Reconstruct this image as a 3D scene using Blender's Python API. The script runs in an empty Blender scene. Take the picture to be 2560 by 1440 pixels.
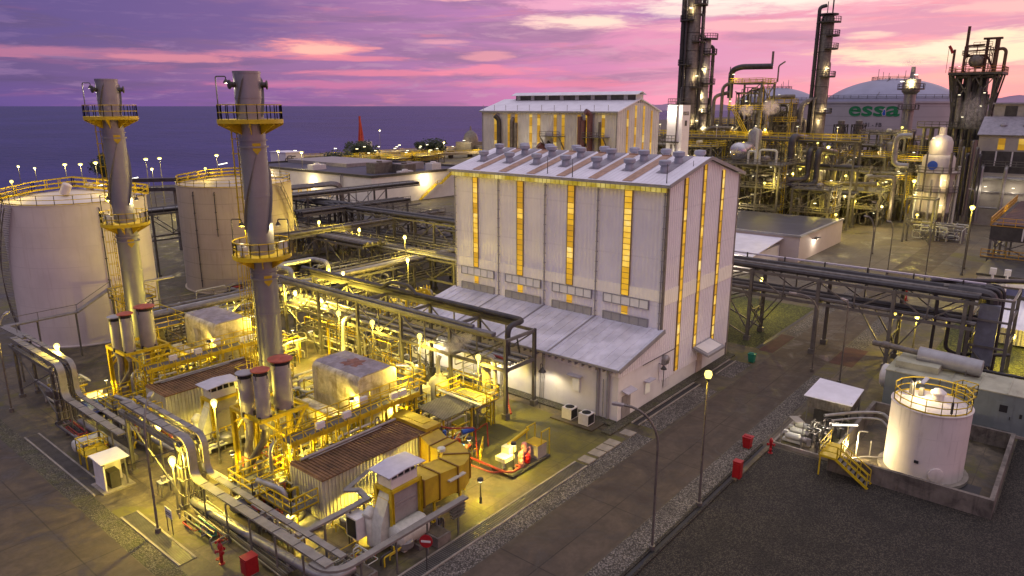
import bpy, math, random
from mathutils import Vector as V
SC=bpy.context.scene; COL=SC.collection
RND=random.Random(7)
H=28.0; YAW=math.radians(39.65); PITCH=math.atan(455/1783.)
# ------------------------------------------------------------------ meshes
class M:
    def __init__(s): s.v=[]; s.f=[]
    def add(s,vs,fs):
        o=len(s.v); s.v+=[tuple(p) for p in vs]; s.f+=[[i+o for i in f] for f in fs]; return s
    def bx(s,x0,y0,z0,x1,y1,z1):
        if x0>x1:x0,x1=x1,x0
        if y0>y1:y0,y1=y1,y0
        if z0>z1:z0,z1=z1,z0
        return s.add([(x0,y0,z0),(x1,y0,z0),(x1,y1,z0),(x0,y1,z0),(x0,y0,z1),(x1,y0,z1),(x1,y1,z1),(x0,y1,z1)],
          [(3,2,1,0),(4,5,6,7),(0,1,5,4),(1,2,6,5),(2,3,7,6),(3,0,4,7)])
    def cb(s,x,y,z,a,b,c): return s.bx(x-a/2,y-b/2,z,x+a/2,y+b/2,z+c)
    def bar(s,p,q,w,h=None):
        p=V(p);q=V(q);h=h or w;d=(q-p)
        if d.length<1e-5: return s
        d.normalize()
        u=V((0,0,1)) if abs(d.z)<.95 else V((1,0,0))
        a=d.cross(u).normalized(); b=a.cross(d).normalized(); a*=w/2; b*=h/2
        return s.add([p-a-b,p+a-b,p+a+b,p-a+b,q-a-b,q+a-b,q+a+b,q-a+b],[(0,1,2,3),(7,6,5,4),(1,0,4,5),(2,1,5,6),(3,2,6,7),(0,3,7,4)])
    def hb(s,p,q,w):   # H section beam: two flanges and a web
        p=V(p);q=V(q);d=(q-p).normalized()
        u=V((0,0,1)) if abs(d.z)<.95 else V((1,0,0))
        a=d.cross(u).normalized(); b=a.cross(d).normalized()
        k=b*(w/2-w*.06)
        s.bar(p+k,q+k,w,w*.12); s.bar(p-k,q-k,w,w*.12); s.bar(p,q,w*.14,w*.78); return s
    def tube(s,pts,r,n=8,bend=0,k=3):
        P=[V(p) for p in pts]
        if bend and len(P)>2:
            Q=[P[0]]
            for i in range(1,len(P)-1):
                a=(P[i-1]-P[i]);b=(P[i+1]-P[i]); t=min(bend,a.length*.49,b.length*.49)
                a=P[i]+a.normalized()*t; b=P[i]+b.normalized()*t
                for j in range(k+1):
                    w=j/k; Q.append(a*(1-w)**2+P[i]*2*w*(1-w)+b*w*w)
            Q.append(P[-1]); P=Q
        d0=(P[1]-P[0]).normalized(); u=V((0,0,1)) if abs(d0.z)<.9 else V((1,0,0))
        a=d0.cross(u).normalized(); vs=[]; fs=[]
        for i,p in enumerate(P):
            d=((P[i+1]-p).normalized() if i<len(P)-1 else V())+((p-P[i-1]).normalized() if i else V())
            d=d.normalized() if d.length>1e-6 else d0
            a=(a-d*a.dot(d)); a=a.normalized() if a.length>1e-6 else d.orthogonal().normalized()
            b=d.cross(a)
            for j in range(n):
                t=2*math.pi*j/n; vs.append(p+a*(r*math.cos(t))+b*(r*math.sin(t)))
        for i in range(len(P)-1):
            for j in range(n):
                k2=(j+1)%n; fs.append((i*n+j,i*n+k2,(i+1)*n+k2,(i+1)*n+j))
        fs.append(tuple(range(n-1,-1,-1))); m=(len(P)-1)*n; fs.append(tuple(range(m,m+n)))
        return s.add(vs,fs)
    def lathe(s,x,y,prof,n=24,ax=None):   # prof [(r,z)...]; ax: (origin,dir) to lay it down
        vs=[];fs=[]
        for r,z in prof:
            for j in range(n):
                t=2*math.pi*j/n; vs.append((x+r*math.cos(t),y+r*math.sin(t),z))
        for i in range(len(prof)-1):
            for j in range(n):
                k=(j+1)%n; fs.append((i*n+j,i*n+k,(i+1)*n+k,(i+1)*n+j))
        if prof[0][0]>1e-3: fs.append(tuple(range(n-1,-1,-1)))
        m=(len(prof)-1)*n
        if prof[-1][0]>1e-3: fs.append(tuple(range(m,m+n)))
        return s.add(vs,fs)
    def cyl(s,x,y,z0,z1,r,r1=None,n=16): return s.lathe(x,y,[(r,z0),(r if r1 is None else r1,z1)],n)
    def drum(s,p,q,r,n=20,dome=.35):     # vessel with dished ends between p and q
        p=V(p);q=V(q);d=(q-p);L=d.length;d.normalize();u=V((0,0,1)) if abs(d.z)<.9 else V((1,0,0))
        a=d.cross(u).normalized();b=a.cross(d);vs=[];fs=[]
        pr=[(.01,-dome*r),(.5*r,-dome*.86*r),(.86*r,-dome*.5*r),(r,0),(r,L),(.86*r,L+dome*.5*r),(.5*r,L+dome*.86*r),(.01,L+dome*r)]
        for rr,z in pr:
            for j in range(n):
                t=2*math.pi*j/n; vs.append(p+d*z+a*(rr*math.cos(t))+b*(rr*math.sin(t)))
        for i in range(len(pr)-1):
            for j in range(n):
                k=(j+1)%n; fs.append((i*n+j,i*n+k,(i+1)*n+k,(i+1)*n+j))
        return s.add(vs,fs)
    def prism(s,poly,z0,z1):
        n=len(poly); return s.add([(x,y,z0) for x,y in poly]+[(x,y,z1) for x,y in poly],
          [tuple(range(n-1,-1,-1)),tuple(range(n,2*n))]+[(i,(i+1)%n,n+(i+1)%n,n+i) for i in range(n)])
    def prisy(s,poly,y0,y1):              # profile in (x,z), pushed along y
        n=len(poly); return s.add([(x,y0,z) for x,z in poly]+[(x,y1,z) for x,z in poly],
          [tuple(range(n)),tuple(range(2*n-1,n-1,-1))]+[((i+1)%n,i,n+i,n+(i+1)%n) for i in range(n)])
    def prisx(s,poly,x0,x1):
        n=len(poly); return s.add([(x0,y,z) for y,z in poly]+[(x1,y,z) for y,z in poly],
          [tuple(range(n-1,-1,-1)),tuple(range(n,2*n))]+[(i,(i+1)%n,n+(i+1)%n,n+i) for i in range(n)])
    def quad(s,a,b,c,d): return s.add([a,b,c,d],[(0,1,2,3)])
    def ribs(s,p,q,z0,zt,nrm,per=.35,dep=.05):   # ribbed sheet from p to q (xy), top height zt(t)
        L=math.hypot(q[0]-p[0],q[1]-p[1]); n=max(1,int(L/per)); vs=[];fs=[]
        prof=[(0,0),(.42,0),(.5,1),(.92,1)]; S=[]
        for i in range(n):
            for a,d in prof: S.append(((i+a)/n,d))
        S.append((1,0))
        for t,d in S:
            x=p[0]+(q[0]-p[0])*t+nrm[0]*d*dep; y=p[1]+(q[1]-p[1])*t+nrm[1]*d*dep
            vs+=[(x,y,z0(t) if callable(z0) else z0),(x,y,zt(t) if callable(zt) else zt)]
        for i in range(len(S)-1): fs.append((2*i,2*i+2,2*i+3,2*i+1))
        return s.add(vs,fs)
    def rail(s,pts,h=1.1,sp=1.5,r=.03,mid=True,closed=False):
        P=[V(p) for p in pts]
        if closed: P=P+[P[0]]
        for a,b in zip(P,P[1:]):
            L=(b-a).length; n=max(1,round(L/sp))
            for i in range(n+1):
                c=a+(b-a)*(i/n); s.bar(c,c+V((0,0,h)),r*1.6)
            for z in ((h,h*.52) if mid else (h,)): s.bar(a+V((0,0,z)),b+V((0,0,z)),r*2)
            s.bar(a+V((0,0,.06)),b+V((0,0,.06)),.02,.12)
        return s
    def ladder(s,x,y,z0,z1,dx,dy,w=.45,r=.03,cage=True):  # faces outward (dx,dy)
        ax,ay=-dy*w/2,dx*w/2
        for k in (-1,1): s.bar((x+ax*k,y+ay*k,z0),(x+ax*k,y+ay*k,z1),r*2)
        z=z0+.3
        while z<z1: s.bar((x+ax,y+ay,z),(x-ax,y-ay,z),r*1.4); z+=.45
        if cage:
            z=z0+2.2; rr=.42
            while z<z1:
                pts=[(x+dx*rr*(1-math.cos(t))*.9-dy*rr*math.sin(t)*-1*.8, y+dy*rr*(1-math.cos(t))*.9+dx*rr*math.sin(t)*-1*.8,z) for t in [math.pi*(.15+.17*j)-0 for j in range(11)]]
                for a,b in zip(pts,pts[1:]): s.bar(a,b,r*1.3)
                z+=1.1
            for j in (2,5,8):
                t=math.pi*(.15+.17*j)
                a=(x+dx*rr*(1-math.cos(t))*.9+dy*rr*math.sin(t)*.8, y+dy*rr*(1-math.cos(t))*.9-dx*rr*math.sin(t)*.8)
                s.bar((a[0],a[1],z0+2.2),(a[0],a[1],z1),r*1.3)
        return s
ORG={}
def ob(name,m,mt,parent=None,loc=None,kind=None,flat=False):
    o0=ORG[parent.name] if parent else V(loc or (0,0,0))
    me=bpy.data.meshes.new(name)
    me.from_pydata([(x-o0.x,y-o0.y,z-o0.z) for x,y,z in m.v],[],m.f)
    me.materials.append(mt)
    me.update()
    if not flat:
        me.shade_smooth(); me.set_sharp_from_angle(angle=math.radians(35))
    o=bpy.data.objects.new(name,me); COL.objects.link(o)
    if parent: o.parent=parent
    else: o.location=o0
    ORG[o.name]=o0
    if kind: o['kind']=kind
    return o
def tag(o,label,cat,group=None):
    o['label']=label; o['category']=cat
    if group: o['group']=group
    return o
def thing(name,label,cat,loc,group=None):
    o=bpy.data.objects.new(name,None); o.empty_display_size=.3; COL.objects.link(o); o.location=loc
    ORG[o.name]=V(loc); return tag(o,label,cat,group)
def dup(root,d,label):
    def cp(o,par):
        c=o.copy(); COL.objects.link(c)
        if par: c.parent=par
        for ch in o.children: cp(ch,c)
        return c
    c=cp(root,None); c.location=root.location+V(d); c['label']=label; return c
def light(loc,watt,col,parent,r=.12,kind='POINT',aim=None,size=100):
    l=bpy.data.lights.new('lamp_light',kind); l.energy=watt; l.color=col; l.shadow_soft_size=r
    o=bpy.data.objects.new('lamp_light',l); COL.objects.link(o); o.parent=parent; o.location=V(loc)-ORG[parent.name]
    if kind=='SPOT':
        l.spot_size=math.radians(size); l.spot_blend=.5
        o.rotation_euler=(V(aim)-V(loc)).to_track_quat('-Z','Y').to_euler()
    return o
# ------------------------------------------------------------------ materials
def nt_new(name):
    m=bpy.data.materials.new(name); m.use_nodes=True; t=m.node_tree; return m,t,t.nodes['Principled BSDF']
class G:
    def __init__(s,t): s.t=t
    def n(s,ty,**k):
        x=s.t.nodes.new(ty)
        for a,b in k.items():
            setattr(x,a,b)
        return x
    def inp(s,sock,v):
        if hasattr(v,'is_linked') or hasattr(v,'links'): s.t.links.new(v,sock)
        else: sock.default_value=v
    def m(s,op,a,b=None,c=None,clamp=False):
        x=s.n('ShaderNodeMath',operation=op,use_clamp=clamp); s.inp(x.inputs[0],a)
        if b is not None: s.inp(x.inputs[1],b)
        if c is not None: s.inp(x.inputs[2],c)
        return x.outputs[0]
    def vm(s,op,a,b):
        x=s.n('ShaderNodeVectorMath',operation=op); s.inp(x.inputs[0],a); s.inp(x.inputs[1],b)
        return x.outputs['Value'] if op=='DOT_PRODUCT' else x.outputs[0]
    def noise(s,vec,sc,det=5,ro=.55,dist=0.):
        x=s.n('ShaderNodeTexNoise'); s.inp(x.inputs['Vector'],vec)
        x.inputs['Scale'].default_value=sc;x.inputs['Detail'].default_value=det;x.inputs['Roughness'].default_value=ro;x.inputs['Distortion'].default_value=dist
        return x.outputs[0]
    def mr(s,v,a,b,c=0.,d=1.,smooth=True):
        x=s.n('ShaderNodeMapRange',interpolation_type='SMOOTHSTEP' if smooth else 'LINEAR'); s.inp(x.inputs[0],v)
        for i,k in enumerate((a,b,c,d)): s.inp(x.inputs[i+1],k)
        return x.outputs[0]
    def mix(s,f,a,b,mode='MIX'):
        x=s.n('ShaderNodeMix',data_type='RGBA',blend_type=mode); s.inp(x.inputs[0],f); s.inp(x.inputs[6],a if not isinstance(a,tuple) else (*a[:3],1)); s.inp(x.inputs[7],b if not isinstance(b,tuple) else (*b[:3],1))
        return x.outputs[2]
    def scale(s,vec,k): return s.vm('MULTIPLY',vec,k)
    def sep(s,vec):
        x=s.n('ShaderNodeSeparateXYZ'); s.inp(x.inputs[0],vec); return x.outputs
    def comb(s,a,b,c):
        x=s.n('ShaderNodeCombineXYZ')
        for i,k in enumerate((a,b,c)): s.inp(x.inputs[i],k)
        return x.outputs[0]
    def ramp(s,v,stops):
        x=s.n('ShaderNodeValToRGB'); s.inp(x.inputs[0],v); e=x.color_ramp.elements
        while len(e)<len(stops): e.new(.5)
        for i,(p,c) in enumerate(stops): e[i].position=p; e[i].color=(*c,1)
        return x.outputs[0]
def mat(name,c,r=.6,m=0.,var=.22,sc=1.2,dirt=0.,dcol=(.09,.07,.05),streak=0.,bump=0.,bsc=25,ring=0.,rk=.55,spec=.5,emit=None,es=0.):
    mt,t,b=nt_new(name); g=G(t); tc=g.n('ShaderNodeTexCoord').outputs['Object']
    n1=g.noise(tc,sc,6,.6)
    col=g.mix(g.mr(n1,.3,.7),tuple(k*(1-var) for k in c),tuple(min(1,k*(1+var*.5)) for k in c))
    if dirt:
        n2=g.noise(tc,sc*.55,8,.7,.6); col=g.mix(g.mr(n2,.62-dirt*.3,.85-dirt*.25,0,min(.85,dirt*1.4)),col,dcol)
    if streak:
        n3=g.noise(g.scale(tc,(2.2,2.2,.16)),1.3,6,.65); col=g.mix(g.mr(n3,.5,.78,0,streak),col,dcol)
    if ring:
        z=g.sep(tc)[2]; f=g.m('FRACT',g.m('DIVIDE',z,ring)); col=g.mix(g.m('LESS_THAN',f,.035),col,tuple(k*rk for k in c))
    t.links.new(col,b.inputs['Base Color']); b.inputs['Roughness'].default_value=r; b.inputs['Metallic'].default_value=m
    b.inputs['Specular IOR Level'].default_value=spec
    if bump:
        x=g.n('ShaderNodeBump'); x.inputs['Strength'].default_value=bump; x.inputs['Distance'].default_value=.05
        t.links.new(g.noise(tc,bsc,4,.6),x.inputs['Height']); t.links.new(x.outputs[0],b.inputs['Normal'])
    if emit: b.inputs['Emission Color'].default_value=(*emit,1); b.inputs['Emission Strength'].default_value=es
    return mt
def glow(name,c,s):
    mt,t,b=nt_new(name); b.inputs['Base Color'].default_value=(.1,.1,.1,1); b.inputs['Emission Color'].default_value=(*c,1); b.inputs['Emission Strength'].default_value=s; return mt
SOD=(1.,.74,.085); WARM=(1.,.77,.36); WHT=(1.,.86,.66)
T={}
T['steel']=mat('galvanised_steel',(.17,.16,.14),.5,.25,.25,1.,.25)
T['dsteel']=mat('dark_steel',(.075,.07,.062),.55,.3,.3,1.,.2)
T['clad']=mat('pipe_cladding',(.33,.32,.30),.38,.55,.2,1.5,.3,bump=.15,bsc=8)
T['clad2']=mat('weathered_cladding',(.19,.17,.145),.5,.4,.3,1.5,.5)
T['dpipe']=mat('dark_pipe',(.065,.06,.06),.45,.35,.3)
T['yel']=mat('yellow_paint',(.60,.44,.012),.5,0,.2,2.,.3,(.16,.08,.02))
T['yelduct']=mat('yellow_duct_paint',(.52,.36,.018),.5,0,.25,.7,.5,(.3,.17,.03))
T['white']=mat('white_cladding',(.90,.87,.85),.5,0,.05,.35,.1,(.62,.56,.50),.16,ring=4.6,rk=.93)
T['whitem']=mat('white_masonry',(.80,.77,.71),.8,0,.08,.5,.2,(.45,.42,.36),.12,bump=.1)
T['roof']=mat('white_metal_roof',(.80,.78,.82),.45,.05,.10,.6,.25,(.5,.47,.46))
T['leanroof']=mat('lean_to_roof_sheet',(.72,.71,.77),.42,.1,.22,.45,.45,(.36,.34,.36))
T['brownsheet']=mat('weathered_translucent_sheet',(.42,.25,.16),.5,0,.25,2.)
T['ridge']=mat('grey_roof_sheet',(.28,.26,.29),.5,.1,.2)
T['vent']=mat('ventilator_grey',(.36,.37,.42),.5,.2,.15,2.,.2)
T['frame']=mat('louver_frame_grey',(.33,.32,.32),.5,.1,.15)
T['slat']=mat('louver_slat',(.70,.67,.63),.5,0,.1,2.); T['glowslat']=mat('glow_louver_slat',(.62,.58,.54),.5,0,.1,2.,emit=(1.,.86,.74),es=.13); T['dimglowslat']=mat('dim_glow_louver_slat',(.42,.40,.39),.5,0,.1,2.,emit=(1.,.86,.74),es=.03)  # last two: emission stands in for light on the slats, weaker in the lower row
T['dark']=mat('dark_opening',(.02,.02,.02),.8,0,.3)
T['conc']=mat('concrete',(.30,.265,.215),.85,0,.25,.8,.5,(.10,.085,.06),.0,bump=.2)
T['stainconc']=mat('stained_concrete',(.19,.165,.135),.85,0,.3,.8,.6,(.035,.03,.025),.85,bump=.2)
T['tank']=mat('tank_white_paint',(.64,.58,.53),.5,0,.09,.25,.2,(.42,.33,.25),.35,ring=2.4,rk=.9)
T['tankold']=mat('weathered_tank_paint',(.47,.395,.29),.6,0,.09,.3,.2,(.28,.19,.11),.5,ring=2.3,rk=.7)
T['tanksmall']=mat('cream_tank_paint',(.62,.54,.42),.55,0,.1,.4,.2,(.3,.2,.12),.3)
T['tankr']=mat('stained_tank_paint',(.72,.66,.60),.5,0,.07,.4,.2,(.26,.22,.18),.55,ring=1.9,rk=.93)
T['stack']=mat('stack_aluminium',(.31,.31,.315),.42,.6,.08,.7,.12,(.28,.26,.25),.15)
T['sil']=mat('silencer_grey',(.36,.34,.34),.5,.15,.15,1.,.3)
T['redcap']=mat('red_oxide_cap',(.42,.10,.055),.6,0,.25,2.,.2)
T['rust']=mat('rusted_roof',(.20,.105,.05),.8,0,.4,1.,.6,(.06,.035,.02),bump=.2)
T['encl']=mat('enclosure_wall',(.52,.50,.38),.5,.1,.15,1.,.35,(.25,.2,.08),.4)
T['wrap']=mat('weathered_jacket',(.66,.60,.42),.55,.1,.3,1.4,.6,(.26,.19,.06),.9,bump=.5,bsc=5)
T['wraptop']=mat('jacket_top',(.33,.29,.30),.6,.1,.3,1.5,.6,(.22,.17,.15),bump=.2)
T['purple']=mat('pale_roof_sheet',(.55,.53,.58),.5,.1,.15,1.,.2)
T['greybox']=mat('grey_housing',(.33,.30,.28),.55,.1,.18,1.,.3)
T['red']=mat('red_paint',(.33,.010,.014),.4,0,.15,3.)
T['redpipe']=mat('red_pipe_paint',(.30,.035,.025),.45,0,.25,2.,.2)
T['blue']=mat('blue_paint',(.02,.09,.42),.4,0,.2,2.)
T['bluetarp']=mat('blue_tarpaulin',(.012,.03,.22),.6,0,.3,2.,bump=.6,bsc=4)
T['green']=mat('green_plastic',(.02,.22,.13),.5,0,.15)
T['gset']=mat('generator_container_grey',(.20,.235,.225),.55,.05,.12,.7,.3,(.1,.09,.07),.35)
T['gsettop']=mat('generator_container_top',(.42,.42,.30),.6,.05,.2,.7,.4)
T['orange']=mat('crane_red',(.55,.07,.02),.5,0,.2)
T['pink']=mat('pale_pink_pump',(.62,.25,.22),.45,0,.3,3.)
T['leaf']=mat('leaf_dark',(.035,.05,.02),.7,0,.4,1.)
T['bark']=mat('bark',(.09,.06,.04),.9,0,.3)
T['treadgrate']=mat('grating_steel',(.14,.135,.12),.6,.4,.25,3.)
T['darkroof']=mat('dark_flat_roof',(.045,.045,.075),.6,0,.3,.3,.3,(.1,.09,.1))
T['maroon']=mat('maroon_duct',(.16,.07,.07),.5,.1,.2)
T['palepump']=mat('pale_machine_paint',(.60,.60,.50),.5,0,.15,3.,.2)
T['black']=mat('black_paint',(.02,.02,.022),.5,0,.3)
T['logogreen']=mat('logo_green',(.01,.20,.07),.5,0,.05)
T['logoblue']=mat('logo_blue',(.03,.10,.50),.5,0,.05)
T['dtext']=mat('sign_text_dark',(.03,.03,.035),.5,0,.05)
T['dome']=mat('blue_grey_dome',(.30,.30,.40),.5,.1,.12,.1,.2)
T['bigtank']=mat('storage_tank_wall',(.44,.41,.42),.6,0,.08,.1,.15,(.3,.28,.28),ring=4.6)
T['bulb']=glow('sodium_bulb',(1.,.80,.17),2.6)
T['bulbw']=glow('white_bulb',(1.,.93,.76),4)
T['spark']=glow('small_lamp_glow',(1.,.9,.6),4)
T['eave']=None
def amber(name,zs,strength,axis=2):
    mt,t,b=nt_new(name); g=G(t); tc=g.n('ShaderNodeTexCoord').outputs['Object']; oi=g.n('ShaderNodeObjectInfo').outputs['Random']
    z=g.m('DIVIDE',g.sep(tc)[axis],zs); cell=g.m('FLOOR',z); fr=g.m('FRACT',z)
    w=g.n('ShaderNodeTexWhiteNoise',noise_dimensions='2D'); t.links.new(g.comb(cell,g.m('MULTIPLY',oi,37.),0.),w.inputs[0])
    n=g.noise(tc,1.1,3); v=g.m('ADD',g.m('MULTIPLY',w.outputs[0],.7),g.m('MULTIPLY',n,.5))
    col=g.ramp(v,[(.0,(.34,.165,.006)),(.45,(.52,.27,.010)),(.7,(.74,.41,.016)),(.9,(1.,.64,.10)),(1.,(1.,.80,.30))])
    line=g.m('LESS_THAN',fr,.06)
    col=g.mix(line,col,(.12,.06,.01)); t.links.new(col,b.inputs['Emission Color']); b.inputs['Emission Strength'].default_value=strength
    b.inputs['Base Color'].default_value=(.35,.2,.03,1); b.inputs['Roughness'].default_value=.5; return mt
T['amber']=amber('amber_lit_panel',1.15,.9)
T['amberfar']=amber('amber_lit_panel_far',1.6,.55)
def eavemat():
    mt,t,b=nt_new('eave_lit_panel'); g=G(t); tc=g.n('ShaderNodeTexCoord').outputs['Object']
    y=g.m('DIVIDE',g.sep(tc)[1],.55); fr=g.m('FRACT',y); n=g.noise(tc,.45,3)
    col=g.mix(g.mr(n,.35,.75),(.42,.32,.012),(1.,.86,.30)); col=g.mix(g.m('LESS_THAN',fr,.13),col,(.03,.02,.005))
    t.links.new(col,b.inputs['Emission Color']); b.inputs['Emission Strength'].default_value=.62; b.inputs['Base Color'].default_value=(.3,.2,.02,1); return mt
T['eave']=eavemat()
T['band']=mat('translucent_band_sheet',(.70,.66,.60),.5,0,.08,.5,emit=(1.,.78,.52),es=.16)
def smoke(name,dens,col):
    mt=bpy.data.materials.new(name); mt.use_nodes=True; t=mt.node_tree; t.nodes.clear(); g=G(t)
    o=g.n('ShaderNodeOutputMaterial'); v=g.n('ShaderNodeVolumePrincipled'); t.links.new(v.outputs[0],o.inputs['Volume'])
    tc=g.n('ShaderNodeTexCoord'); gc=tc.outputs['Generated']
    d=g.n('ShaderNodeVectorMath',operation='DISTANCE'); t.links.new(gc,d.inputs[0]); d.inputs[1].default_value=(.5,.5,.5)
    n=g.noise(tc.outputs['Object'],1.1,5,.65,.8)
    f=g.m('MULTIPLY',g.mr(d.outputs['Value'],.16,.48,1.,0.),g.mr(n,.38,.68,0.,1.)); t.links.new(g.m('MULTIPLY',f,dens),v.inputs['Density'])
    v.inputs['Color'].default_value=(*col,1); v.inputs['Anisotropy'].default_value=.2; return mt
# ------------------------------------------------------------------ sky
w=bpy.data.worlds.new('World'); SC.world=w; w.use_nodes=True; w.cycles.sampling_method='MANUAL'; w.cycles.sample_map_resolution=256; t=w.node_tree; t.nodes.clear(); g=G(t)
d=g.n('ShaderNodeTexCoord').outputs['Generated']; dx,dy,e=g.sep(d)
a=g.vm('DOT_PRODUCT',d,(math.sin(YAW),-math.cos(YAW),0.)); fwd=g.vm('DOT_PRODUCT',d,(math.cos(YAW),math.sin(YAW),0.))
cv=g.comb(g.m('MULTIPLY',a,4.2),g.m('MULTIPLY',e,30.),g.m('MULTIPLY',fwd,1.5))
n1=g.noise(cv,1.1,8,.62,.5); n2=g.noise(g.vm('ADD',cv,(7.3,2.1,0)),2.6,7,.62,.4); n3=g.noise(g.vm('ADD',cv,(1.3,9.1,4.)),.55,4,.5,.3)
def srgb(r,g_,b): return tuple(((k/255+.055)/1.055)**2.4 if k>10 else k/3294 for k in (r,g_,b))
u=g.m('MULTIPLY_ADD',a,.8,.5)
base=g.ramp(u,[(.0,srgb(98,84,134)),(.12,srgb(120,94,146)),(.30,srgb(160,114,166)),(.46,srgb(186,126,182)),(.62,srgb(232,150,190)),(.80,srgb(238,158,188)),(.96,srgb(250,170,182)),(1.,srgb(252,174,178))])
low=g.ramp(u,[(.0,srgb(100,84,150)),(.25,srgb(140,98,162)),(.5,srgb(205,128,178)),(.66,srgb(252,160,190)),(.85,srgb(255,162,176)),(1.,srgb(255,164,170))])
sky=g.mix(g.mr(e,.0,.055,1.,0.),base,low)
dk=g.mix(u,srgb(88,76,122),srgb(198,144,184))
sky=g.mix(g.mr(n1,.42,.68,0.,.8),sky,dk); n5=g.noise(g.vm('ADD',cv,(4.,4.,9.)),3.4,5,.65,.3); sky=g.mix(g.mr(n5,.50,.66,0.,.45),sky,g.mix(u,srgb(150,120,170),srgb(255,190,205)))
pk=g.mix(u,srgb(170,104,150),srgb(255,160,178))
sky=g.mix(g.m('MULTIPLY',g.mr(n2,.52,.72,0.,.75),g.mr(u,.0,.5,.35,1.)),sky,pk)
nzf=g.m('MULTIPLY_ADD',n5,.6,g.m('MULTIPLY',n2,.4))
def blob(sky,px,py,wx,wy,st,col,nz=n2,hard=.32):
    th=math.atan((px-1280)/1840); a0=math.sin(th); e0=(264-py)/1840*math.cos(th)
    X=g.m('DIVIDE',g.m('SUBTRACT',a,a0),wx/1840*math.cos(th)**3); Y=g.m('DIVIDE',g.m('SUBTRACT',e,e0),wy/1840*math.cos(th))
    q=g.m('ADD',g.m('MULTIPLY',X,X),g.m('MULTIPLY',Y,Y)); q=g.m('ADD',q,g.m('MULTIPLY',g.m('SUBTRACT',nz,.5),9.))
    f=g.m('MULTIPLY',g.mr(q,1.+hard*3,1.-hard*3,0.,st),g.m('GREATER_THAN',fwd,0.))
    return g.mix(f,sky,srgb(*col))
for args in [(320,50,460,70,.55,(96,82,148)),(1560,48,170,20,.8,(176,130,186)),(2280,70,330,34,.75,(206,146,184)),(1950,150,260,40,.5,(214,150,196)),(1350,170,200,50,.4,(206,128,186)),
  (250,140,330,13,.8,(196,124,158)),(420,150,160,9,.8,(222,140,160)),(790,125,120,20,1.,(255,160,166)),(800,128,70,12,.9,(255,196,180)),(640,138,90,7,.7,(230,140,165)),
  (860,150,150,6,.7,(246,140,160)),(970,185,170,7,.8,(238,136,165)),(1230,180,140,12,.8,(250,144,172)),(820,212,240,9,.6,(226,128,170)),(1110,113,60,6,.6,(255,176,190)),(1225,145,55,10,.6,(255,170,178)),
  (1130,5,90,12,.9,(255,184,190)),(1440,66,140,17,1.,(255,206,204)),(1450,66,90,10,.75,(255,236,214)),(1380,30,90,9,.6,(250,176,200)),(1540,20,230,22,.7,(250,176,206)),(1900,18,330,30,1.,(255,226,220)),(1850,12,190,18,.9,(255,244,232)),
  (1900,72,260,13,.8,(255,190,196)),(1960,62,90,5,.8,(255,224,214)),(2330,132,330,26,.9,(255,206,190)),(2420,140,320,26,1.,(255,232,206)),(2540,115,200,30,1.,(255,236,206)),(2330,128,110,14,.6,(255,240,220)),(2150,98,60,8,.8,(255,220,204)),
  (2500,30,160,18,.8,(255,196,196)),(1360,210,190,10,.6,(250,140,170)),(2300,200,300,12,.5,(255,186,180)),(2540,262,70,9,1.,(255,120,90))]:
    sky=blob(sky,*args,nz=(nzf if args[3]<35 else n1))
zen=g.mix(g.mr(u,0.,1.),(.42,.385,.49),(.57,.48,.51))
sky=g.mix(g.mr(e,.16,.5),sky,zen); sky=g.mix(g.mr(e,.45,.95),sky,(.90,.83,1.02))
sky=g.mix(g.mr(e,-.02,.0,1.,0.),sky,(.05,.04,.06))
nis=g.n('ShaderNodeTexSky',sky_type='NISHITA'); nis.sun_disc=False; nis.sun_elevation=math.radians(1.); nis.sun_rotation=math.radians(85); nis.altitude=20
b1=g.n('ShaderNodeBackground'); t.links.new(sky,b1.inputs[0]); b1.inputs[1].default_value=1.0
b2=g.n('ShaderNodeBackground'); t.links.new(nis.outputs[0],b2.inputs[0]); b2.inputs[1].default_value=.012
ad=g.n('ShaderNodeAddShader'); t.links.new(b1.outputs[0],ad.inputs[0]); t.links.new(b2.outputs[0],ad.inputs[1])
wo=g.n('ShaderNodeOutputWorld'); t.links.new(ad.outputs[0],wo.inputs[0])
# sun below the clouds: weak, broad, pink, from the right-hand horizon
sl=bpy.data.lights.new('sun','SUN'); sl.energy=.22; sl.angle=math.radians(14); sl.color=(1,.62,.5)
so=bpy.data.objects.new('sun',sl); COL.objects.link(so)
sd=V((math.cos(math.radians(5)),math.sin(math.radians(5)),.14)); so.rotation_euler=sd.to_track_quat('Z','Y').to_euler()
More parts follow.
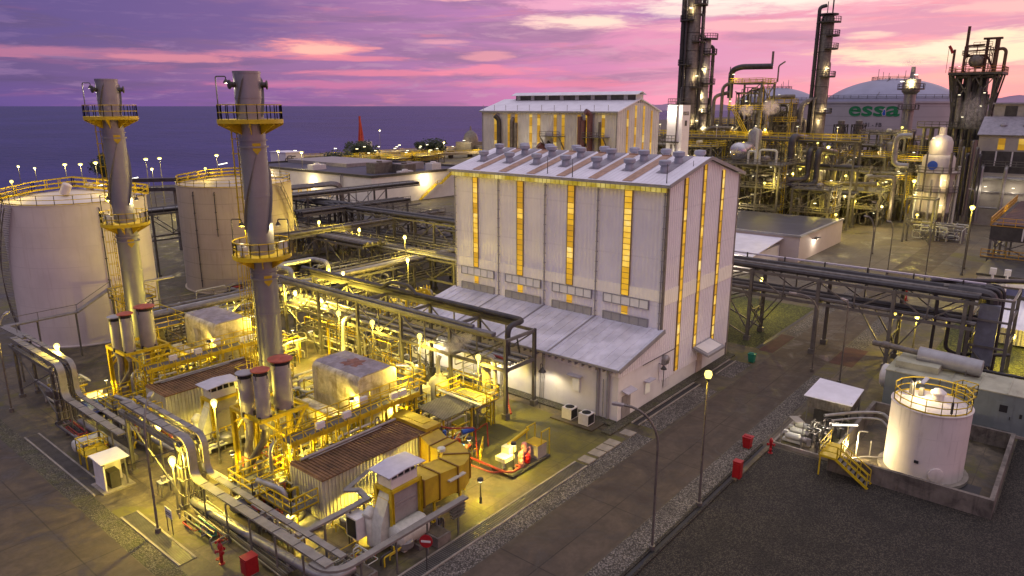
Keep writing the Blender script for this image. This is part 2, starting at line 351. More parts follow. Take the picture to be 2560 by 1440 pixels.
# camera
cd=bpy.data.cameras.new('camera'); cam=bpy.data.objects.new('camera',cd); COL.objects.link(cam)
cam.location=(0,0,H); cam.rotation_euler=(math.pi/2-PITCH,0,YAW-math.pi/2); cd.sensor_width=36; cd.lens=36*1783/2560.; cd.clip_end=120000; cd.clip_start=.5
SC.camera=cam
SC.view_settings.view_transform='Standard'; SC.view_settings.look='None'; SC.view_settings.exposure=0; SC.view_settings.gamma=1
SC.cycles.use_denoising=True; SC.cycles.max_bounces=5; SC.cycles.diffuse_bounces=2; SC.cycles.glossy_bounces=3; SC.cycles.volume_bounces=1
SC.cycles.sample_clamp_indirect=4; SC.cycles.caustics_reflective=False; SC.cycles.caustics_refractive=False; SC.cycles.use_light_tree=True
SC.cycles.volume_step_rate=4; SC.cycles.volume_max_steps=64
def obs(name,m,mt,parent):   # every piece of m becomes a part of its own
    if not m.f: return
    par=list(range(len(m.v)))
    def find(i):
        while par[i]!=i: par[i]=par[par[i]]; i=par[i]
        return i
    for f in m.f:
        a=find(f[0])
        for i in f[1:]: par[find(i)]=a
    gr={}
    for f in m.f: gr.setdefault(find(f[0]),[]).append(f)
    for fs in gr.values():
        ids=sorted({i for f in fs for i in f}); mp={i:k for k,i in enumerate(ids)}
        q=M(); q.add([m.v[i] for i in ids],[[mp[i] for i in f] for f in fs]); ob(name,q,mt,parent)
# ------------------------------------------------------------------ ground
def groundmat(name,c,joint=0.,moss=0.,stain=.6,jw=.05,jc=.45,oy=0.,ox=0.,sc=.22):
    mt,t,b=nt_new(name); g=G(t); tc=g.n('ShaderNodeTexCoord').outputs['Object']
    n1=g.noise(tc,sc,5,.68,.5); n2=g.noise(g.vm("ADD",tc,(31,17,0)),sc*3.2,5,.7,.8); n3=g.noise(g.vm('ADD',tc,(3,71,0)),sc*14,2,.6)
    col=g.mix(g.mr(n2,.3,.7),tuple(k*.72 for k in c),tuple(k*1.22 for k in c))
    col=g.mix(g.mr(n3,.35,.75,0.,.35),col,tuple(k*.55 for k in c))
    if moss: col=g.mix(g.mr(n1,.60-moss*.25,.72-moss*.2,0.,.8),col,(.125,.115,.022))
    n4=g.noise(g.vm('ADD',tc,(11,5,0)),sc*1.4,6,.72,1.)
    col=g.mix(g.mr(n4,.44,.64,0.,stain),col,tuple(k*.24 for k in c))
    if name.startswith('road'):
        n6=g.noise(g.scale(tc,(.035,.9,1.)),1.,4,.6); col=g.mix(g.mr(n6,.5,.68,0.,.5),col,tuple(k*.5 for k in c))
    if joint:
        x,y,z=g.sep(tc)
        fx=g.m('FRACT',g.m('DIVIDE',g.m('ADD',x,500+ox),joint)); fy=g.m('FRACT',g.m('DIVIDE',g.m('ADD',y,500+oy),joint*.62))
        l=g.m('MAXIMUM',g.m('LESS_THAN',fx,jw/joint),g.m('LESS_THAN',fy,jw/joint/.62)); col=g.mix(g.m('MULTIPLY',l,.75),col,tuple(k*jc for k in c))
    t.links.new(col,b.inputs['Base Color']); b.inputs['Roughness'].default_value=.78
    t.links.new(g.mr(n4,.45,.7,.85,.32),b.inputs['Roughness'])
    bp=g.n('ShaderNodeBump'); bp.inputs['Strength'].default_value=.25; bp.inputs['Distance'].default_value=.06; t.links.new(n3,bp.inputs['Height']); t.links.new(bp.outputs[0],b.inputs['Normal'])
    return mt
def gravelmat(name,c0,c1,sc=9.,moss=0.):
    mt,t,b=nt_new(name); g=G(t); tc=g.n('ShaderNodeTexCoord').outputs['Object']
    v=g.n('ShaderNodeTexVoronoi'); t.links.new(tc,v.inputs[0]); v.inputs['Scale'].default_value=sc
    w_=g.sep(v.outputs['Color'])[0]; n=g.noise(tc,.35,6,.65)
    col=g.mix(g.mr(w_,.1,.95),c0,c1); col=g.mix(g.mr(v.outputs['Distance'],.35,.75,0.,.8),col,tuple(k*.25 for k in c0))
    col=g.mix(g.mr(n,.4,.7,0.,.55),col,tuple(k*.5 for k in c0))
    if moss: col=g.mix(g.mr(g.noise(tc,.8,5,.6),.45,.65,0.,moss),col,(.07,.075,.02))
    t.links.new(col,b.inputs['Base Color']); b.inputs['Roughness'].default_value=.9
    bp=g.n('ShaderNodeBump'); bp.inputs['Strength'].default_value=.9; bp.inputs['Distance'].default_value=.06; bp.invert=True; t.links.new(v.outputs['Distance'],bp.inputs['Height']); t.links.new(bp.outputs[0],b.inputs['Normal'])
    return mt
T['ground']=groundmat('plant_concrete',(.112,.092,.06),5.2,.45,.85)
T['pad']=groundmat('pad_concrete',(.14,.112,.07),4.6,.4,.88,jw=.07)
T['mosspad']=groundmat('mossy_concrete',(.12,.104,.035),4.6,.95,.65,jw=.06)
T['road']=groundmat('road_concrete',(.086,.064,.045),9.,.0,.6,jw=.09,jc=.3,oy=1.0,sc=.16)
T['farpad']=groundmat('far_concrete',(.135,.112,.08),9.,.15,.7,jw=.12,sc=.08)
T['gravel']=gravelmat('coarse_gravel',(.075,.066,.055),(.29,.26,.225),11.)
T['yard']=gravelmat('dark_yard_gravel',(.020,.017,.012),(.088,.075,.054),12.)
T['mossgravel']=gravelmat('mossy_gravel',(.075,.066,.045),(.19,.17,.12),11.,.5)
T['grass']=gravelmat('short_grass',(.045,.055,.010),(.14,.15,.025),5.,.3)
T['redpave']=mat('red_paving',(.075,.028,.022),.8,0,.3,1.,.4)
def sea():
    mt,t,b=nt_new('sea_water'); g=G(t); tc=g.n('ShaderNodeTexCoord').outputs['Object']
    b.inputs['Base Color'].default_value=(.029,.025,.118,1); b.inputs['Roughness'].default_value=.4; b.inputs['Specular IOR Level'].default_value=.14
    n=g.m('MULTIPLY_ADD',g.noise(g.scale(tc,(.22,.10,1)),1.,4,.65),.35,g.noise(g.scale(tc,(.05,.022,1)),1.,7,.65)); nb=g.noise(g.scale(tc,(.006,.0035,1)),1.,8,.7); t.links.new(g.mix(g.mr(nb,.35,.7),(.020,.021,.120),(.036,.034,.185)),b.inputs['Base Color']); bp=g.n('ShaderNodeBump'); bp.inputs['Strength'].default_value=.8; bp.inputs['Distance'].default_value=6.; t.links.new(n,bp.inputs['Height']); t.links.new(bp.outputs[0],b.inputs['Normal'])
    return mt
def struct(name,poly,z,mt,th=0.):
    m=M()
    if th: m.prism(poly,z-th,z)
    else: m.add([(x,y,z) for x,y in poly],[tuple(range(len(poly)))])
    return ob(name,m,mt,kind='structure',flat=True)
rect=lambda a,b,c,d:[(a,b),(c,b),(c,d),(a,d)]
m=M(); m.add([(-60000,-60000,-1.6),(90000,-60000,-1.6),(90000,90000,-1.6),(-60000,90000,-1.6)],[(0,1,2,3)]); ob('sea',m,sea(),kind='structure',flat=True)
struct('ground',[(-300,-500),(3000,-1500),(9000,-1200),(7000,1500),(1354,736),(502,363),(369,323),(295,299),(256,289),(207,276),(176,276),(157,270),(132,262),(108,268),(80,275),(20,290),(-300,300)],0,T['ground'],1.4)
struct('road',rect(12,21,175,26.7),.008,T['road'])
struct('road',rect(-6,26.8,15.3,150),.008,T['road']); struct('road',rect(-6,-20,12,26.69),.008,T['road'])
struct('road',rect(12,21.01,13.0,26.69),.0121,T['road'])
struct('pavement',rect(18.2,30,52,92),.004,T['pad'])
struct('pavement',[(39,28.6),(50,28.6),(50.2,42.5),(38,43)],.010,T['mosspad'])
struct('pavement',rect(48.5,47,58,58),.010,T['mosspad'])
struct('gravel_strip',rect(18.4,26.75,51.5,28.45),.012,T['gravel'])
struct('gravel_strip',rect(15.35,31,16.65,120),.012,T['mossgravel'])
struct('gravel_strip',rect(20,19.25,76,20.95),.012,T['gravel'])
struct('gravel_strip',rect(53.2,27.0,65.2,29.15),.012,T['gravel'])
struct('gravel_strip',rect(69.5,27.3,75.,29.15),.012,T['gravel'])
struct('gravel_strip',rect(88.5,26.75,122,28.5),.012,T['gravel'])
struct('gravel_strip',rect(84.5,18.9,110,20.9),.012,T['gravel'])
struct('gravel_yard',rect(14,-40,56.6,18.55),.014,T['yard'])
struct('gravel_yard',rect(56.6,-40,73.,2.4),.014,T['yard'])
struct('grass',rect(80.8,29.2,103,46),.012,T['grass'])
struct('grass',rect(86,-6,120,12.5),.012,T['grass'])
struct('pavement',rect(57,18.55,84,19.2),.010,T['farpad'])
struct('pavement',[(112,-10),(112,40),(190,60),(330,90),(330,-40),(190,-40)],.006,T['farpad'])
struct('pavement',rect(80.2,26.9,88,28.6),.016,T['redpave'])
struct('pavement',rect(81,18.4,88,20.9),.016,T['redpave'])
for (x0,x1,y) in ((53,65.7,29.45),(69.4,74.8,29.45)):
    m=M(); m.bx(x0,y-.3,.004,x1,y+.28,.016); ob('drain',m,T['black'],kind='structure')
    m=M(); m.bx(x0,y-.42,0,x1,y-.3,.12); m.bx(x0,y+.28,0,x1,y+.42,.14); ob('drain_kerb',m,T['conc'],kind='structure')
m=M(); m.bx(20,18.62,.004,56.4,18.98,.018); ob('drain',m,T['black'],kind='structure')
m=M(); m.bx(20,18.46,0,56.4,18.62,.14); m.bx(20,18.98,0,56.4,19.16,.10); ob('kerb',m,T['yard'],kind='structure'); m=M(); m.bx(49.,18.3,0,57,18.62,.16); ob('kerb',m,T['pad'],kind='structure')
m=M(); m.bx(80.8,28.75,.004,101,29.15,.018); ob('drain',m,T['black'],kind='structure')
m=M(); m.bx(49.6,29.92,0,76.6,30.88,.16); m.bx(51.2,30.95,0,52.26,58.5,.16); m.bx(76.05,30.9,0,77,58.5,.16); ob('pavement',m,T['mossgravel'],kind='structure')
# drain covers of flat concrete slabs by the road
for i,(x,y) in enumerate(((44.6,29.05),(46.1,29.05),(47.3,29.05),(48.5,29.05),(51,29.0))):
    m=M(); m.cb(x,y,.012,1.05,1.15,.10); tag(ob('drain_cover',m,T['conc'],loc=(x,y,0)),['square concrete drain cover at the end of the long grating','concrete drain cover second from the grating end','concrete drain cover in the middle of the slab row','concrete drain cover fourth along the slab row','lone concrete drain cover nearest the white hall corner'][i],'drain cover','concrete covers along the roadside drain')
def grating(p0,p1,w,label):   # long steel grating between two concrete lips
    x0,y0=p0;x1,y1=p1; o=thing('drain_grating',label,'grating',((x0+x1)/2,(y0+y1)/2,0),'long steel gratings over the drains')
    b=M();f=M();lip=M(); alongx=abs(x1-x0)>abs(y1-y0)
    n=int((abs(x1-x0)+abs(y1-y0))/.16)
    for i in range(n):
        k=(i+.5)/n
        if alongx: f.cb(x0+(x1-x0)*k,y0,.03,.05,w,.03)
        else: f.cb(x0,y0+(y1-y0)*k,.03,w,.05,.03)
    if alongx:
        b.bx(x0,y0-w/2,.006,x1,y0+w/2,.02)
        for s in(-1,1): lip.bx(x0,y0+s*(w/2+.06)-.07,0,x1,y0+s*(w/2+.06)+.07,.075)
    else:
        b.bx(x0-w/2,y0,.006,x0+w/2,y1,.02)
        for s in(-1,1): lip.bx(x0+s*(w/2+.06)-.07,y0,0,x0+s*(w/2+.06)+.07,y1,.075)
    ob('drain_channel',b,T['dsteel'],o); ob('grate',f,T['steel'],o); ob('lip',lip,T['conc'],o)
grating((22,29.05),(43.8,29.05),1.0,'long grating running beside the gravel strip and road')
grating((17.3,41),(17.3,49.5),.95,'short grating at the corner near the red hydrant')
grating((17.3,54),(17.3,69),.95,'grating along the left road below the small white-roofed hut')
# hills on the right-hand horizon
m=M(); n=60; vs=[];fs=[]
for i in range(n+1):
    th=YAW-math.radians(8+30*i/n); r=5200
    h=28+(70*math.exp(-((i-56)/11.)**2)+14*math.exp(-((i-8)/9.)**2)+6*math.sin(i*1.7)+8*math.exp(-((i-36)/9)**2))
    vs+=[(r*math.cos(th),r*math.sin(th),-2),(1.12*r*math.cos(th),1.12*r*math.sin(th),max(3,h)),(1.3*r*math.cos(th),1.3*r*math.sin(th),-2)]
for i in range(n): fs+=[(3*i,3*i+3,3*i+4,3*i+1),(3*i+1,3*i+4,3*i+5,3*i+2)]
m.add(vs,fs); ob('hills',m,mat('far_hills',(.30,.20,.30),.9,0,.2,.002),kind='structure')
# ------------------------------------------------------------------ central hall
hall=thing('industrial_hall','tall white ribbed hall with amber window strips and low lean-to front','building',(64,44,0))
X0,X1,Y0,Y1=59.9,76.,30.9,58.3; EZ,RZ,RX=20.9,22.95,67.9
w_=M(); w_.ribs((X0,Y1),(X0,Y0),6.6,EZ-.02,(-1,0),.42,.022)
gz=lambda x: EZ+(RZ-EZ)*(1-abs(x-RX)/(RX-X0)) if True else 0
w_.ribs((X0,Y0),(X1,Y0),1.6,lambda t_:gz(X0+(X1-X0)*t_)-.05,(0,-1),.42,.05)
w_.ribs((X1,Y0),(X1,Y1),1.6,EZ,(1,0),.42,.05); w_.ribs((X1,Y1),(X0,Y1),1.6,lambda t_:gz(X1+(X0-X1)*t_)-.05,(0,1),.42,.05)
w_.ribs((52.3,Y0),(X0,Y0),4.35,lambda t_:5.2+1.62*t_,(0,-1),.42,.05); w_.ribs((52.3,Y1),(52.3,Y0),4.35,5.2,(-1,0),.42,.05); w_.ribs((X0,Y1),(52.3,Y1),4.35,lambda t_:6.82-1.62*t_,(0,1),.42,.05)
ob('wall',w_,T['white'],hall)
b=M(); b.bx(52.34,Y0+.04,0,60.6,Y1-.04,4.36); b.bx(60.6,Y0+.045,0,X1-.04,Y1-.045,1.62); ob('masonry_base',b,T['whitem'],hall)
b=M()
for s in (0,1):
    xe=(X0-.6,X1+.6)[s]; ze=EZ-.06
    b.add([(xe,Y0-.45,ze),(RX,Y0-.45,RZ),(RX,Y1+.45,RZ),(xe,Y1+.45,ze),(xe,Y0-.45,ze+.14),(RX,Y0-.45,RZ+.14),(RX,Y1+.45,RZ+.14),(xe,Y1+.45,ze+.14)],[(0,1,2,3),(7,6,5,4),(0,4,5,1),(2,6,7,3),(0,3,7,4)])
for i in range(55):
    y=Y0-.3+i*.5; b.bar((X0-.58,y,EZ+.1),(RX,y,RZ+.15),.05,.03)
ob('roof',b,T['roof'],hall)
b=M()
for s in (0,1):
    xa=(X0-.62,X1+.62)[s]; b.bar((xa,Y0-.47,EZ+.0),(RX,Y0-.47,RZ+.06),.06,.34)
b.bx(X0-.66,Y0-.45,EZ-.18,X0-.6,Y1+.45,EZ+.1); ob('roof_trim',b,T['frame'],hall)
def onroof(x): return RZ+.14-(RX-x)*(RZ-EZ+.06)/(RX-X0+.6)
slots=[55.0,51.3,47.5,43.7,39.9,36.1,32.9]
for i in range(6):
    y=Y1-3.6-i*3.9; q=M(); q.add([(X0-.3,y-.55,onroof(X0-.3)+.05),(X0-.3,y+.55,onroof(X0-.3)+.05),(RX-.4,y+.55,onroof(RX-.4)+.05),(RX-.4,y-.55,onroof(RX-.4)+.05)],[(0,3,2,1)]); q.bx(RX-.5,y-.55,RZ+.05,RX-.35,y+.55,RZ+.17)
    ob('skylight_strip',q,T['brownsheet'],hall)
for i in range(7):
    y=Y1-1.9-i*3.9; q=M(); xa=X0+2.4; q.add([(xa,y-.62,onroof(xa)+.05),(xa,y+.62,onroof(xa)+.05),(RX-.1,y+.62,RZ+.16),(RX-.1,y-.62,RZ+.16)],[(0,3,2,1)])
    q.add([(xa,y-.62,onroof(xa)+.05),(RX-.1,y-.62,RZ+.16),(RX-.1,y-.62,RZ-.05),(xa,y-.62,onroof(xa)-.05)],[(0,1,2,3)])
    ob('vent_curb',q,T['ridge'],hall)
    for x in (xa+.6,RX-2.2,RX+2.6):
        z=onroof(x) if x<RX else onroof(2*RX-x)
        q=M(); q.lathe(x,y,[(.42,z-.1),(.42,z+.38),(.36,z+.5),(.56,z+.68),(.60,z+.70),(.60,z+1.02),(.5,z+1.1),(.0,z+1.16)],18); ob('roof_ventilator',q,T['vent'],hall)
q=M()   # sheet strips between gutters and lightning rods
for (x,y) in ((X0-.3,41.5),(X0-.1,31.1),(RX-3,31.),(X0+.2,45)): q.cyl(x,y,EZ+.1,EZ+2.,.05,.02,6)
obs('lightning_rod',q,T['dsteel'],hall)
# lean-to
b=M()
b.add([(51.7,Y0-.4,5.17),(X0-.02,Y0-.4,6.9),(X0-.02,Y1+.4,6.9),(51.7,Y1+.4,5.17),(51.7,Y0-.4,5.31),(X0-.02,Y0-.4,7.04),(X0-.02,Y1+.4,7.04),(51.7,Y1+.4,5.31)],[(0,1,2,3),(7,6,5,4),(0,4,5,1),(2,6,7,3),(0,3,7,4),(1,5,6,2)])
for i in range(27):
    y=Y0-.1+i*1.03; b.bar((51.72,y,5.33),(X0-.05,y,7.06),.07,.05)
ob('lean_to_roof',b,T['leanroof'],hall)
b=M(); b.bar((51.68,Y0-.44,5.2),(X0,Y0-.44,6.95),.08,.42); b.bx(51.6,Y0-.4,5.1,51.7,Y1+.4,5.3)
for y in (51.5,45.,38.45): b.bar((51.75,y,5.38),(X0,y,7.1),.12,.1)
ob('lean_to_trim',b,T['frame'],hall)
b=M()
for i in range(36): b.cb(51.95,Y0+.6+i*.76,4.75,.45,.06,.4)
obs('eave_bracket',b,T['frame'],hall)
e_=M(); e_.bx(X0-.5,Y0-.1,EZ-.62,X0-.42,Y1+.1,EZ-.14); ob('eave_light_panel',e_,T['eave'],hall)
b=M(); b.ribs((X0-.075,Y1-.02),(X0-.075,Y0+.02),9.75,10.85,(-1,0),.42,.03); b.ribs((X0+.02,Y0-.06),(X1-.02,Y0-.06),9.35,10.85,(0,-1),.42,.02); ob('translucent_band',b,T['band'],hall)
T['stripf']=mat('amber_strip_frame',(.30,.20,.08),.5,.1,.2)
YS=[(54.95,.66),(48.4,.78),(41.72,.76),(35.02,.80)]
for y,wd in YS:
    q=M(); q.bx(X0-.14,y-wd/2,9.86,X0-.05,y+wd/2,20.25); ob('window_strip',q,T['amber'],hall)
    q=M()
    for s in (-1,1): q.bx(X0-.19,y+s*(wd/2+.03)-.03,9.86,X0-.03,y+s*(wd/2+.03)+.03,20.3)
    for k in range(10): q.bx(X0-.17,y-wd/2,9.8+k*1.15,X0-.05,y+wd/2,9.85+k*1.15)
    ob('strip_frame',q,T['stripf'],hall)
    q=M(); q.bx(X0-.14,y-wd/2*.85,7.9,X0-.05,y+wd/2*.85,8.7); ob('window_strip',q,T['amber'],hall)
for xa,xb,za,zb in ((63.,63.6,1.9,21.35),(66.95,67.55,3.3,22.4),(71.4,72.0,2.1,21.55)):
    q=M(); q.bx(xa,Y0-.13,za,xb,Y0-.05,zb); ob('window_strip',q,T['amber'],hall)
    q=M(); q.bx(xa-.06,Y0-.17,za,xa,Y0-.03,zb); q.bx(xb,Y0-.17,za,xb+.06,Y0-.03,zb)
    for k in range(int((zb-za)/1.15)): q.bx(xa,Y0-.16,za+.3+k*1.15,xb,Y0-.05,za+.35+k*1.15)
    ob('strip_frame',q,T['stripf'],hall)
for ya,yb in ((52.2,57.3),(45.5,50.5),(38.9,43.95),(32.3,37.5)):
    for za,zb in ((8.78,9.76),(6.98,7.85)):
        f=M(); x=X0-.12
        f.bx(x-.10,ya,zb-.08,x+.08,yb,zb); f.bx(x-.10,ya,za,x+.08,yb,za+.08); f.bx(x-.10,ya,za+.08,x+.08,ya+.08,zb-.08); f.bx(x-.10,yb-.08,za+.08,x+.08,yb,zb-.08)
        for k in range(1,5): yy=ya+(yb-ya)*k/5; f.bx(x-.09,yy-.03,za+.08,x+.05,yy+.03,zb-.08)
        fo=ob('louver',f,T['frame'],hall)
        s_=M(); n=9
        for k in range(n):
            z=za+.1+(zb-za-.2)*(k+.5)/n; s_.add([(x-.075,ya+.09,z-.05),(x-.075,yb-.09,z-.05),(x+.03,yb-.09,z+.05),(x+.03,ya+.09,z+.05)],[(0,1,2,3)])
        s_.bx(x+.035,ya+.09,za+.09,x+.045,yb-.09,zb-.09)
        ob('slat',s_,T['glowslat' if za>8 else 'dimglowslat'],fo)
for y in (58.1,51.5,45.,38.45,31.1):
    q=M(); q.cyl(X0-.2,y,7.0,EZ-.2,.075,n=8)
    for k in range(13): q.cb(X0-.16,y,7.6+k*1.03,.22,.2,.06)
    ob('downpipe',q,T['frame'],hall)
q=M(); q.bx(X0-.12,Y0-.12,6.9,X0+.1,Y0+.1,EZ-.1); q.bx(X1-.1,Y0-.12,.2,X1+.12,Y0+.1,EZ-.1); obs('corner_trim',q,mat('corner_trim',(.24,.21,.17),.5),hall)
q=M(); q.cyl(52.2,31.9,.2,5.,.16,n=10); q.cyl(52.2,33.,.2,5.,.16,n=10); q.cyl(52.15,32.4,.3,3.9,.05,n=8); q.cyl(52.15,39.2,.2,4.6,.05,n=8);q.cyl(52.15,39.4,.2,4.6,.05,n=8); ob('downpipe',q,T['frame'],hall)
dr=M(); dr.bx(53.0,Y0-.06,.16,54.45,Y0+.02,2.3); dr.bx(53.7,Y0-.075,.2,53.74,Y0-.05,2.3); do=ob('door',dr,T['greybox'],hall)
q=M(); q.cb(53.85,Y0-.1,1.1,.04,.06,.25); ob('handle',q,T['dsteel'],do)
q=M(); q.add([(52.9,Y0,2.95),(54.6,Y0,2.95),(54.6,Y0-.7,2.75),(52.9,Y0-.7,2.75),(52.9,Y0,2.85),(54.6,Y0,2.85),(54.6,Y0-.7,2.68),(52.9,Y0-.7,2.68)],[(0,1,2,3),(7,6,5,4),(0,3,7,4),(1,5,6,2),(3,2,6,7)]); ob('door_awning',q,T['purple'],hall)
for (x,y,ax,z,wd,hh) in ((57.6,Y0,1,1.25,.85,1.05),(52.3,35.5,0,2.0,.75,1.15)):
    f=M(); p=M(); a_=M()
    if ax: f.bx(x-wd/2-.07,y-.09,z-.07,x+wd/2+.07,y+.02,z+hh+.07); p.bx(x-wd/2,y-.11,z,x+wd/2,y-.05,z+hh); a_.bx(x-.7,y-.6,z+hh+.28,x+.7,y,z+hh+.36)
    else: f.bx(x-.09,y-wd/2-.07,z-.07,x+.02,y+wd/2+.07,z+hh+.07); p.bx(x-.11,y-wd/2,z,x-.05,y+wd/2,z+hh); a_.bx(x-.6,y-.75,z+hh+.35,x,y+.75,z+hh+.43)
    fo=ob('window',f,T['whitem'],hall); ob('pane',p,mat('lit_pane',(.5,.45,.38),.3,emit=(1,.86,.66),es=.25),fo); ob('window_awning',a_,T['purple'],hall)
q=M(); q.bx(60.9,Y0-.06,.7,62.1,Y0+.02,1.5); ob('louver',q,T['slat'],hall)
q=M(); q.bx(52.2,39.8,.16,52.32,40.8,3.2); ob('door',q,T['slat'],hall)
# side-door canopy
q=M(); q.add([(67.0,Y0,3.45),(71.2,Y0,3.45),(71.2,Y0-1.9,2.85),(67.0,Y0-1.9,2.85),(67.0,Y0,3.25),(71.2,Y0,3.25),(71.2,Y0-1.9,2.6),(67.0,Y0-1.9,2.6)],[(0,1,2,3),(7,6,5,4),(0,3,7,4),(1,5,6,2),(3,2,6,7)]); ca=ob('door_canopy',q,T['frame'],hall)
q=M(); q.add([(67.35,Y0-.25,3.42),(70.85,Y0-.25,3.42),(70.85,Y0-1.65,2.98),(67.35,Y0-1.65,2.98)],[(0,3,2,1)]); ob('canopy_panel',q,T['whitem'],ca)
dr=M(); dr.bx(68.3,Y0-.07,.16,69.6,Y0+.03,2.35); ob('door',dr,mat('cream_door',(.55,.45,.38),.5),hall)
q=M(); q.drum((60.6,Y0-.45,3.9),(60.6,Y0-.1,3.9),.42,14,.5); q.bx(60.2,Y0-.5,3.4,61.0,Y0,3.95); ob('vent_hood',q,T['clad'],hall)
q=M(); q.cyl(60.8,Y0-.06,.9,3.4,.035,n=6); q.bar((56.5,Y0-.06,4.35),(63,Y0-.06,4.33),.06); ob('conduit',q,T['dsteel'],hall)
for i,(x,y) in enumerate(((50.2,34.7),(50.1,32.8))):
    a_=thing('condenser_unit',['white air conditioner condenser unit on the slab, left of the pair','white air conditioner condenser unit nearest the hall corner'][i],'air conditioner',(x,y,.15),'air conditioner units beside the hall')
    q=M(); q.cb(x,y,.2,1.05,1.05,1.05); ob('casing',q,T['slat'],a_)
    q=M(); q.cyl(x,y,1.25,1.275,.42,n=20); q.cyl(x,y,1.27,1.30,.12,n=10); ob('fan_opening',q,T['dark'],a_)
    q=M(); q.bx(x+.1-.6,y-.53,.3,x+.45,y-.53+.01,1.15); q.bx(x+.525,y-.4,.3,x+.535,y+.45,1.15);q.bx(x-.4,y-.535,.3,x+.45,y-.53,1.15); ob('coil',q,T['black'],a_)
struct('pavement',rect(49.2,31.6,52.2,36.2),.15,T['pad'],.15)
# ------------------------------------------------------------------ tanks
def ringpts(x,y,r,z,n=28,a0=0,a1=2*math.pi):
    return [(x+r*math.cos(a0+(a1-a0)*i/n),y+r*math.sin(a0+(a1-a0)*i/n),z) for i in range(n+1)]
def tank(label,x,y,r,h,mt,cone=.8,railm='yel',group=None,rr=.035,n=64,stair=None,pipes=()):
    o=thing('storage_tank',label,'tank',(x,y,0),group)
    q=M(); q.lathe(x,y,[(r+.25,0),(r+.25,.12),(r,.13),(r,h),(r+.06,h),(r+.06,h+.08),(r-.02,h+.08)],n); ob('shell',q,mt,o)
    q=M(); q.lathe(x,y,[(r-.03,h+.02),(r*.66,h+cone*.42),(r*.33,h+cone*.78),(.01,h+cone)],n); ob('roof',q,mt,o)
    q=M(); P=ringpts(x,y,r-.12,h+.08,int(max(16,r*3.4))); q.rail(P,1.1,3,rr); ob('rim_railing',q,T[railm],o)
    q=M(); q.cyl(x+.2*r,y-.1*r,h+cone*.5,h+cone+.5,.42,n=14); q.lathe(x+.2*r,y-.1*r,[(.55,h+cone+.42),(.55,h+cone+.55),(.3,h+cone+.75),(0,h+cone+.8)],14); ob('roof_vent',q,mt,o)
    for a,z0,z1 in pipes:
        q=M(); px,py=x+(r+.18)*math.cos(a),y+(r+.18)*math.sin(a); q.tube([(x+(r-.1)*math.cos(a),y+(r-.1)*math.sin(a),z1),(px,py,z1),(px,py,z0)],.07,6,.15)
        k=z0+1
        while k<z1: q.cb(px,py,k,.22,.22,.12); k+=2.6
        ob('side_pipe',q,T['dpipe'],o)
    if stair:
        a0,a1=stair; s_=M(); rl=M(); N=int(h/.22); pr=None
        for i in range(N):
            t=i/N; a=a0+(a1-a0)*t; z=.2+t*(h-.2); c,s2=math.cos(a),math.sin(a)
            s_.bar((x+(r+.05)*c,y+(r+.05)*s2,z),(x+(r+.8)*c,y+(r+.8)*s2,z),.24,.04)
            p=(x+(r+.82)*c,y+(r+.82)*s2,z)
            if pr: rl.bar(pr,p,.05,.18); rl.bar((*pr[:2],pr[2]+1.05),(*p[:2],z+1.05),.06)
            if i%5==0: rl.bar(p,(p[0],p[1],z+1.05),.05)
            pr=p
        ob('tread',s_,T['clad2'],o); ob('stair_railing',rl,T['clad2'],o)
    return o
az=lambda x,y:math.atan2(-y,-x)   # bearing of the camera seen from (x,y)
t1=tank('large pale storage tank at the left edge with yellow rim railing',33.7,98.6,7.9,16.9,T['tank'],1.1,pipes=((az(33.7,98.6)+.28,1.5,16.4),),stair=(az(33.7,98.6)-1.9,az(33.7,98.6)-.93))
q=M(); zz=18.2; pts=[(26.5,102,17.2),(30,101,17.9),(33.7,98.6,18.4),(37,96,17.9),(40.5,93.8,17.2)]
for s in(-.5,.5): q.rail([(a_+s*.5,b_+s*.8,c_) for a_,b_,c_ in pts],1.1,1.6,.05)
ob('walkway_railing',q,T['yel'],t1)
q=M()
for a_,b_ in zip(pts,pts[1:]): q.bar(a_,b_,1.,.08)
ob('walkway',q,T['yel'],t1)
q=M(); q.drum((31.5,95.5,17.9),(31.9,95.2,18.9),.55,12); q.cb(36.5,101,17.4,1.2,1.2,1.); ob('roof_nozzle',q,T['tank'],t1)
t2=tank('weathered stained storage tank with plate seams and spiral stair, behind the nearer stack',59.8,107.,8.6,16.2,T['tankold'],1.0,pipes=((az(59.8,107)-.75,1.,15.6),(az(59.8,107)-.35,9,15.6)),stair=(az(59.8,107)+1.75,az(59.8,107)+.75))
q=M(); pts=[(53.3,112.5,16.4),(57,109.5,17.2),(60,107,17.4),(62,104,17.2)]
for s in(-.5,.5): q.rail([(a_+s*.6,b_+s*.8,c_) for a_,b_,c_ in pts],1.1,1.6,.05)
ob('walkway_railing',q,T['yel'],t2)
q=M()
for a_,b_ in zip(pts,pts[1:]): q.bar(a_,b_,1.,.08)
ob('walkway',q,T['yel'],t2)
q=M(); q.drum((64,104,16.9),(64,104,17.9),.5,12); ob('roof_nozzle',q,T['tankold'],t2)
tank('small cream tank with railing between the pipe racks, left of the hall',75.4,103.7,3.3,6.2,T['tanksmall'],.35,railm='yel',rr=.04,n=40,pipes=((az(75.4,103.7)-.5,.3,5.6),),stair=(az(75.4,103.7)+1.9,az(75.4,103.7)+.55))
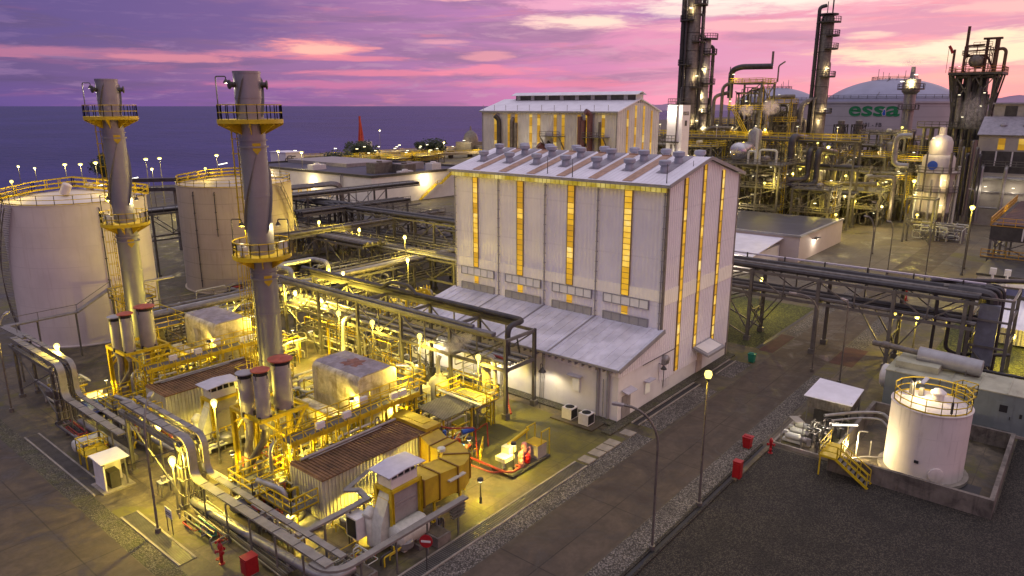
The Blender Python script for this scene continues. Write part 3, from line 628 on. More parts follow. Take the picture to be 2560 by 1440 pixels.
# ------------------------------------------------------------------ exhaust stacks
T['strake']=mat('strake_plate',(.20,.195,.19),.5,.4,.1)
def stack(label,x,y):
    o=thing('exhaust_stack',label,'chimney',(x,y,0),'tall twin steel chimneys'); R=.96
    q=M(); q.lathe(x,y,[(1.4,0),(1.4,.3),(R,.3),(R,30.3),(R+.03,30.3),(R+.03,30.45),(R-.06,30.45),(R-.1,29.)],40); ob('shell',q,T['stack'],o)
    q=M()
    for z in (4.2,8.3,12.2,15.8,21.4,24.6,28.6): q.lathe(x,y,[(R,z-.05),(R+.035,z-.05),(R+.035,z+.05),(R,z+.05)],40)
    for z in (15.0,25.0): q.lathe(x,y,[(R,z),(R+.16,z),(R+.16,z+.12),(R,z+.12)],40); q.lathe(x,y,[(R,z+.5),(R+.12,z+.5),(R+.12,z+.58),(R,z+.58)],40)
    ob('flange',q,T['stack'],o)
    fw=math.atan2(-y,-x)
    def strake(z0,z1,n=44,w=.29):
        for k in range(3):
            q=M(); vs=[];fs=[]
            for i in range(n+1):
                z=z0+(z1-z0)*i/n; a=fw+k*2*math.pi/3-.9+z*.30; c,s=math.cos(a),math.sin(a); e=min(1,i/2,(n-i)/2)
                for d in (-.02,.02):
                    vs+=[(x+R*.99*c-d*s,y+R*.99*s+d*c,z),(x+(R+w*e+.01)*c-d*s,y+(R+w*e+.01)*s+d*c,z)]
            for i in range(n):
                b=i*4; fs+=[(b,b+1,b+5,b+4),(b+3,b+2,b+6,b+7),(b+1,b+3,b+7,b+5)]
            q.add(vs,fs); ob('helical_strake',q,T['strake'],o,flat=True)
    strake(18.6,24.7,36,.17); strake(27.2,30.1,22,.14)
    for z,rr,a0,a1 in ((16.8,2.15,0,2*math.pi),(26.9,2.3,0,2*math.pi)):
        q=M(); n=28; P=ringpts(x,y,rr,z,n)
        vs=[(x+(R+.02)*math.cos(a0+(a1-a0)*i/n),y+(R+.02)*math.sin(a0+(a1-a0)*i/n),z) for i in range(n+1)]
        q.lathe(x,y,[(R+.02,z-.06),(rr,z-.06),(rr,z+.04),(R+.02,z+.04)],n)
        q.lathe(x,y,[(rr,z-.14),(rr+.04,z-.14),(rr+.04,z+.16),(rr,z+.16)],n)
        dk=ob('platform',q,T['yel'],o)
        q=M()
        for i in range(8):
            a=i*math.pi/4+.2; c,s=math.cos(a),math.sin(a); q.add([(x+R*c,y+R*s,z-.06),(x+rr*c,y+rr*s,z-.06),(x+rr*c,y+rr*s,z-.25),(x+R*c,y+R*s,z-.95),(x+R*c-.06*s,y+R*s+.06*c,z-.06),(x+rr*c-.06*s,y+rr*s+.06*c,z-.06),(x+rr*c-.06*s,y+rr*s+.06*c,z-.25),(x+R*c-.06*s,y+R*s+.06*c,z-.95)],[(0,1,2,3),(7,6,5,4),(1,5,6,2),(2,6,7,3)])
        obs('bracket',q,T['yel'],dk)
        q=M(); q.rail(ringpts(x,y,rr-.05,z+.04,20),1.15,1.2,.032); ob('railing',q,T['yel'],dk)
    q=M(); la=fw-1.25; c,s=math.cos(la),math.sin(la); q.ladder(x+(R+.25)*c,y+(R+.25)*s,2.,17.6,c,s,.5,.03); ob('ladder',q,T['yel'],o)
    q=M(); la=fw-2.3; c,s=math.cos(la),math.sin(la); q.ladder(x+(R+.25)*c,y+(R+.25)*s,16.8,26.9,c,s,.5,.03); ob('ladder',q,T['yel'],o)
    q=M(); z=29.5
    for a in (fw+1.45,fw-1.15,fw+2.9):
        c,s=math.cos(a),math.sin(a); q.drum((x+R*.9*c,y+R*.9*s,z),(x+(R+.35)*c,y+(R+.35)*s,z),.2,12,.2); q.drum((x+(R+.35)*c,y+(R+.35)*s,z),(x+(R+.42)*c,y+(R+.42)*s,z),.33,14,.15)
    ob('test_port',q,T['dsteel'],o)
    q=M()
    for z in (14.9,24.9):
        a=fw+.25; c,s=math.cos(a),math.sin(a); p=V((x+(R+.1)*c,y+(R+.1)*s,z)); u=V((-s,c,0))
        q.add([p+u*.3+V((0,0,.45)),p-u*.3+V((0,0,.45)),p-u*.3-V((0,0,.05)),p-V((0,0,.4)),p+u*.3-V((0,0,.05))],[(0,4,3,2,1)])
    obs('lifting_lug',q,T['yel'],o)
    # instrument boxes and lamp mast on the platforms
    q=M()
    for a,dz in ((fw+1.3,.4),(fw+1.05,.5),(fw-1.0,.5),(fw-.8,.3)):
        q.cb(x+1.8*math.cos(a),y+1.8*math.sin(a),16.85+dz,.5,.4,.6); q.cb(x+1.8*math.cos(a),y+1.8*math.sin(a),16.85,.08,.08,dz)
    obs('instrument_box',q,T['palepump'],o)
    Rt=V((math.sin(YAW),-math.cos(YAW),0)); 
    for zb,rr,sd,zt in ((26.9,2.3,-1,30.1),(16.8,2.15,-1,19.6),(16.8,2.15,1,19.6)):
        b=V((x,y,0))+Rt*(sd*rr); q=M(); q.tube([(b.x,b.y,zb),(b.x,b.y,zt),(b.x-Rt.x*sd*.75,b.y-Rt.y*sd*.75,zt),(b.x-Rt.x*sd*.75,b.y-Rt.y*sd*.75,zt-.25)],.045,6,.12); mo=ob('lamp_mast',q,T['dsteel'],o)
        hx,hy=b.x-Rt.x*sd*.75,b.y-Rt.y*sd*.75; q=M(); q.lathe(hx,hy,[(.06,zt-.2),(.2,zt-.4),(.2,zt-.48)],12); ob('lamp_shade',q,T['dsteel'],mo)
        q=M(); q.lathe(hx,hy,[(.13,zt-.5),(.13,zt-.49)],10); ob('lamp_lens',q,T['spark'],mo)
        light((hx,hy,zt-.62),170,WARM if zb<20 else WHT,o,.06)
    return o
stack('nearer tall silver chimney with spiral fins and yellow platforms',29.4,49.5)
stack('farther tall silver chimney with spiral fins, in front of the large left tank',29.3,73.7)
# ------------------------------------------------------------------ turbine units
def post_lamp(x,y,z,label,watt,col=SOD,h=None,aim=None):
    o=thing('post_lamp',label,'lamp',(x,y,0),'small post lamps among the turbine units')
    q=M(); q.cyl(x,y,0,z,.045,n=8); q.cyl(x,y,0,.5,.1,n=8); ob('post',q,T['dsteel'],o)
    q=M(); q.lathe(x,y,[(.0,z+.34),(.2,z+.30),(.24,z+.12),(.22,z+.10)],12); ob('lamp_cap',q,T['dsteel'],o)
    q=M(); q.lathe(x,y,[(.08,z-.02),(.15,z+.02),(.15,z+.11),(.05,z+.11)],10); ob('lamp_glass',q,T['spark'],o)
    light((x,y,z-.12),watt,col,o,.08,'SPOT',(x,y,0),165); return o
def tube_lamp(x,y,z,dx,dy,label,watt,col=WARM):
    o=thing('tube_lamp',label,'lamp',(x,y,0),'swan neck tube lamps'); q=M(); z0=2.5
    q.tube([(x,y,z0),(x,y,z-.1),(x+dx*.5,y+dy*.5,z+.15)],.04,6,.4); ob('post',q,T['dsteel'],o)
    p=V((x+dx*.5,y+dy*.5,z+.15)); e=V((x+dx*1.7,y+dy*1.7,z+.35)); q=M(); q.bar(p,e,.2,.1); ob('lamp_housing',q,T['slat'],o)
    q=M(); q.bar(p-V((0,0,.065)),e-V((0,0,.065)),.14,.03); ob('lamp_tube',q,T['spark'],o)
    light((p+e)/2-V((0,0,.3)),watt,col,o,.2); return o
T['dfl']=mat('duct_flange',(.22,.12,.02),.5)
def unit(D,w):
    Y=lambda y:y+D
    nm=w
    o=thing('turbine_enclosure',f'long turbine enclosure with rusty ribbed roof and ribbed yellow walls, {nm}','enclosure',(30,Y(39.5),0),'turbine enclosures')
    q=M(); a,b,c,d=25.25,34.9,Y(37.55),Y(41.4)
    q.ribs((a,c),(b,c),.45,3.45,(0,-1),.3,.06); q.ribs((a,d),(a,c),.45,3.45,(-1,0),.3,.06); q.ribs((b,c),(b,d),.45,3.45,(1,0),.3,.06); q.bx(a+.02,c+.02,.3,b-.02,d,3.44); ob('wall',q,T['encl'],o)
    q=M(); q.ribs((a-.08,Y(37.5)),(b+.08,Y(37.5)),3.46,3.55,(0,-1),.3,.02)
    n=34
    for i in range(n): x=a+(b-a)*(i+.5)/n; q.bar((x,c-.12,3.53),(x,d,3.58),.16,.06)
    q.bx(a-.08,c-.12,3.46,b+.08,d,3.5); ob('roof',q,T['rust'],o)
    q=M(); q.bx(a-.3,c-.3,0,b+.3,d+.2,.3); q.bx(a-.1,c-.1,.3,b+.1,c,.5); ob('base',q,T['conc'],o)
    q=M(); q.tube([(a+.5,d-.6,3.75),(b-.3,d-.6,3.75)],.11,8); q.tube([(a+1,d-.9,3.72),(b-2,d-.9,3.72)],.05,6); obs('roof_pipe',q,T['clad'],o)
    q=M(); q.bx(b,Y(37.4),.6,b+1.3,Y(41.4),3.7); q.bx(b-.15,Y(37.35),3.5,b+1.4,Y(41.5),3.85); q.bx(b+.1,Y(37.2),.3,b+.3,Y(37.4),3.6); ob('end_housing',q,T['yelduct'],o)
    q=M(); q.bx(b+.3,Y(38.2),3.85,b+1.1,Y(40.6),3.9); ob('hatch',q,T['yel'],o)
    for i in range(9):
        x=a+.7+i*1.12; q=M(); q.bar((x,d-.05,3.55),(x,d-.05,5.1),.08); q.cb(x,d-.05,3.58,.5,.45,.06); q.bar((x,d-.05,4.6),(x,d+.7,5.05),.06); ob('support_stand',q,T['yel'],o)
    # raised walkway behind the roof
    o=thing('raised_walkway',f'yellow railed walkway along the back of the turbine enclosure, {nm}','walkway',(31,Y(42.2),0),'raised walkways')
    z=4.7; x0,x1,ya,yb=25.6,38.,Y(41.55),Y(42.9)
    q=M(); q.bx(x0,ya,z,x1,yb,z+.05); ob('deck',q,T['treadgrate'],o)
    q=M(); q.bx(x0,ya-.06,z-.22,x1,ya,z+.1); q.bx(x0,yb,z-.22,x1,yb+.06,z+.1)
    for i in range(6):
        x=x0+.3+i*(x1-x0-.6)/5
        q.bar((x,yb-.1,0),(x,yb-.1,z),.14); q.bar((x,ya+.1,3.5),(x,ya+.1,z),.12)
    ob('frame',q,T['yel'],o)
    q=M(); q.rail([(x0,ya,z+.05),(x1,ya,z+.05)],1.1,1.05,.035); q.rail([(x0,yb,z+.05),(x1,yb,z+.05)],1.1,1.05,.035); ob('railing',q,T['yel'],o)
    q=M(); q.ladder(x0-.05,Y(42.3),0.3,z+1.2,-1,0,.5,.035); ob('ladder',q,T['yel'],o)
    q=M()
    for i,(x,y) in enumerate(((28.,ya-.12),(30.4,ya-.12),(33.,yb-.2),(35.1,ya-.1),(36.,ya-.1))): q.cb(x,y,z+.5,.7,.3,.45)
    obs('junction_box',q,T['slat'],o)
    q=M()
    for k in range(4): q.tube([(x0+.5,yb+.15,z-.35-k*.14),(x1,yb+.15,z-.35-k*.14)],.05,6)
    obs('cable_run',q,T['clad'],o)
    # intake filter house
    o=thing('intake_filter_house',f'grey air intake tower in a yellow frame under a pale flat roof, {nm}','intake tower',(27.6,Y(32.8),0),'air intake towers')
    xa,xb,ya,yb=26.5,28.95,Y(31.95),Y(33.4)
    q=M(); q.bx(xa+.12,ya+.12,.35,xb-.12,yb-.1,3.95); 
    for k in range(2): q.bx(xa+.3,ya+.06,2.75+k*.28,xb-.3,ya+.12,2.9+k*.28)
    ob('housing',q,T['greybox'],o)
    q=M()
    for x in (xa,xb):
        for y in (ya,yb): q.hb((x,y,0),(x,y,4.25),.24)
    q.bar((xa,ya,4.12),(xb,ya,4.12),.22); q.bar((xa,yb,4.12),(xb,yb,4.12),.22); q.bar((xa,ya,4.12),(xa,yb,4.12),.22); q.bar((xb,ya,4.12),(xb,yb,4.12),.22); q.bar((xa,ya,1.2),(xa,yb,1.2),.2); q.bar((xa,ya,3.4),(xa,yb,3.4),.18); ob('frame',q,T['yel'],o)
    q=M(); q.bx(xa+.12,ya+.1,4.24,xb-.12,yb-.05,4.85); q.bx(xa+.12,ya+.1,5.25,xb-.12,yb-.05,5.3)
    for i in range(5): x=xa+.14+i*(xb-xa-.28)/4; q.bx(x-.04,ya+.1,4.85,x+.04,ya+.16,5.25); q.bx(x-.04,yb-.11,4.85,x+.04,yb-.05,5.25)
    q.bx(xa+.12,ya+.6,4.85,xa+.18,ya+.72,5.25)
    ob('louver_cabin',q,T['slat'],o)
    q=M(); q.bx(xa+.2,ya+.2,4.85,xb-.2,yb-.13,5.25); ob('louver_opening',q,T['dark'],o)
    q=M(); xm=(xa+xb)/2; q.prisy([(xa-.35,5.3),(xm,5.42),(xb+.35,5.3),(xb+.35,5.36),(xm,5.5),(xa-.35,5.36)],ya-.28,yb+.28); ob('roof',q,T['purple'],o)
    q=M(); q.prisy([(xa-.9,.3),(xa+.1,.3),(xa+.1,3.9),(xa-.2,3.2),(xa-.75,1.9)],ya+.25,yb-.2); ob('side_hood',q,T['palepump'],o)
    q=M(); q.cb(xb-.75,ya-.45,.35,.9,.8,1.15); ob('control_box',q,T['greybox'],o)
    q=M(); q.tube([(xa-.7,yb-.1,.2),(xa-.8,yb-.1,1.6),(xa-.65,yb+.2,2.4)],.26,12,.5); q.drum((xa-.85,yb+.1,2.2),(xa-.35,yb+.2,2.5),.36,14); ob('fan_duct',q,T['palepump'],o)
    # yellow intake duct
    o=thing('intake_duct',f'bright yellow sheet metal air duct bending round to the enclosure, {nm}','duct',(33,Y(34),0),'yellow air ducts')
    def sect(c,dirx,diry,wd,z0,z1): nx,ny=-diry,dirx; return [(c[0]+nx*wd,c[1]+ny*wd,z0),(c[0]-nx*wd,c[1]-ny*wd,z0),(c[0]-nx*wd,c[1]-ny*wd,z1),(c[0]+nx*wd,c[1]+ny*wd,z1)]
    path=[((29.1,Y(32.75)),(1,0),1.0,2.0,3.9),((30.6,Y(32.75)),(1,0),.95,1.9,3.75),((32.4,Y(32.75)),(1,0),.95,1.6,3.55)]
    for k in range(1,7):
        t=k/6*math.pi/2; path.append(((32.4+2.1*math.sin(t),Y(34.85-2.1*math.cos(t))),(math.cos(t),math.sin(t)),.95,1.5,3.4))
    path+=[((34.6,Y(35.9)),(0,1),.95,1.5,3.3),((35.,Y(37.3)),(.0,1),.95,1.2,3.5)]
    vs=[];fs=[]
    for c,dd,wd,z0,z1 in path: vs+=sect(c,dd[0],dd[1],wd,z0,z1)
    for i in range(len(path)-1):
        for j in range(4): k=(j+1)%4; fs.append((i*4+j,i*4+k,i*4+4+k,i*4+4+j))
    fs+=[(3,2,1,0),tuple(len(vs)-4+j for j in range(4))]
    q=M(); q.add(vs,fs); ob('duct_body',q,T['yelduct'],o)
    q=M()
    for i in (0,1,2,5,8,9,10):
        c,dd,wd,z0,z1=path[i]; S=sect(c,dd[0],dd[1],wd+.05,z0-.05,z1+.05)
        f_=M()
        for j in range(4): f_.bar(S[j],S[(j+1)%4],.10,.10)
        ob('flange',f_,T['dfl'],o)
    q=M(); q.cyl(33.6,Y(34.6),3.4,3.62,.3,n=16); q.bar((31.4,Y(31.75),2.9),(33.,Y(31.75),2.9),.4,.1); ob('fittings',q,T['palepump'],o)
    q=M()
    for x,y in ((30.2,31.95),(30.2,33.5),(32.8,32.0),(34.9,33.6),(33.2,35.4)): q.bar((x,Y(y),0),(x,Y(y),1.75),.14)
    q.bar((30.2,Y(31.95),1.75),(32.8,Y(32),1.6),.12); obs('leg',q,T['yel'],o)
    # exhaust silencers on their frame
    o=thing('silencer_frame',f'yellow steel frame on legs carrying three exhaust silencers, {nm}','steel frame',(27,Y(46.4),0),'yellow silencer frames')
    zf=5.75; cs=[(25.1,Y(44.5)),(29.1,Y(44.5)),(29.1,Y(48.6)),(25.1,Y(48.6))]
    for i,(x,y) in enumerate(((25.2,Y(48.5)),(27.5,Y(44.55)),(28.9,Y(48.4)),(25.9,Y(46.6)))):
        q=M(); q.hb((x,y,0),(x,y,zf-.1),.34); obs('leg',q,T['yel'],o)
    q=M()
    for i in range(4): q.bar((*cs[i],zf),(*cs[(i+1)%4],zf),.22,.28)
    q.bar((25.1,Y(46.5),zf),(29.1,Y(46.5),zf),.2,.24); q.bar((27.1,Y(44.5),zf),(27.1,Y(48.6),zf),.2,.24); ob('ring_beam',q,T['yel'],o)
    q=M()
    for a_,b_ in (((25.2,Y(48.5),3.6),(27.,Y(48.6),zf)),((27.5,Y(44.55),3.4),(29.,Y(44.6),zf)),((27.5,Y(44.55),3.4),(25.3,Y(44.6),zf)),((27.5,Y(44.55),2.),(28.9,Y(48.4),4.2)),((25.2,Y(48.5),4.6),(25.9,Y(46.6),zf)),((25.9,Y(46.6),3.),(27.5,Y(44.55),4.6)),((28.9,Y(48.4),3.6),(29.1,Y(46),zf))): q.bar(a_,b_,.16)
    obs('brace',q,T['yel'],o)
    for i,(x,y,r,zt,cm,lb) in enumerate(((25.75,Y(45.05),.54,9.55,'redcap','front'),(27.7,Y(45.5),.72,9.75,'redcap','large'),(25.45,Y(46.75),.52,9.0,'sil','dull-capped'))):
        s_=thing('exhaust_silencer',{'front':f'slim grey silencer cylinder with red rain cap, {nm}','large':f'widest grey silencer cylinder under a red rain cap, {nm}','dull-capped':f'slim grey silencer cylinder with faded cap, {nm}'}[lb],'silencer',(x,y,zf),'exhaust silencers with rain caps')
        q=M(); q.lathe(x,y,[(r*.45,zf-.9),(r*.9,zf-.35),(r,zf-.2),(r,zt-.42),(r-.05,zt-.42),(r-.06,zt-1.)],28); ob('body',q,T['sil'],s_)
        q=M(); q.lathe(x,y,[(r*.97,zt-.44),(r*.97,zt-.08)],28); ob('opening',q,T['dark'],s_)
        q=M(); q.lathe(x,y,[(0,zt-.04),(r*1.28,zt-.1),(r*1.28,zt-.02),(r*.6,zt+.1),(0,zt+.14)],28); ob('rain_cap',q,T[cm],s_)
        q=M()
        for k in range(4): a_=k*math.pi/2+.4; q.bar((x+r*1.0*math.cos(a_),y+r*1.0*math.sin(a_),zt-.7),(x+r*1.04*math.cos(a_),y+r*1.04*math.sin(a_),zt-.06),.05); q.cb(x+r*1.05*math.cos(a_),y+r*1.05*math.sin(a_),zf-.1,.16,.16,.35)
        obs('cap_bracket',q,T['dsteel'],s_)
        q=M(); q.tube([(x,y,zf-.8),(x,y,zf-1.6),(x-.9+.6*i,y+1.2,1.9),(x-.9+.6*i,y+1.2,.4)] if i!=1 else [(x,y,zf-.8),(x,y,2.2),(x+.6,y+.8,1.2)],.27 if i!=1 else .4,12,.5); ob('exhaust_pipe',q,T['sil' if i else 'clad2'],s_)
    # jacketed boiler box and the smaller box in front
    o=thing('jacketed_boiler',f'big jacketed boiler box with streaked yellow side and purple-grey top, {nm}','boiler',(35.3,Y(46.7),0),'jacketed boilers')
    x0,x1,ya,yb,z0,z1=33.3,37.3,Y(43.6),Y(49.8),2.4,6.9
    def soft(x0,x1,ya,yb,z0,z1,r=.45):
        q=M(); pr=[(x0,z0),(x0,z1-r)]+[(x0+r-r*math.cos(t),z1-r+r*math.sin(t)) for t in [math.pi/8*k for k in range(1,4)]]+[(x0+r,z1),(x1-r,z1)]+[(x1-r+r*math.sin(t),z1-r+r*math.cos(t)) for t in [math.pi/8*k for k in range(1,4)]]+[(x1,z1-r),(x1,z0)]
        return q.prisy(pr,ya,yb)
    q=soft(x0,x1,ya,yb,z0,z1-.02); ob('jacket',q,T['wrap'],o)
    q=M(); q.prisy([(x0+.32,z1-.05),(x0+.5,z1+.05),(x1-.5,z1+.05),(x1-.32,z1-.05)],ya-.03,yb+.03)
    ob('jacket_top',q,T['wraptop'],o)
    q=M(); pts=[]
    for k in range(18):
        a_=k*2*math.pi/18; r_=.55+.5*((k*7)%5)/5; pts.append((35.3+r_*1.2*math.cos(a_),Y(46.7)+r_*1.3*math.sin(a_)))
    if D==0: q.prism(pts,z1+.045,z1+.06); ob('rust_patch',q,mat('rust_patch',(.26,.11,.07),.8,0,.4,2.,.5,(.3,.27,.28)),o)
    q=M(); q.bx(x0+.2,ya+.3,0,x1-.2,yb-.3,z0)
    for y in (ya+.4,Y(46.7),yb-.4):
        for x in (x0+.05,x1-.05): q.bar((x,y,0),(x,y,z0),.22)
    ob('support',q,T['encl'],o)
    q=M(); q.prisy([(x0-.7,2.6),(x0,2.6),(x0,3.4),(x0-.6,3.1)],ya+.2,yb-.3); ob('ledge_duct',q,T['yel'],o)
    o=thing('jacketed_duct_box',f'low jacketed box with rounded top in front of the boiler box, {nm}','boiler',(31.9,Y(46.2),0),'low jacketed boxes')
    q=soft(31.2,32.55,Y(44.2),Y(49.2),.1,4.1,.4); ob('jacket',q,T['wrap'],o)
    q=M()
    for k in range(5): q.bx(31.15,Y(44.6+k*1.05),1.,31.2,Y(44.68+k*1.05),3.6)
    q.bx(31.1,Y(44.15),3.9,31.3,Y(49.25),4.05); obs('strap',q,T['yel'],o)
    # pumps and valves skid at the enclosure end
    r=random.Random(int(D)+3)
    o=thing('gear_skid',f'yellow railed equipment skid crowded with pipes at the enclosure end, {nm}','equipment skid',(24.3,Y(39.4),0),'railed equipment skids')
    q=M(); q.bx(22.9,Y(37.6),.2,25.1,Y(41.6),.35); ob('base',q,T['conc'],o)
    q=M(); q.rail([(22.9,Y(41.6),1.9),(22.9,Y(37.8),1.9),(25.,Y(37.8),1.9)],1.1,.9,.035); q.rail([(22.9,Y(43.5),2.1),(26,Y(43.5),2.1)],1.1,.9,.035); ob('railing',q,T['yel'],o)
    q=M(); q.bx(22.9,Y(37.8),1.83,25.1,Y(38.5),1.9); q.bx(22.9,Y(38.5),1.83,23.6,Y(41.6),1.9); ob('deck',q,T['treadgrate'],o)
    q=M(); q.ladder(25.25,Y(41.9),.3,3.7,-1,0,.45,.03,False); ob('ladder',q,T['yel'],o)
    for k in range(14):
        q=M(); x,y=23.+r.random()*2,Y(38+r.random()*3.4); zt=.8+r.random()*2.2; P=[(x,y,.3),(x,y,zt),(x+r.choice((-.7,.7)),y,zt)]
        if r.random()<.6: P.append((P[-1][0],y+r.choice((-1,1))*.8,zt))
        q.tube(P,r.choice((.05,.07,.1)),7,.12); q.cb(x,y,zt*.55,.22,.22,.22); ob('pipe',q,T[r.choice(('clad','yel','yel','clad2','redcap'))],o)
    q=M(); q.drum((24.3,Y(39),.8),(24.3,Y(40.3),.8),.45,14); ob('drum',q,T['clad'],o)
    q=M(); q.drum((26.9,Y(42.9),1.2),(26.9,Y(43.6),1.2),1.0,18); q.drum((24.6,Y(44.2),.6),(24.6,Y(44.2),2.9),.3,12); ob('vessel',q,T['clad2'],o)
    o=thing('pipe_manifold',f'tangle of yellow-lit pipes and valves between boiler and walkway, {nm}','pipework',(31,Y(43.4),0),'pipe manifolds beside the boilers')
    for k in range(18):
        q=M(); x,y=28.6+r.random()*4.4,Y(43.1+r.random()*1.0+(r.random()*4 if x_ok(k) else 0)); zt=1.2+r.random()*3
        q.tube([(x,y,0),(x,y,zt),(x+r.choice((-1,1)),y,zt),(x+r.choice((-1,1)),y+r.choice((-.8,.8)),zt+.1)],r.choice((.05,.08,.12)),7,.15); q.cyl(x,y,zt*.5,zt*.5+.06,.2,n=10); q.cb(x,y,.0,.3,.3,.12); ob('pipe',q,T[r.choice(('clad','yel','clad','encl'))],o)
    return
x_ok=lambda k:k%3==0
unit(0,'nearer unit'); unit(22.55,'farther left unit')
# ------------------------------------------------------------------ pipe racks
def rack(label,axis,a0,a1,c0,c1,zs,cols,pipes,col='steel',group='steel pipe racks',w=.3,brace=(),base=True,top_rail=None,name='pipe_rack',cat='pipe rack'):
    P=(lambda a,c,z:(a,c,z)) if axis=='x' else (lambda a,c,z:(c,a,z))
    o=thing(name,label,cat,P((a0+a1)/2,(c0+c1)/2,0),group); mt=T[col]; zt=zs[-1]
    for a in cols:
        for c in (c0,c1):
            q=M(); q.hb(P(a,c,0),P(a,c,zt),w); 
            if base: q.bar(P(a,c,0),P(a,c,.55),w*1.9)
            ob('column',q,mt,o)
        for z in zs:
            q=M(); q.bar(P(a,c0,z-w*.6),P(a,c1,z-w*.6),w*.7,w*.95); ob('cross_beam',q,mt,o)
    for z in zs:
        for c in (c0,c1):
            q=M(); q.bar(P(a0,c,z-w*.6),P(a1,c,z-w*.6),w*.65,w*.9); ob('long_beam',q,mt,o)
    if len(zs)>1:
        q=M()
        for i,(a,b) in enumerate(zip(cols,cols[1:])):
            for c in (c0,c1):
                n=2
                for k in range(n):
                    x0=a+(b-a)*k/n;x1=a+(b-a)*(k+1)/n; u,v=(zs[-2],zt-w) if k%2 else (zt-w,zs[-2])
                    q.bar(P(x0,c,u),P(x1,c,v),w*.4); q.bar(P(x1,c,zs[-2]),P(x1,c,zt-w),w*.4)
        obs('truss_brace',q,mt,o)
    for a,b in brace:
        q=M()
        for c in (c0,c1): q.bar(P(a,c,.5),P(b,c,zs[0]-w),w*.45); q.bar(P(b,c,.5),P(a,c,zs[0]-w),w*.45)
        obs('brace',q,mt,o)
    for pp in pipes:
        c,z,r,m=pp[:4]; s=pp[4] if len(pp)>4 else a0; e=pp[5] if len(pp)>5 else a1
        q=M(); q.tube([P(s,c,z+r),P(e,c,z+r)],r,8); 
        k=min(s,e)+1.2
        while k<max(s,e): q.lathe(0,0,[],3) if False else None; q.bar(P(k,c,z),P(k+.12,c,z),r*1.4,r*.6); k+=3.1
        ob('pipe',q,T[m],o)
    if top_rail:
        q=M(); q.rail([P(a0,top_rail,zt),P(a1,top_rail,zt)],1.,2.,.04); ob('railing',q,mt,o)
    return o
def tray(q,pts,w=.8,h=.14):
    for a,b in zip(pts,pts[1:]): q.bar(a,b,w,h)
    return q
ra=rack('long pipe rack with two dark trays on top, crossing in front of the hall','y',39.2,74,46.4,50.6,[4.9,7.75],[39.2,46.2,53.2,60.2,67.2,74],
  [(47.1+.42*k,5.,.09+.05*(k%3==0),('clad','clad2','dpipe')[k%3]) for k in range(8)],brace=((53.2,60.2),(67.2,74)))
q=M(); q.bx(45.95,40.5,7.8,46.6,76.2,8.1); q.tube([(46.3,76,8.25),(46.3,43,8.25)],.19,8); obs('cable_tray',q,mat('tray_blue_grey',(.17,.17,.20),.5,.3,.25),ra)
q=M(); q.bx(50.2,41.5,7.8,50.95,76.2,8.15); q.tube([(50.5,76,8.35),(50.5,40.3,8.35),(48.,40.3,8.35),(48.,40.3,5.6)],.27,10,.9,5); obs('cable_tray',q,T['dpipe'],ra)
q=M(); q.tube([(50.3,60.5,8.4),(50.3,59,9.2),(50.3,56,9.2),(50.3,55.,8.4)],.2,8,.4); q.bar((48,39.2,7.6),(50.6,41,5),.14); q.bar((46.4,39.4,7.4),(46.4,44,5),.14); obs('pipe_loop',q,T['dpipe'],ra)
q=M(); q.tube([(47.6,43,5.3),(47.6,41.5,5.3),(47.4,41.2,1.9),(45.5,41.6,1.9),(44,43.5,1.9),(40.2,43.2,1.9)],.13,8,.5); q.tube([(47.1,43,5.3),(47.1,41.2,5.3),(46.9,40.9,2.1),(45.3,41.2,2.1),(43.8,42.9,2.1),(40.2,42.7,2.1)],.16,8,.5); q.tube([(48.2,62.5,5.3),(46.,62.2,5.3),(45.6,62,2.),(44.5,60.5,1.8),(40.5,58,1.8)],.2,8,.6); obs('drop_pipe',q,T['encl'],ra)
q=M(); q.tube([(47.9,42,5.2),(47.9,40.6,5.2),(47.9,40.2,.9),(46.8,38.9,.5)],.1,8,.5); ob('red_pipe',q,T['redpipe'],ra)
q=M()
for k in range(9): q.tube([(46.9+.12*k,42.6,5.1),(46.9+.12*k,42.3,.1)],.045,5)
obs('riser',q,T['encl'],ra)
rack('pipe rack running away behind the twin chimneys, with ribbed insulated pipes','x',30,84,74.6,78.6,[3.6,6.2],[31,38,45,52.5,60,68,76,83.5],
  [(75+.5*k,6.25,(.30,.14,.12,.22,.12,.10,.16,.12)[k],('clad2','clad','dpipe','clad','clad','dpipe','clad2','clad')[k]) for k in range(8)]+[(75.2+.6*k,3.65,.12,('clad','dpipe')[k%2]) for k in range(6)],top_rail=78.6,brace=((38,45),(60,68)))
o=thing('expansion_loop','big grey pipe loop standing above the rack, right of the nearer chimney','pipe',(52,77,0),None)
q=M(); q.tube([(48.9,76.,6.),(48.9,76.,8.3),(48.9,79.5,8.3),(54.5,79.5,8.3),(54.5,76.3,8.3),(54.5,76.3,6.2),(70,76.3,6.5)],.36,10,.9,4); ob('pipe',q,T['clad'],o)
q=M(); q.bar((51,79.5,0),(51,79.5,8.),.2); q.bar((54,79.5,0),(54,79.5,8.),.2); obs('support',q,T['steel'],o)
rc=rack('tall pipe rack passing behind the hall toward the low white building','y',59,150,83.2,88.2,[5.2,9.0],[60,68,77,86,96,106,118,130,142],
  [(83.7+.55*k,9.05,(.3,.16,.22,.14,.25,.14,.2,.12)[k],('dpipe','clad','dpipe','clad2','dpipe','clad','clad2','dpipe')[k]) for k in range(8)]+[(83.8+.7*k,5.25,.16,('clad','dpipe','clad2')[k%3]) for k in range(6)],top_rail=88.2)
q=M()
for k in range(6): q.tube([(84+.55*k,128-k*1.1,9.6),(84+.55*k,118-k*1.1,9.6),(84+.55*k,116.2-k*1.1,9.6),(84+.55*k,116-k*1.1,4.6),(84+.55*k,108,4.2)],.26,8,1.2,4)
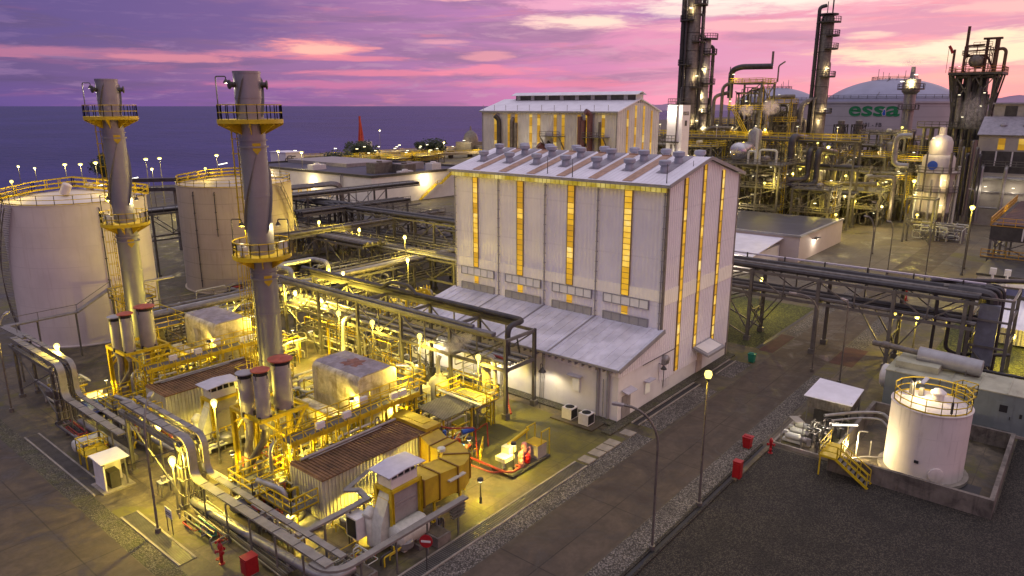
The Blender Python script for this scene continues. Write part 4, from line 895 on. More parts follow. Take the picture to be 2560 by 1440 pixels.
obs('bent_pipe',q,T['dpipe'],rc)
rack('second pipe rack with dark pipes between the cream tank and the low building','x',58,96,96,100.2,[4.6,8.2],[59,67,75,83,91],
  [(96.4+.5*k,8.25,(.28,.18,.14,.3,.14,.2,.14)[k],('clad2','dpipe','clad','dpipe','clad','clad2','clad')[k]) for k in range(7)]+[(96.5+.6*k,4.65,.16,'clad2') for k in range(6)],top_rail=96)
rack('pipe rack behind the weathered tank with sloping covered trays','x',50,112,120,124,[6.5,10.8],[52,62,72,82,92,102],[(120.4+.6*k,10.85,.3,('dpipe','clad','dpipe')[k%3]) for k in range(6)],top_rail=120)
rd=rack('low pipe rack with curved grey pipes left of the hall','y',60,96,70.5,74.5,[3.6,6.6],[61,69,78,87,95.5],[(70.8+.5*k,6.65,(.2,.3,.14,.25,.14,.2,.12)[k],('clad','dpipe','clad','clad2','clad','dpipe','clad')[k]) for k in range(7)],top_rail=74.5)
q=M(); q.tube([(72,74,6.9),(72,64.5,6.9),(75,62.5,9.4),(80,62.5,9.4)],.4,10,1.2,4); q.tube([(73,74,6.9),(73,65.5,6.9),(76,63.7,9.2),(80,63.7,9.2)],.3,10,1.,4); obs('bent_pipe',q,T['dpipe'],rd)
# pipework standing against the left end of the hall
def clutter(name,label,cat,x0,y0,x1,y1,h,n,seed,mats=('clad','clad2','yel','dpipe'),group=None,vess=0,lad=0,rs=(.07,.1,.16),frame=None,decks=(),railm='yel'):
    r=random.Random(seed); o=thing(name,label,cat,((x0+x1)/2,(y0+y1)/2,0),group)
    if frame:
        q=M()
        for x in (x0,x1):
            for y in (y0,y1): q.hb((x,y,0),(x,y,h),frame)
        for z in decks:
            for y in (y0,y1): q.bar((x0,y,z),(x1,y,z),frame*.8)
            for x in (x0,x1): q.bar((x,y0,z),(x,y1,z),frame*.8)
        zz=[.3]+list(decks)
        for a,b in zip(zz,zz[1:]): q.bar((x0,y0,a),(x1,y0,b),frame*.45); q.bar((x0,y1,a),(x0,y0,b),frame*.45); q.bar((x1,y0,a),(x0,y0,b),frame*.45)
        ob('steel_frame',q,T['steel'],o)
        for z in decks:
            q=M(); q.bx(x0-.3,y0-.3,z,x1+.3,y1+.3,z+.08); ob('deck',q,T['treadgrate'],o)
            q=M(); q.rail([(x0-.3,y0-.3,z+.08),(x1+.3,y0-.3,z+.08),(x1+.3,y1+.3,z+.08),(x0-.3,y1+.3,z+.08)],1.1,1.8,max(.035,frame*.16),closed=True); ob('railing',q,T[railm],o)
    for k in range(n):
        q=M(); rr=r.choice(rs); X=lambda:x0+r.random()*(x1-x0); Y_=lambda:y0+r.random()*(y1-y0); Z_=lambda:(.3+r.random()*.7)*h
        x,y,z=X(),Y_(),Z_(); P=[(x,y,.0 if r.random()<.6 else z*.4),(x,y,z)]
        for j in range(r.choice((1,2,3))):
            if r.random()<.5: x=X()
            else: y=Y_()
            P.append((x,y,z))
            if r.random()<.5: z=max(.4,z-r.random()*h*.5); P.append((x,y,z))
        P=[p for i,p in enumerate(P) if i==0 or (V(p)-V(P[i-1])).length>rr*2.2]
        if len(P)<2: continue
        q.tube(P,rr,8,rr*3); ob('pipe',q,T[r.choice(mats)],o)
    for k in range(vess):
        q=M(); x,y=x0+(.15+.7*r.random())*(x1-x0),y0+(.15+.7*r.random())*(y1-y0); R=.35+r.random()*.5
        z=r.choice([0]+list(decks))
        if r.random()<.5: q.drum((x,y,z+.5),(x,y,z+.5+h*.3),R,14)
        else: q.drum((x-1.1,y,z+R+.35),(x+1.1,y,z+R+.35),R,14); q.cb(x-.7,y,z,.3,R,R+.2); q.cb(x+.7,y,z,.3,R,R+.2)
        ob('vessel',q,T[r.choice(('clad','clad2','palepump'))],o)
    for k in range(lad):
        q=M(); x,y=x0+r.random()*(x1-x0),y0; q.ladder(x,y,.2,h,-1,0,.5,.045); ob('ladder',q,T['yel'],o)
    return o
gp='clusters of pipes and valves'
clutter('pipe_cluster','yellow-lit upright pipes with caged ladder against the left end of the hall','pipework',53,59.8,58.5,65,7.5,16,11,('clad','encl','yel','clad'),gp,1,2)
clutter('pipe_cluster','pipes and small vessels under the rack between chimney and hall','pipework',52,64,66,73,4.5,24,12,('clad','encl','yel','clad2'),gp,3,1)
clutter('pipe_cluster','pipe bends and valves beside the cream tank','pipework',62,80,72,94,4.6,26,13,('clad','encl','clad2'),gp,3,1)
clutter('pipe_cluster','bright pipe bends on the ground behind the farther chimney','pipework',42,84,54,98,2.6,22,14,('clad','palepump'),gp,2,0)
clutter('pipe_cluster','dim pipes between the pipe racks near the low white building','pipework',88,90,110,112,5,24,15,('clad2','clad','dpipe'),gp,2,0,(.1,.16,.24))
clutter('pipe_cluster','pipes and small pumps on pale ground beyond the long rack','pipework',52,56,58,58.2,2.4,9,16,('clad','palepump'),gp,2,0)
o=clutter('valve_tower','small open steel tower with railed deck and pipes left of the hall','steel tower',74.5,60.5,79,64.5,13.5,12,17,('clad','palepump','dpipe'),None,2,1,(.1,.16),.26,(9.6,13.3))
q=M(); q.tube([(72.6,62,0),(72.6,62,14.5),(73.8,62,15.5),(73.8,62,12)],.4,10,1.); ob('bent_pipe',q,T['dpipe'],o)
# bridge rack on the right of the hall
rb=rack('pipe bridge on trussed legs crossing over the road right of the hall','y',8,58.2,83.1,87.6,[6.2,8.9],[9.,15.6,23.4,31.2,44,57],
  [(83.5,8.95,.3,'dpipe'),(84.3,8.95,.22,'dpipe'),(85.,8.95,.28,'clad2'),(85.8,8.95,.22,'dpipe'),(86.6,8.95,.34,'dpipe'),(87.3,8.95,.16,'clad')]+[(83.6+.6*k,6.25,.16,('clad2','clad','dpipe')[k%3]) for k in range(7)],brace=((31.2,44),),w=.36)
q=M()
for a,b in ((31.2,27.5),(31.2,34.8),(15.6,19),(15.6,12.4)):
    for x in (83.1,87.6): q.bar((x,a,1.2),(x,b,6.5),.13)
for x0 in (83.1,):
    for y in (31.2,15.6): q.bar((83.1,y,.8),(87.6,y,4.5),.13); q.bar((87.6,y,.8),(83.1,y,4.5),.13); q.bar((83.1,y,3.6),(87.6,y,3.6),.16)
obs('knee_brace',q,T['steel'],rb)
q=M()
for k in range(10): q.bar((87.1,10+k*4.7,8.9),(87.1,10+k*4.7,10.1),.14)
obs('rail_post',q,T['dsteel'],rb)
q=M(); q.bar((87.35,8,9.95),(87.35,58,9.95),.34,.16); ob('cover_plate',q,T['purple'],rb)
o=thing('pipe_riser_tower','dense tower of dark vertical pipes and ducts where the bridge ends','pipework',(88,6.5,0),None)
q=M()
for x in (84.5,91):
    for y in (5.2,8.6): q.hb((x,y,0),(x,y,9.2),.32)
for z in (4,6.8,9.1): q.bar((84.5,5.2,z),(91,5.2,z),.2); q.bar((84.5,8.6,z),(91,8.6,z),.2); q.bar((84.5,5.2,z),(84.5,8.6,z),.2); q.bar((91,5.2,z),(91,8.6,z),.2)
q.bar((84.5,8.6,.4),(91,8.6,6.8),.14); q.bar((91,8.6,.4),(84.5,8.6,6.8),.14); q.bar((84.5,5.2,.4),(84.5,8.6,4),.14); ob('steel_frame',q,T['steel'],o)
for i,(x,y,r) in enumerate(((85.4,7,.55),(86.3,7.6,.3),(87.2,6.6,.24),(87.8,7.8,.36),(88.7,6.4,.22),(89.3,7.5,.3),(90.2,6.6,.2))):
    q=M(); q.tube([(x,y,.2),(x,y,9.3+.1*(i%3)),(x,y+4,9.3+.1*(i%3))],r,10,.8,4); ob('riser',q,T['dpipe' if i%2==0 else 'clad2'],o)
q=M(); q.tube([(86.9,13,9.7),(88.5,9.5,9.9),(90.4,6.5,9.9),(92.5,3.,9.9),(93.3,2.,9.2),(93.3,2.,6),(93.3,1.5,4.9),(94,-6,4.9)],.26,10,1.,5); ob('sweeping_pipe',q,T['dpipe'],o)
q=M(); q.tube([(83.6,18,9.2),(83.6,12.2,9.2),(83.6,11.6,8.6),(83.6,11.6,2.2),(84.2,10.5,1.6),(84.2,3,1.6)],.16,8,.5,4); q.tube([(84.3,20,6.9),(84.3,11,6.9),(84.3,10.4,6.3),(84.3,10.4,3.2),(84.8,9.5,2.6),(88,5,2.6)],.2,8,.5,4); obs('drop_pipe',q,T['dpipe'],o)
q=M(); q.bx(84.6,6.2,2,85.2,8,8.4); ob('duct',q,mat('blue_grey_duct',(.18,.19,.23),.5,.2),o)
# ------------------------------------------------------------------ cable trays in front of the turbine units
def portal(label,y0,y1,yend,zt,xa,xb,zl):
    o=thing('tray_portal',label,'cable rack',(xa,(y0+y1)/2,0),'steel portals carrying cable trays')
    for y in (y0,y1):
        for x in (xa,xb):
            q=M(); q.hb((x,y,0),(x,y,zt-.25),.26); q.cb(x,y,0,.5,.5,.3); ob('column',q,T['steel'],o)
        q=M(); q.bar((xa,y,zt-.6),(xb,y,zt-.6),.2); ob('cross_beam',q,T['steel'],o)
    q=M(); q.bar((xa,y0+1.2,zt-.62),(xa,y1-.6,zt-.62),.24,.3); q.bar((xb,y0+1.2,zt-.62),(xb,y1-.6,zt-.62),.24,.3); q.bar((xa,y0,.8),(xa,y1,zt-.8),.1); q.bar((xa,y1,.8),(xa,y0,zt-.8),.1); obs('beam',q,T['steel'],o)
    def cov(xc,w,dz,ex=0):
        pts=[(xc,y0+1.4,zt+dz),(xc,y1-.2,zt+dz)]
        for k in range(1,6): t=k/5*math.pi/2; pts.append((xc,y1-.2-.9*math.sin(t),zt+dz-.9*(1-math.cos(t))))
        pts+= [(xc,y1-1.1,zl+.8+dz*.3)]
        for k in range(1,5): t=k/4*math.pi/2; pts.append((xc,y1-1.1-.8*(1-math.cos(t)),zl+.8-.8*math.sin(t)+dz*.3))
        pts.append((xc,yend,zl+dz*.3)); return pts
    q=M(); vs=[];fs=[]
    for xc,w,dz in ((xa+.45,.62,.0),(xb+.05,.44,.06)):
        pts=cov(xc,w,dz); vs=[];fs=[]
        for i,p in enumerate(pts):
            a=V(pts[max(0,i-1)]);b=V(pts[min(len(pts)-1,i+1)]); d=(b-a).normalized(); nrm=V((1,0,0)).cross(d)*-.12
            for s,k in ((-1,0),(1,0),(1,1),(-1,1)): vs.append((p[0]+s*w/2,p[1]+nrm.y*k,p[2]+nrm.z*k))
        for i in range(len(pts)-1):
            for j in range(4): k=(j+1)%4; fs.append((i*4+j,i*4+k,i*4+4+k,i*4+4+j))
        fs+=[(3,2,1,0),tuple(len(vs)-4+j for j in range(4))]; q.add(vs,fs)
    jt=M()
    for xc,w,dz in ((xa+.45,.64,.0),(xb+.05,.46,.06)):
        y=y1-2.6
        while y>yend: jt.bx(xc-w/2,y,zl+dz*.3+.12,xc+w/2,y+.05,zl+dz*.3+.145); y-=2.2
        y=y0+.6
        while y>y1: jt.bx(xc-w/2,y,zt+dz+.115,xc+w/2,y+.05,zt+dz+.145); y-=1.6
    obs('cover_joint',jt,T['dsteel'],o)
    obs('tray_cover',q,mat('tray_cover',(.27,.25,.22),.5,.3,.2,1.5,.35),o)
    for k in range(10):
        x=xa+.05+k*.13; z=zt-.35-(k%3)*.12; q=M(); q.tube([(x,y0+1.,z),(x,y1-.3,z),(x,y1-.75,z-.5),(x,y1-.8,.45),(x,y1-1.6,.4),(x-.3,yend+4,.4)],.04,6,.25); ob('conduit',q,T[('clad','dpipe','clad2')[k%3]],o)
    y=y1-3.
    while y>yend:
        q=M(); q.bar((xa+.1,y,0),(xa+.1,y,zl),.09); q.bar((xa+.1,y,zl-.08),(xb+.3,y,zl-.08),.08); ob('support_post',q,T['steel'],o); y-=2.9
    q=M()
    for z in (1.4,2.6,3.6): q.bar((xa-.3,y1-1.,z),(xb+.5,y1-1.,z),.07,.07); q.bar((xa-.3,y1-1,z),(xa-.3,y1-.2,z),.07)
    obs('tie_bar',q,T['steel'],o)
    return o
pr=portal('steel portal with cable tray curving down, nearest the red hydrant',55.4,47.3,30.6,5.45,20.2,21.6,2.6)
portal('steel portal with cable tray curving down, beside the blue tarpaulin',79.6,69.8,57.,5.7,19.8,21.2,2.7)
o=thing('cable_tray','covered cable tray turning along the road edge past the no entry sign','cable tray',(26,29.9,0),'covered cable trays on posts')
q=M(); pts=[(20.3,31.8,2.5)]+[(21.6-1.3*math.cos(t),31.2-1.3*math.sin(t),2.5) for t in [math.pi/2*k/5 for k in range(6)]]+[(24.4,29.9,2.5),(27.7,29.9,2.5),(31.2,29.9,2.5)]
vs=[];fs=[]
for i,p in enumerate(pts):
    a=V(pts[max(0,i-1)]);b=V(pts[min(len(pts)-1,i+1)]);d=(b-a).normalized(); nx,ny=-d.y*.24,d.x*.24
    vs+=[(p[0]+nx,p[1]+ny,2.42),(p[0]-nx,p[1]-ny,2.42),(p[0]-nx,p[1]-ny,2.58),(p[0]+nx,p[1]+ny,2.58)]
for i in range(len(pts)-1):
    for j in range(4): k=(j+1)%4; fs.append((i*4+j,i*4+k,i*4+4+k,i*4+4+j))
fs+=[(3,2,1,0),tuple(len(vs)-4+j for j in range(4))]; q.add(vs,fs); ob('tray_cover',q,bpy.data.materials['tray_cover'],o)
q=M()
for x in (22.3,25,27.6,30.4): q.bar((x,29.9,0),(x,29.9,2.42),.09)
for k in range(4): q.bar((29.7+k*.05,29.9,2.2-k*.25),(31,29.9,2.2-k*.25),.3,.06)
obs('support_post',q,T['steel'],o)
o=thing('cable_tray','covered cable tray branching from the portal tray and zigzagging to the enclosure wall','cable tray',(24,35,0),'covered cable trays on posts')
q=M(); tray(q,[(21.2,34.6,2.62),(24.6,34.6,2.62),(26.7,34.65,2.62)],.46,.15); q.bar((26.6,34.5,2.62),(26.9,35.8,2.75),.4,.15); q.bar((26.9,35.7,2.76),(26.2,36.5,2.76),.4,.15); q.bar((26.3,36.4,2.77),(28.9,37.2,2.8),.38,.15); ob('tray_cover',q,bpy.data.materials['tray_cover'],o)
q=M()
for x,y in ((23.2,34.6),(25.2,34.6),(26.8,35.2)): q.bar((x,y,0),(x,y,2.55),.1)
obs('support_post',q,T['steel'],o)
o=thing('cable_tray','covered cable tray running in front of the large left tank','cable tray',(28,88,0),'covered cable trays on posts')
q=M(); tray(q,[(21.2,80.4,5.6),(21.4,88,5.2),(28.5,88.2,5.2),(32.5,88.4,7.2),(40,88.6,7.2)],.8,.16); ob('tray_cover',q,bpy.data.materials['tray_cover'],o)
q=M()
for x,y,z in ((21.3,84,5.4),(24.5,88.1,5.2),(28.4,88.2,5.2),(33,88.4,7.1),(38,88.6,7.2)): q.bar((x,y,0),(x,y,z),.16); q.bar((x,y-.5,z),(x,y-.5,z+1),.05)
q.bar((21.4,87.4,6.2),(28.5,87.7,6.2),.06); q.bar((28.5,87.7,6.2),(32.5,87.9,8.2),.06); obs('support_post',q,T['steel'],o)
for nm,P,r in (('fat silver insulated pipe running on the ground below the near cable tray',[(20.55,46.5,.75),(20.9,38,.75),(21.2,32.6,.75),(21.9,31.6,.75),(23.,31.6,.75)],.30),('silver insulated pipe on the ground below the left cable tray',[(20.6,67,.8),(20.7,58.5,.8),(20.7,56.2,.8)],.26),('long yellow-lit insulated pipe lying behind the left portal',[(22.6,66,1.),(23.2,52,1.),(23.4,44,1.)],.22)):
    o=thing('ground_pipe',nm,'pipe',P[0],'insulated pipes lying at ground level'); q=M(); q.tube(P,r,14,.9,6)
    for a,b in zip(P,P[1:]):
        L=(V(b)-V(a)).length; n=int(L/.8); d=(V(b)-V(a)).normalized()
        for k in range(1,n): c=V(a)+d*(k*.8); q.tube([c,c+d*.06],r+.015,14)
    ob('insulation',q,T['clad'],o)
    q=M()
    for a,b in zip(P,P[1:]):
        n=max(1,int((V(b)-V(a)).length/2.8))
        for k in range(n): c=V(a)+(V(b)-V(a))*((k+.5)/n); q.cb(c.x,c.y,0,.5,.3,c.z-r*.7)
    obs('pipe_support',q,T['conc'],o)
clutter('pipe_cluster','red and green small pipes with valves beside the near silver pipe','pipework',18.9,40.5,20.1,46,.9,18,21,('redpipe','green','clad','clad2','dpipe','clad2','clad'),gp,0,0,(.04,.05,.07))
clutter('pipe_cluster','small pipes and dark valves under the left cable tray','pipework',19,58,20.4,69,1.2,16,22,('redpipe','clad','clad2','dpipe'),gp,1,0,(.05,.07,.1))
clutter('pipe_cluster','bright white-lit valves between the near tray and the yellow skid','pipework',21.9,36,22.9,45,1.6,20,23,('clad','yel','palepump'),gp,1,0,(.05,.08))
clutter('pipe_cluster','pumps and valves beside the near intake tower','pipework',24.4,30.9,30.5,31.7,1.3,14,24,('clad','dpipe','yel','clad2'),gp,2,0,(.05,.07))
clutter('pipe_cluster','pipes under the yellow duct of the nearer unit','pipework',29.6,33.6,33.2,36.8,1.6,18,25,('clad','dpipe','yel'),gp,1,0,(.05,.08))
clutter('pipe_cluster','yellow-lit pipes in front of the farther unit','pipework',22.2,58.5,25,66,2.4,22,26,('yel','clad','encl'),gp,1,0,(.06,.09))
clutter('pipe_cluster','dense yellow-lit valves in the gap between the two boiler boxes','pipework',30,51,40,58,3.,34,27,('yel','clad','encl','palepump'),gp,3,1,(.06,.1,.14))
clutter('pipe_cluster','upright valves and pipes under the small corrugated canopy','pipework',38.3,39,41.5,42,2.4,24,28,('yel','clad','encl','palepump'),gp,1,0,(.05,.08))
clutter('pipe_cluster','pipes beside the big left tank and farther chimney','pipework',31,80,40,87,3.5,20,29,('clad','encl','palepump'),gp,2,1,(.06,.1))
clutter('boiler_platform','yellow railed access platform beside the nearer boiler box','steel platform',37.9,43.5,40,50,4.6,12,30,('yel','clad','encl'),'yellow access platforms',1,1,(.06,.1),.14,(2.3,4.4))
clutter('boiler_platform','yellow railed access platform left of the farther boiler box','steel platform',30.2,72.6,33,77.5,6.2,12,31,('yel','clad','encl'),'yellow access platforms',1,1,(.06,.1),.14,(3.,5.8))
clutter('boiler_platform','yellow railed access platform right of the farther boiler box','steel platform',37.9,66.,40,72.4,4.8,12,32,('yel','clad','encl'),'yellow access platforms',1,1,(.06,.1),.14,(2.3,4.4))

# more pipework, platforms and racks that fill the plant
cl=lambda lb,*a,**k: clutter('pipe_cluster',lb,'pipework',*a,**k)
for i,(lb,a) in enumerate((('thicket of yellow-lit pipes below the nearer boiler walkway',(26,43,33,44.2,3.6,26)),('thicket of yellow-lit pipes below the farther boiler walkway',(26,65.5,33,66.8,3.6,26)),('yellow-lit pipes around the foot of the nearer chimney',(27.5,47.5,31,52.5,4.6,26)),('yellow-lit pipes around the foot of the farther chimney',(27.5,71.8,31.4,76.2,4.6,24)),
  ('lit pipes and boxes right of the nearer boiler box',(38.2,44.,43,50,2.6,26)),('lit pipes and boxes right of the farther boiler box',(38.5,66,44.5,73,3.,28)),('lit pipes in front of the farther intake tower',(24.2,53.4,29.5,55,1.8,22)),('white-lit pipes behind the fan duct of the near intake tower',(25.,34.6,30,36.6,1.7,20)),('lit pipes between the two turbine enclosures',(26,54.6,36,57.6,2.2,30)),('pipes on the ground left of the farther silencers',(20.8,72,24.5,79,2.,22)),
  ('lit pipes under the long tray rack, middle part',(46.6,52,50.4,60,4.4,26)),('lit pipes under the long tray rack, near part',(46.6,42,50.4,50,4.2,18)),('lit pipes under the long tray rack, far part',(46.6,60,50.4,73,4.4,30)))):
    cl(lb,*a,200+i,('yel','clad','encl','yel','palepump','clad2'),gp,1,0,(.04,.06,.08,.12))
for i,(lb,a,dk_) in enumerate((('yellow railed stair platform between the nearer chimney and boiler',(29.6,52.4,32.6,55.,5.2,6),(2.6,5.)),('yellow railed platform below the farther chimney',(29.8,77.4,33,80,4.4,6),(2.2,4.2)),('low yellow railed platform at the near enclosure corner',(22.7,41.9,25.6,44.4,2.2,8),(1.9,)),('low yellow railed platform at the farther enclosure corner',(22.7,64.4,25.6,67,2.2,8),(1.9,)),('yellow railed bridge right of the canopy',(42.3,39.4,45,43.5,2.8,8),(2.4,)),('narrow yellow tower with a ladder left of the farther boiler',(31,81,34,84,7.4,8),(3.6,7.)))):
    clutter('access_platform',lb,'steel platform',*a,230+i,('yel','clad','encl'),'yellow access platforms',0,1,(.05,.08),.12,dk_)
rack('dim pipe rack left of the cream tank with dark bundled pipes','y',84,118,66.5,70.8,[4.2,7.6],[85,93,101,109,117],[(66.8+.5*k,7.65,(.2,.28,.14,.24,.14,.2,.3,.12)[k],('dpipe','clad2','dpipe','clad','dpipe','clad2','dpipe','clad')[k]) for k in range(8)]+[(67+.6*k,4.25,.14,'clad2') for k in range(6)],top_rail=70.8)
rack('dark pipe rack between the valve tower and the low building','x',74,100,110,114.5,[5.,9.],[75,83,91,99],[(110.4+.5*k,9.05,(.3,.2,.26,.14,.3,.2,.16,.24)[k],('dpipe','clad2','dpipe','clad','dpipe','dpipe','clad2','dpipe')[k]) for k in range(8)]+[(110.5+.7*k,5.05,.2,'dpipe') for k in range(5)],top_rail=110)
o=thing('pipe_bends','bank of dark pipes bending down over the racks beside the low building','pipework',(92,126,0),None)
for k in range(7): q=M(); q.tube([(78+k*.2,131+k*.7,11.2),(96+k*.6,131+k*.7,11.2),(98+k*.6,131+k*.7,10.6),(98.6+k*.6,131+k*.7,4),(98.6+k*.6,118,3.4)],.3,8,1.4,4); ob('pipe',q,T['dpipe' if k%2 else 'clad2'],o)
for i,(lb,a) in enumerate((('dim pipes and valves under the dark rack left of the cream tank',(66,86,72,116,4,34)),('dim pipes at the foot of the weathered tank',(50,84,60,97,3,30)),('dim pipes behind the cream tank',(74,106,84,116,5,26)),('dim pipes beyond the valve tower',(90,64,100,86,7,34)),('tall dim pipes left of the hall roof line',(80,66,83,82,9,24)))): cl(lb,*a,250+i,('clad2','dpipe','clad','dsteel'),gp,2,1,(.07,.12,.18,.24))

for i,(lb,a) in enumerate((('small valves and pipes in front of the near yellow skid',(21.9,37,22.8,41,1.3,22)),('small pipes and valves by the open pit under the near tray',(22.4,31.4,25,33.6,1.,22)),('lit small pipes below the ladder of the nearer enclosure',(23,41.8,25.6,44.2,1.8,24)),('lit small pipes around the nearer silencer legs',(24.6,44.2,28.6,48.4,2.4,26)),('lit small pipes around the farther silencer legs',(24.6,67,28.6,71,2.4,26)),('pipes along the back of the nearer enclosure roof',(26,41.3,36,41.7,4.2,18)),('pipes along the back of the farther enclosure roof',(26,63.9,36,64.3,4.2,18)),('small pipes and boxes between the farther enclosure and the portal',(22.,57.5,25,62,1.6,24)),('small bright pipes under the boiler box corner and canopy',(36.5,41.6,41,43.4,2.2,22)))):
    cl(lb,*a,270+i,('clad','yel','encl','palepump','clad2','redcap'),gp,0,0,(.03,.045,.06,.09))
# ------------------------------------------------------------------ right-hand tank, bund, generator
o=tank('white stained upright tank with yellow railing standing inside the concrete bund',60.2,7.7,2.75,5.7,T['tankr'],.3,rr=.032,n=72)
q=M(); a=az(60.2,7.7)+.35; q.drum((60.2+2.7*math.cos(a),7.7+2.7*math.sin(a),1.05),(60.2+2.86*math.cos(a),7.7+2.86*math.sin(a),1.05),.55,18,.05); ob('manhole',q,T['tankr'],o)
q=M(); a=az(60.2,7.7)-.15; q.cb(60.2+2.8*math.cos(a),7.7+2.8*math.sin(a),1.75,.12,.3,.2); ob('plate',q,T['black'],o)
q=M(); q.ladder(62.6,6.2,5.7,7.0,1,0,.6,.04,False); q.rail([(62.3,5.6,5.75),(63.6,5.2,5.75),(63.9,6.3,5.75),(62.9,6.8,5.75)],1.1,.8,.035); ob('ladder_gate',q,T['yel'],o)
q=M(); q.tube([(60.1,9,6.),(60.1,9,7.3),(60.1,8.4,7.3)],.06,6,.2); q.tube([(60.5,9.2,6),(60.5,9.2,6.9),(61,9.4,6.9),(61,9.4,5.9)],.09,8,.2); q.cyl(61,7.5,5.9,6.7,.3,n=12); q.cb(60.9,8.6,5.9,.5,.3,.6); obs('roof_nozzle',q,T['clad'],o)
q=M(); q.bar((59.9,8.5,7.25),(60.6,8.3,7.55),.3,.08); ob('solar_panel',q,T['slat'],o)
q=M(); q.tube([(58.1,6.1,5.9),(58.1,6.1,7.6)],.03,6); q.cyl(58.1,6.1,6.,6.9,.09,n=8); ob('level_gauge',q,T['dsteel'],o)
o=thing('bund_wall','stained concrete bund wall around the white upright tank','wall',(62,8,0),None)
q=M(); q.bx(55.4,2.5,0,55.7,13.5,1.45); ob('wall',q,T['stainconc'],o); q=M(); q.bx(55.7,2.5,0,69,2.8,1.45); ob('wall',q,T['stainconc'],o); q=M(); q.bx(68.7,2.8,0,69,13.5,1.45); ob('wall',q,T['stainconc'],o); q=M(); q.bx(55.7,13.2,0,68.7,13.5,1.45); ob('wall',q,T['stainconc'],o)
q=M(); q.bx(55.7,2.8,0,68.7,13.2,.05); ob('floor',q,T['pad'],o); q=M(); q.cyl(60.2,7.7,.05,.3,3.15,n=40); ob('plinth',q,T['conc'],o)
q=M(); q.bx(57,3.6,.05,60,5.4,.055); ob('sump',q,T['black'],o)
o=thing('access_stair','yellow railed steel stair climbing over the bund wall','stairs',(55,12,0),None)
q=M()
for k in range(7): q.bx(54.2,10.3+k*.33,.18+k*.22,55.2,10.3+k*.33+.28,.22+k*.22)
obs('tread',q,T['steel'],o)
q=M()
for x in (54.2,55.2): q.bar((x,10.2,.05),(x,12.6,1.65),.05,.2)
q.bx(54.2,12.6,1.6,57.2,13.9,1.66); q.bar((54.3,13.8,0),(54.3,13.8,1.6),.1); ob('stringer',q,T['yel'],o)
q=M()
for x in (54.2,55.2):
    for k in range(4): y=10.3+k*.75; z=.15+k*.5; q.bar((x,y,z),(x,y,z+1.05),.06)
    for h in (.55,1.05): q.bar((x,10.3,.15+h),(x,12.6,1.68+h),.06)
q.rail([(54.2,12.6,1.66),(54.2,13.9,1.66),(57.2,13.9,1.66)],1.05,.9,.03); q.rail([(55.2,12.6,1.66),(57.2,12.6,1.66)],1.05,.9,.03); ob('railing',q,T['yel'],o)
o=thing('generator_container','long grey generator container with a door and pale roof at the right edge','container',(74.5,3,0),None)
xa,xb,ya,yb,zt=71.8,76.6,-9.,13.3,3.7
q=M(); q.bx(xa,ya,.25,xb,yb,zt)
for k in range(12): y=yb-1.7*k-.9; q.bx(xa-.02,y-.04,.4,xa,y+.04,zt-.1)
ob('body',q,T['gset'],o)
q=M(); q.bx(xa-.06,ya,zt,xb+.06,yb+.06,zt+.09)
for k in range(10): y=yb-2.2*k-.8; q.bx(xa,y-.05,zt+.09,xb,y+.05,zt+.15)
q.bx(xa+1.2,9.2,zt+.09,xb-.6,12.8,zt+.75); ob('roof',q,T['gsettop'],o)
q=M(); q.bx(xa-.06,3.1,.45,xa,4.4,3.0); do=ob('door',q,T['gset'],o); q=M(); q.bx(xa-.08,3.5,2.1,xa-.055,4.1,2.75); ob('window',q,T['black'],do); q=M(); q.cb(xa-.09,3.25,1.5,.06,.06,.3); ob('handle',q,T['dsteel'],do)
q=M(); q.bx(xa-.03,10.7,1.9,xa+.0,11.,3.5); q.bx(xa-.02,2.4,1.8,xa,2.6,2.2); obs('vent_slot',q,T['black'],o)
q=M(); q.drum((74,13.3,2.4),(74,13.9,2.4),1.15,20,.25); ob('radiator_cowl',q,T['slat'],o)
q=M(); q.bx(xa-.1,ya,0,xb+.1,yb+.1,.25); ob('base',q,T['conc'],o)
o=thing('exhaust_muffler','big grey cylindrical muffler lying on the generator container roof','muffler',(75,8,4.4),None)
q=M(); q.drum((75,11.3,4.85),(75,6.1,4.6),.78,24,.12); ob('muffler_body',q,mat('muffler_grey',(.36,.36,.36),.45,.3,.15,1.,.3),o)
q=M(); q.tube([(75,11.3,5.),(75,14.,5.15),(75,15.4,5.15)],.28,14); q.cyl(75,6.8,3.8,4.6,.4,n=14); q.drum((75,13.9,5.14),(75,14.5,5.16),.36,14,.1); obs('exhaust_pipe',q,T['clad2'],o)
q=M()
for y in (10.4,7.2):
    q.bar((74.3,y,3.75),(74.3,y,4.4),.1); q.bar((75.7,y,3.75),(75.7,y,4.4),.1); q.bar((74.3,y,4.1),(75.7,y,4.1),.1)
obs('saddle',q,T['steel'],o)
o=thing('pump_shelter','small open shelter with a sloping white sheet roof beside the pump skid','shelter',(66,16.2,0),None)
q=M(); q.add([(63.8,18.2,2.35),(63.9,14.1,2.35),(67.6,14.1,2.75),(68.,18.1,2.75),(63.8,18.2,2.43),(63.9,14.1,2.43),(67.6,14.1,2.83),(68.,18.1,2.83)],[(3,2,1,0),(4,5,6,7),(0,1,5,4),(1,2,6,5),(2,3,7,6),(3,0,4,7)]); ob('roof',q,T['roof'],o)
q=M(); q.ribs((64.1,17.9),(64.1,14.3),1.3,2.3,(-1,0),.25,.04); q.ribs((64.1,14.3),(67.4,14.3),1.3,2.5,(0,-1),.25,.04); ob('wall_sheet',q,T['clad2'],o)
q=M()
for x,y in ((64.1,17.9),(64.1,14.3),(67.4,14.3),(67.6,17.9)): q.bar((x,y,0),(x,y,2.4),.1)
obs('post',q,T['steel'],o)
q=M(); q.bx(64.6,14.8,0,67,17.4,1.); ob('machine_base',q,T['dsteel'],o)
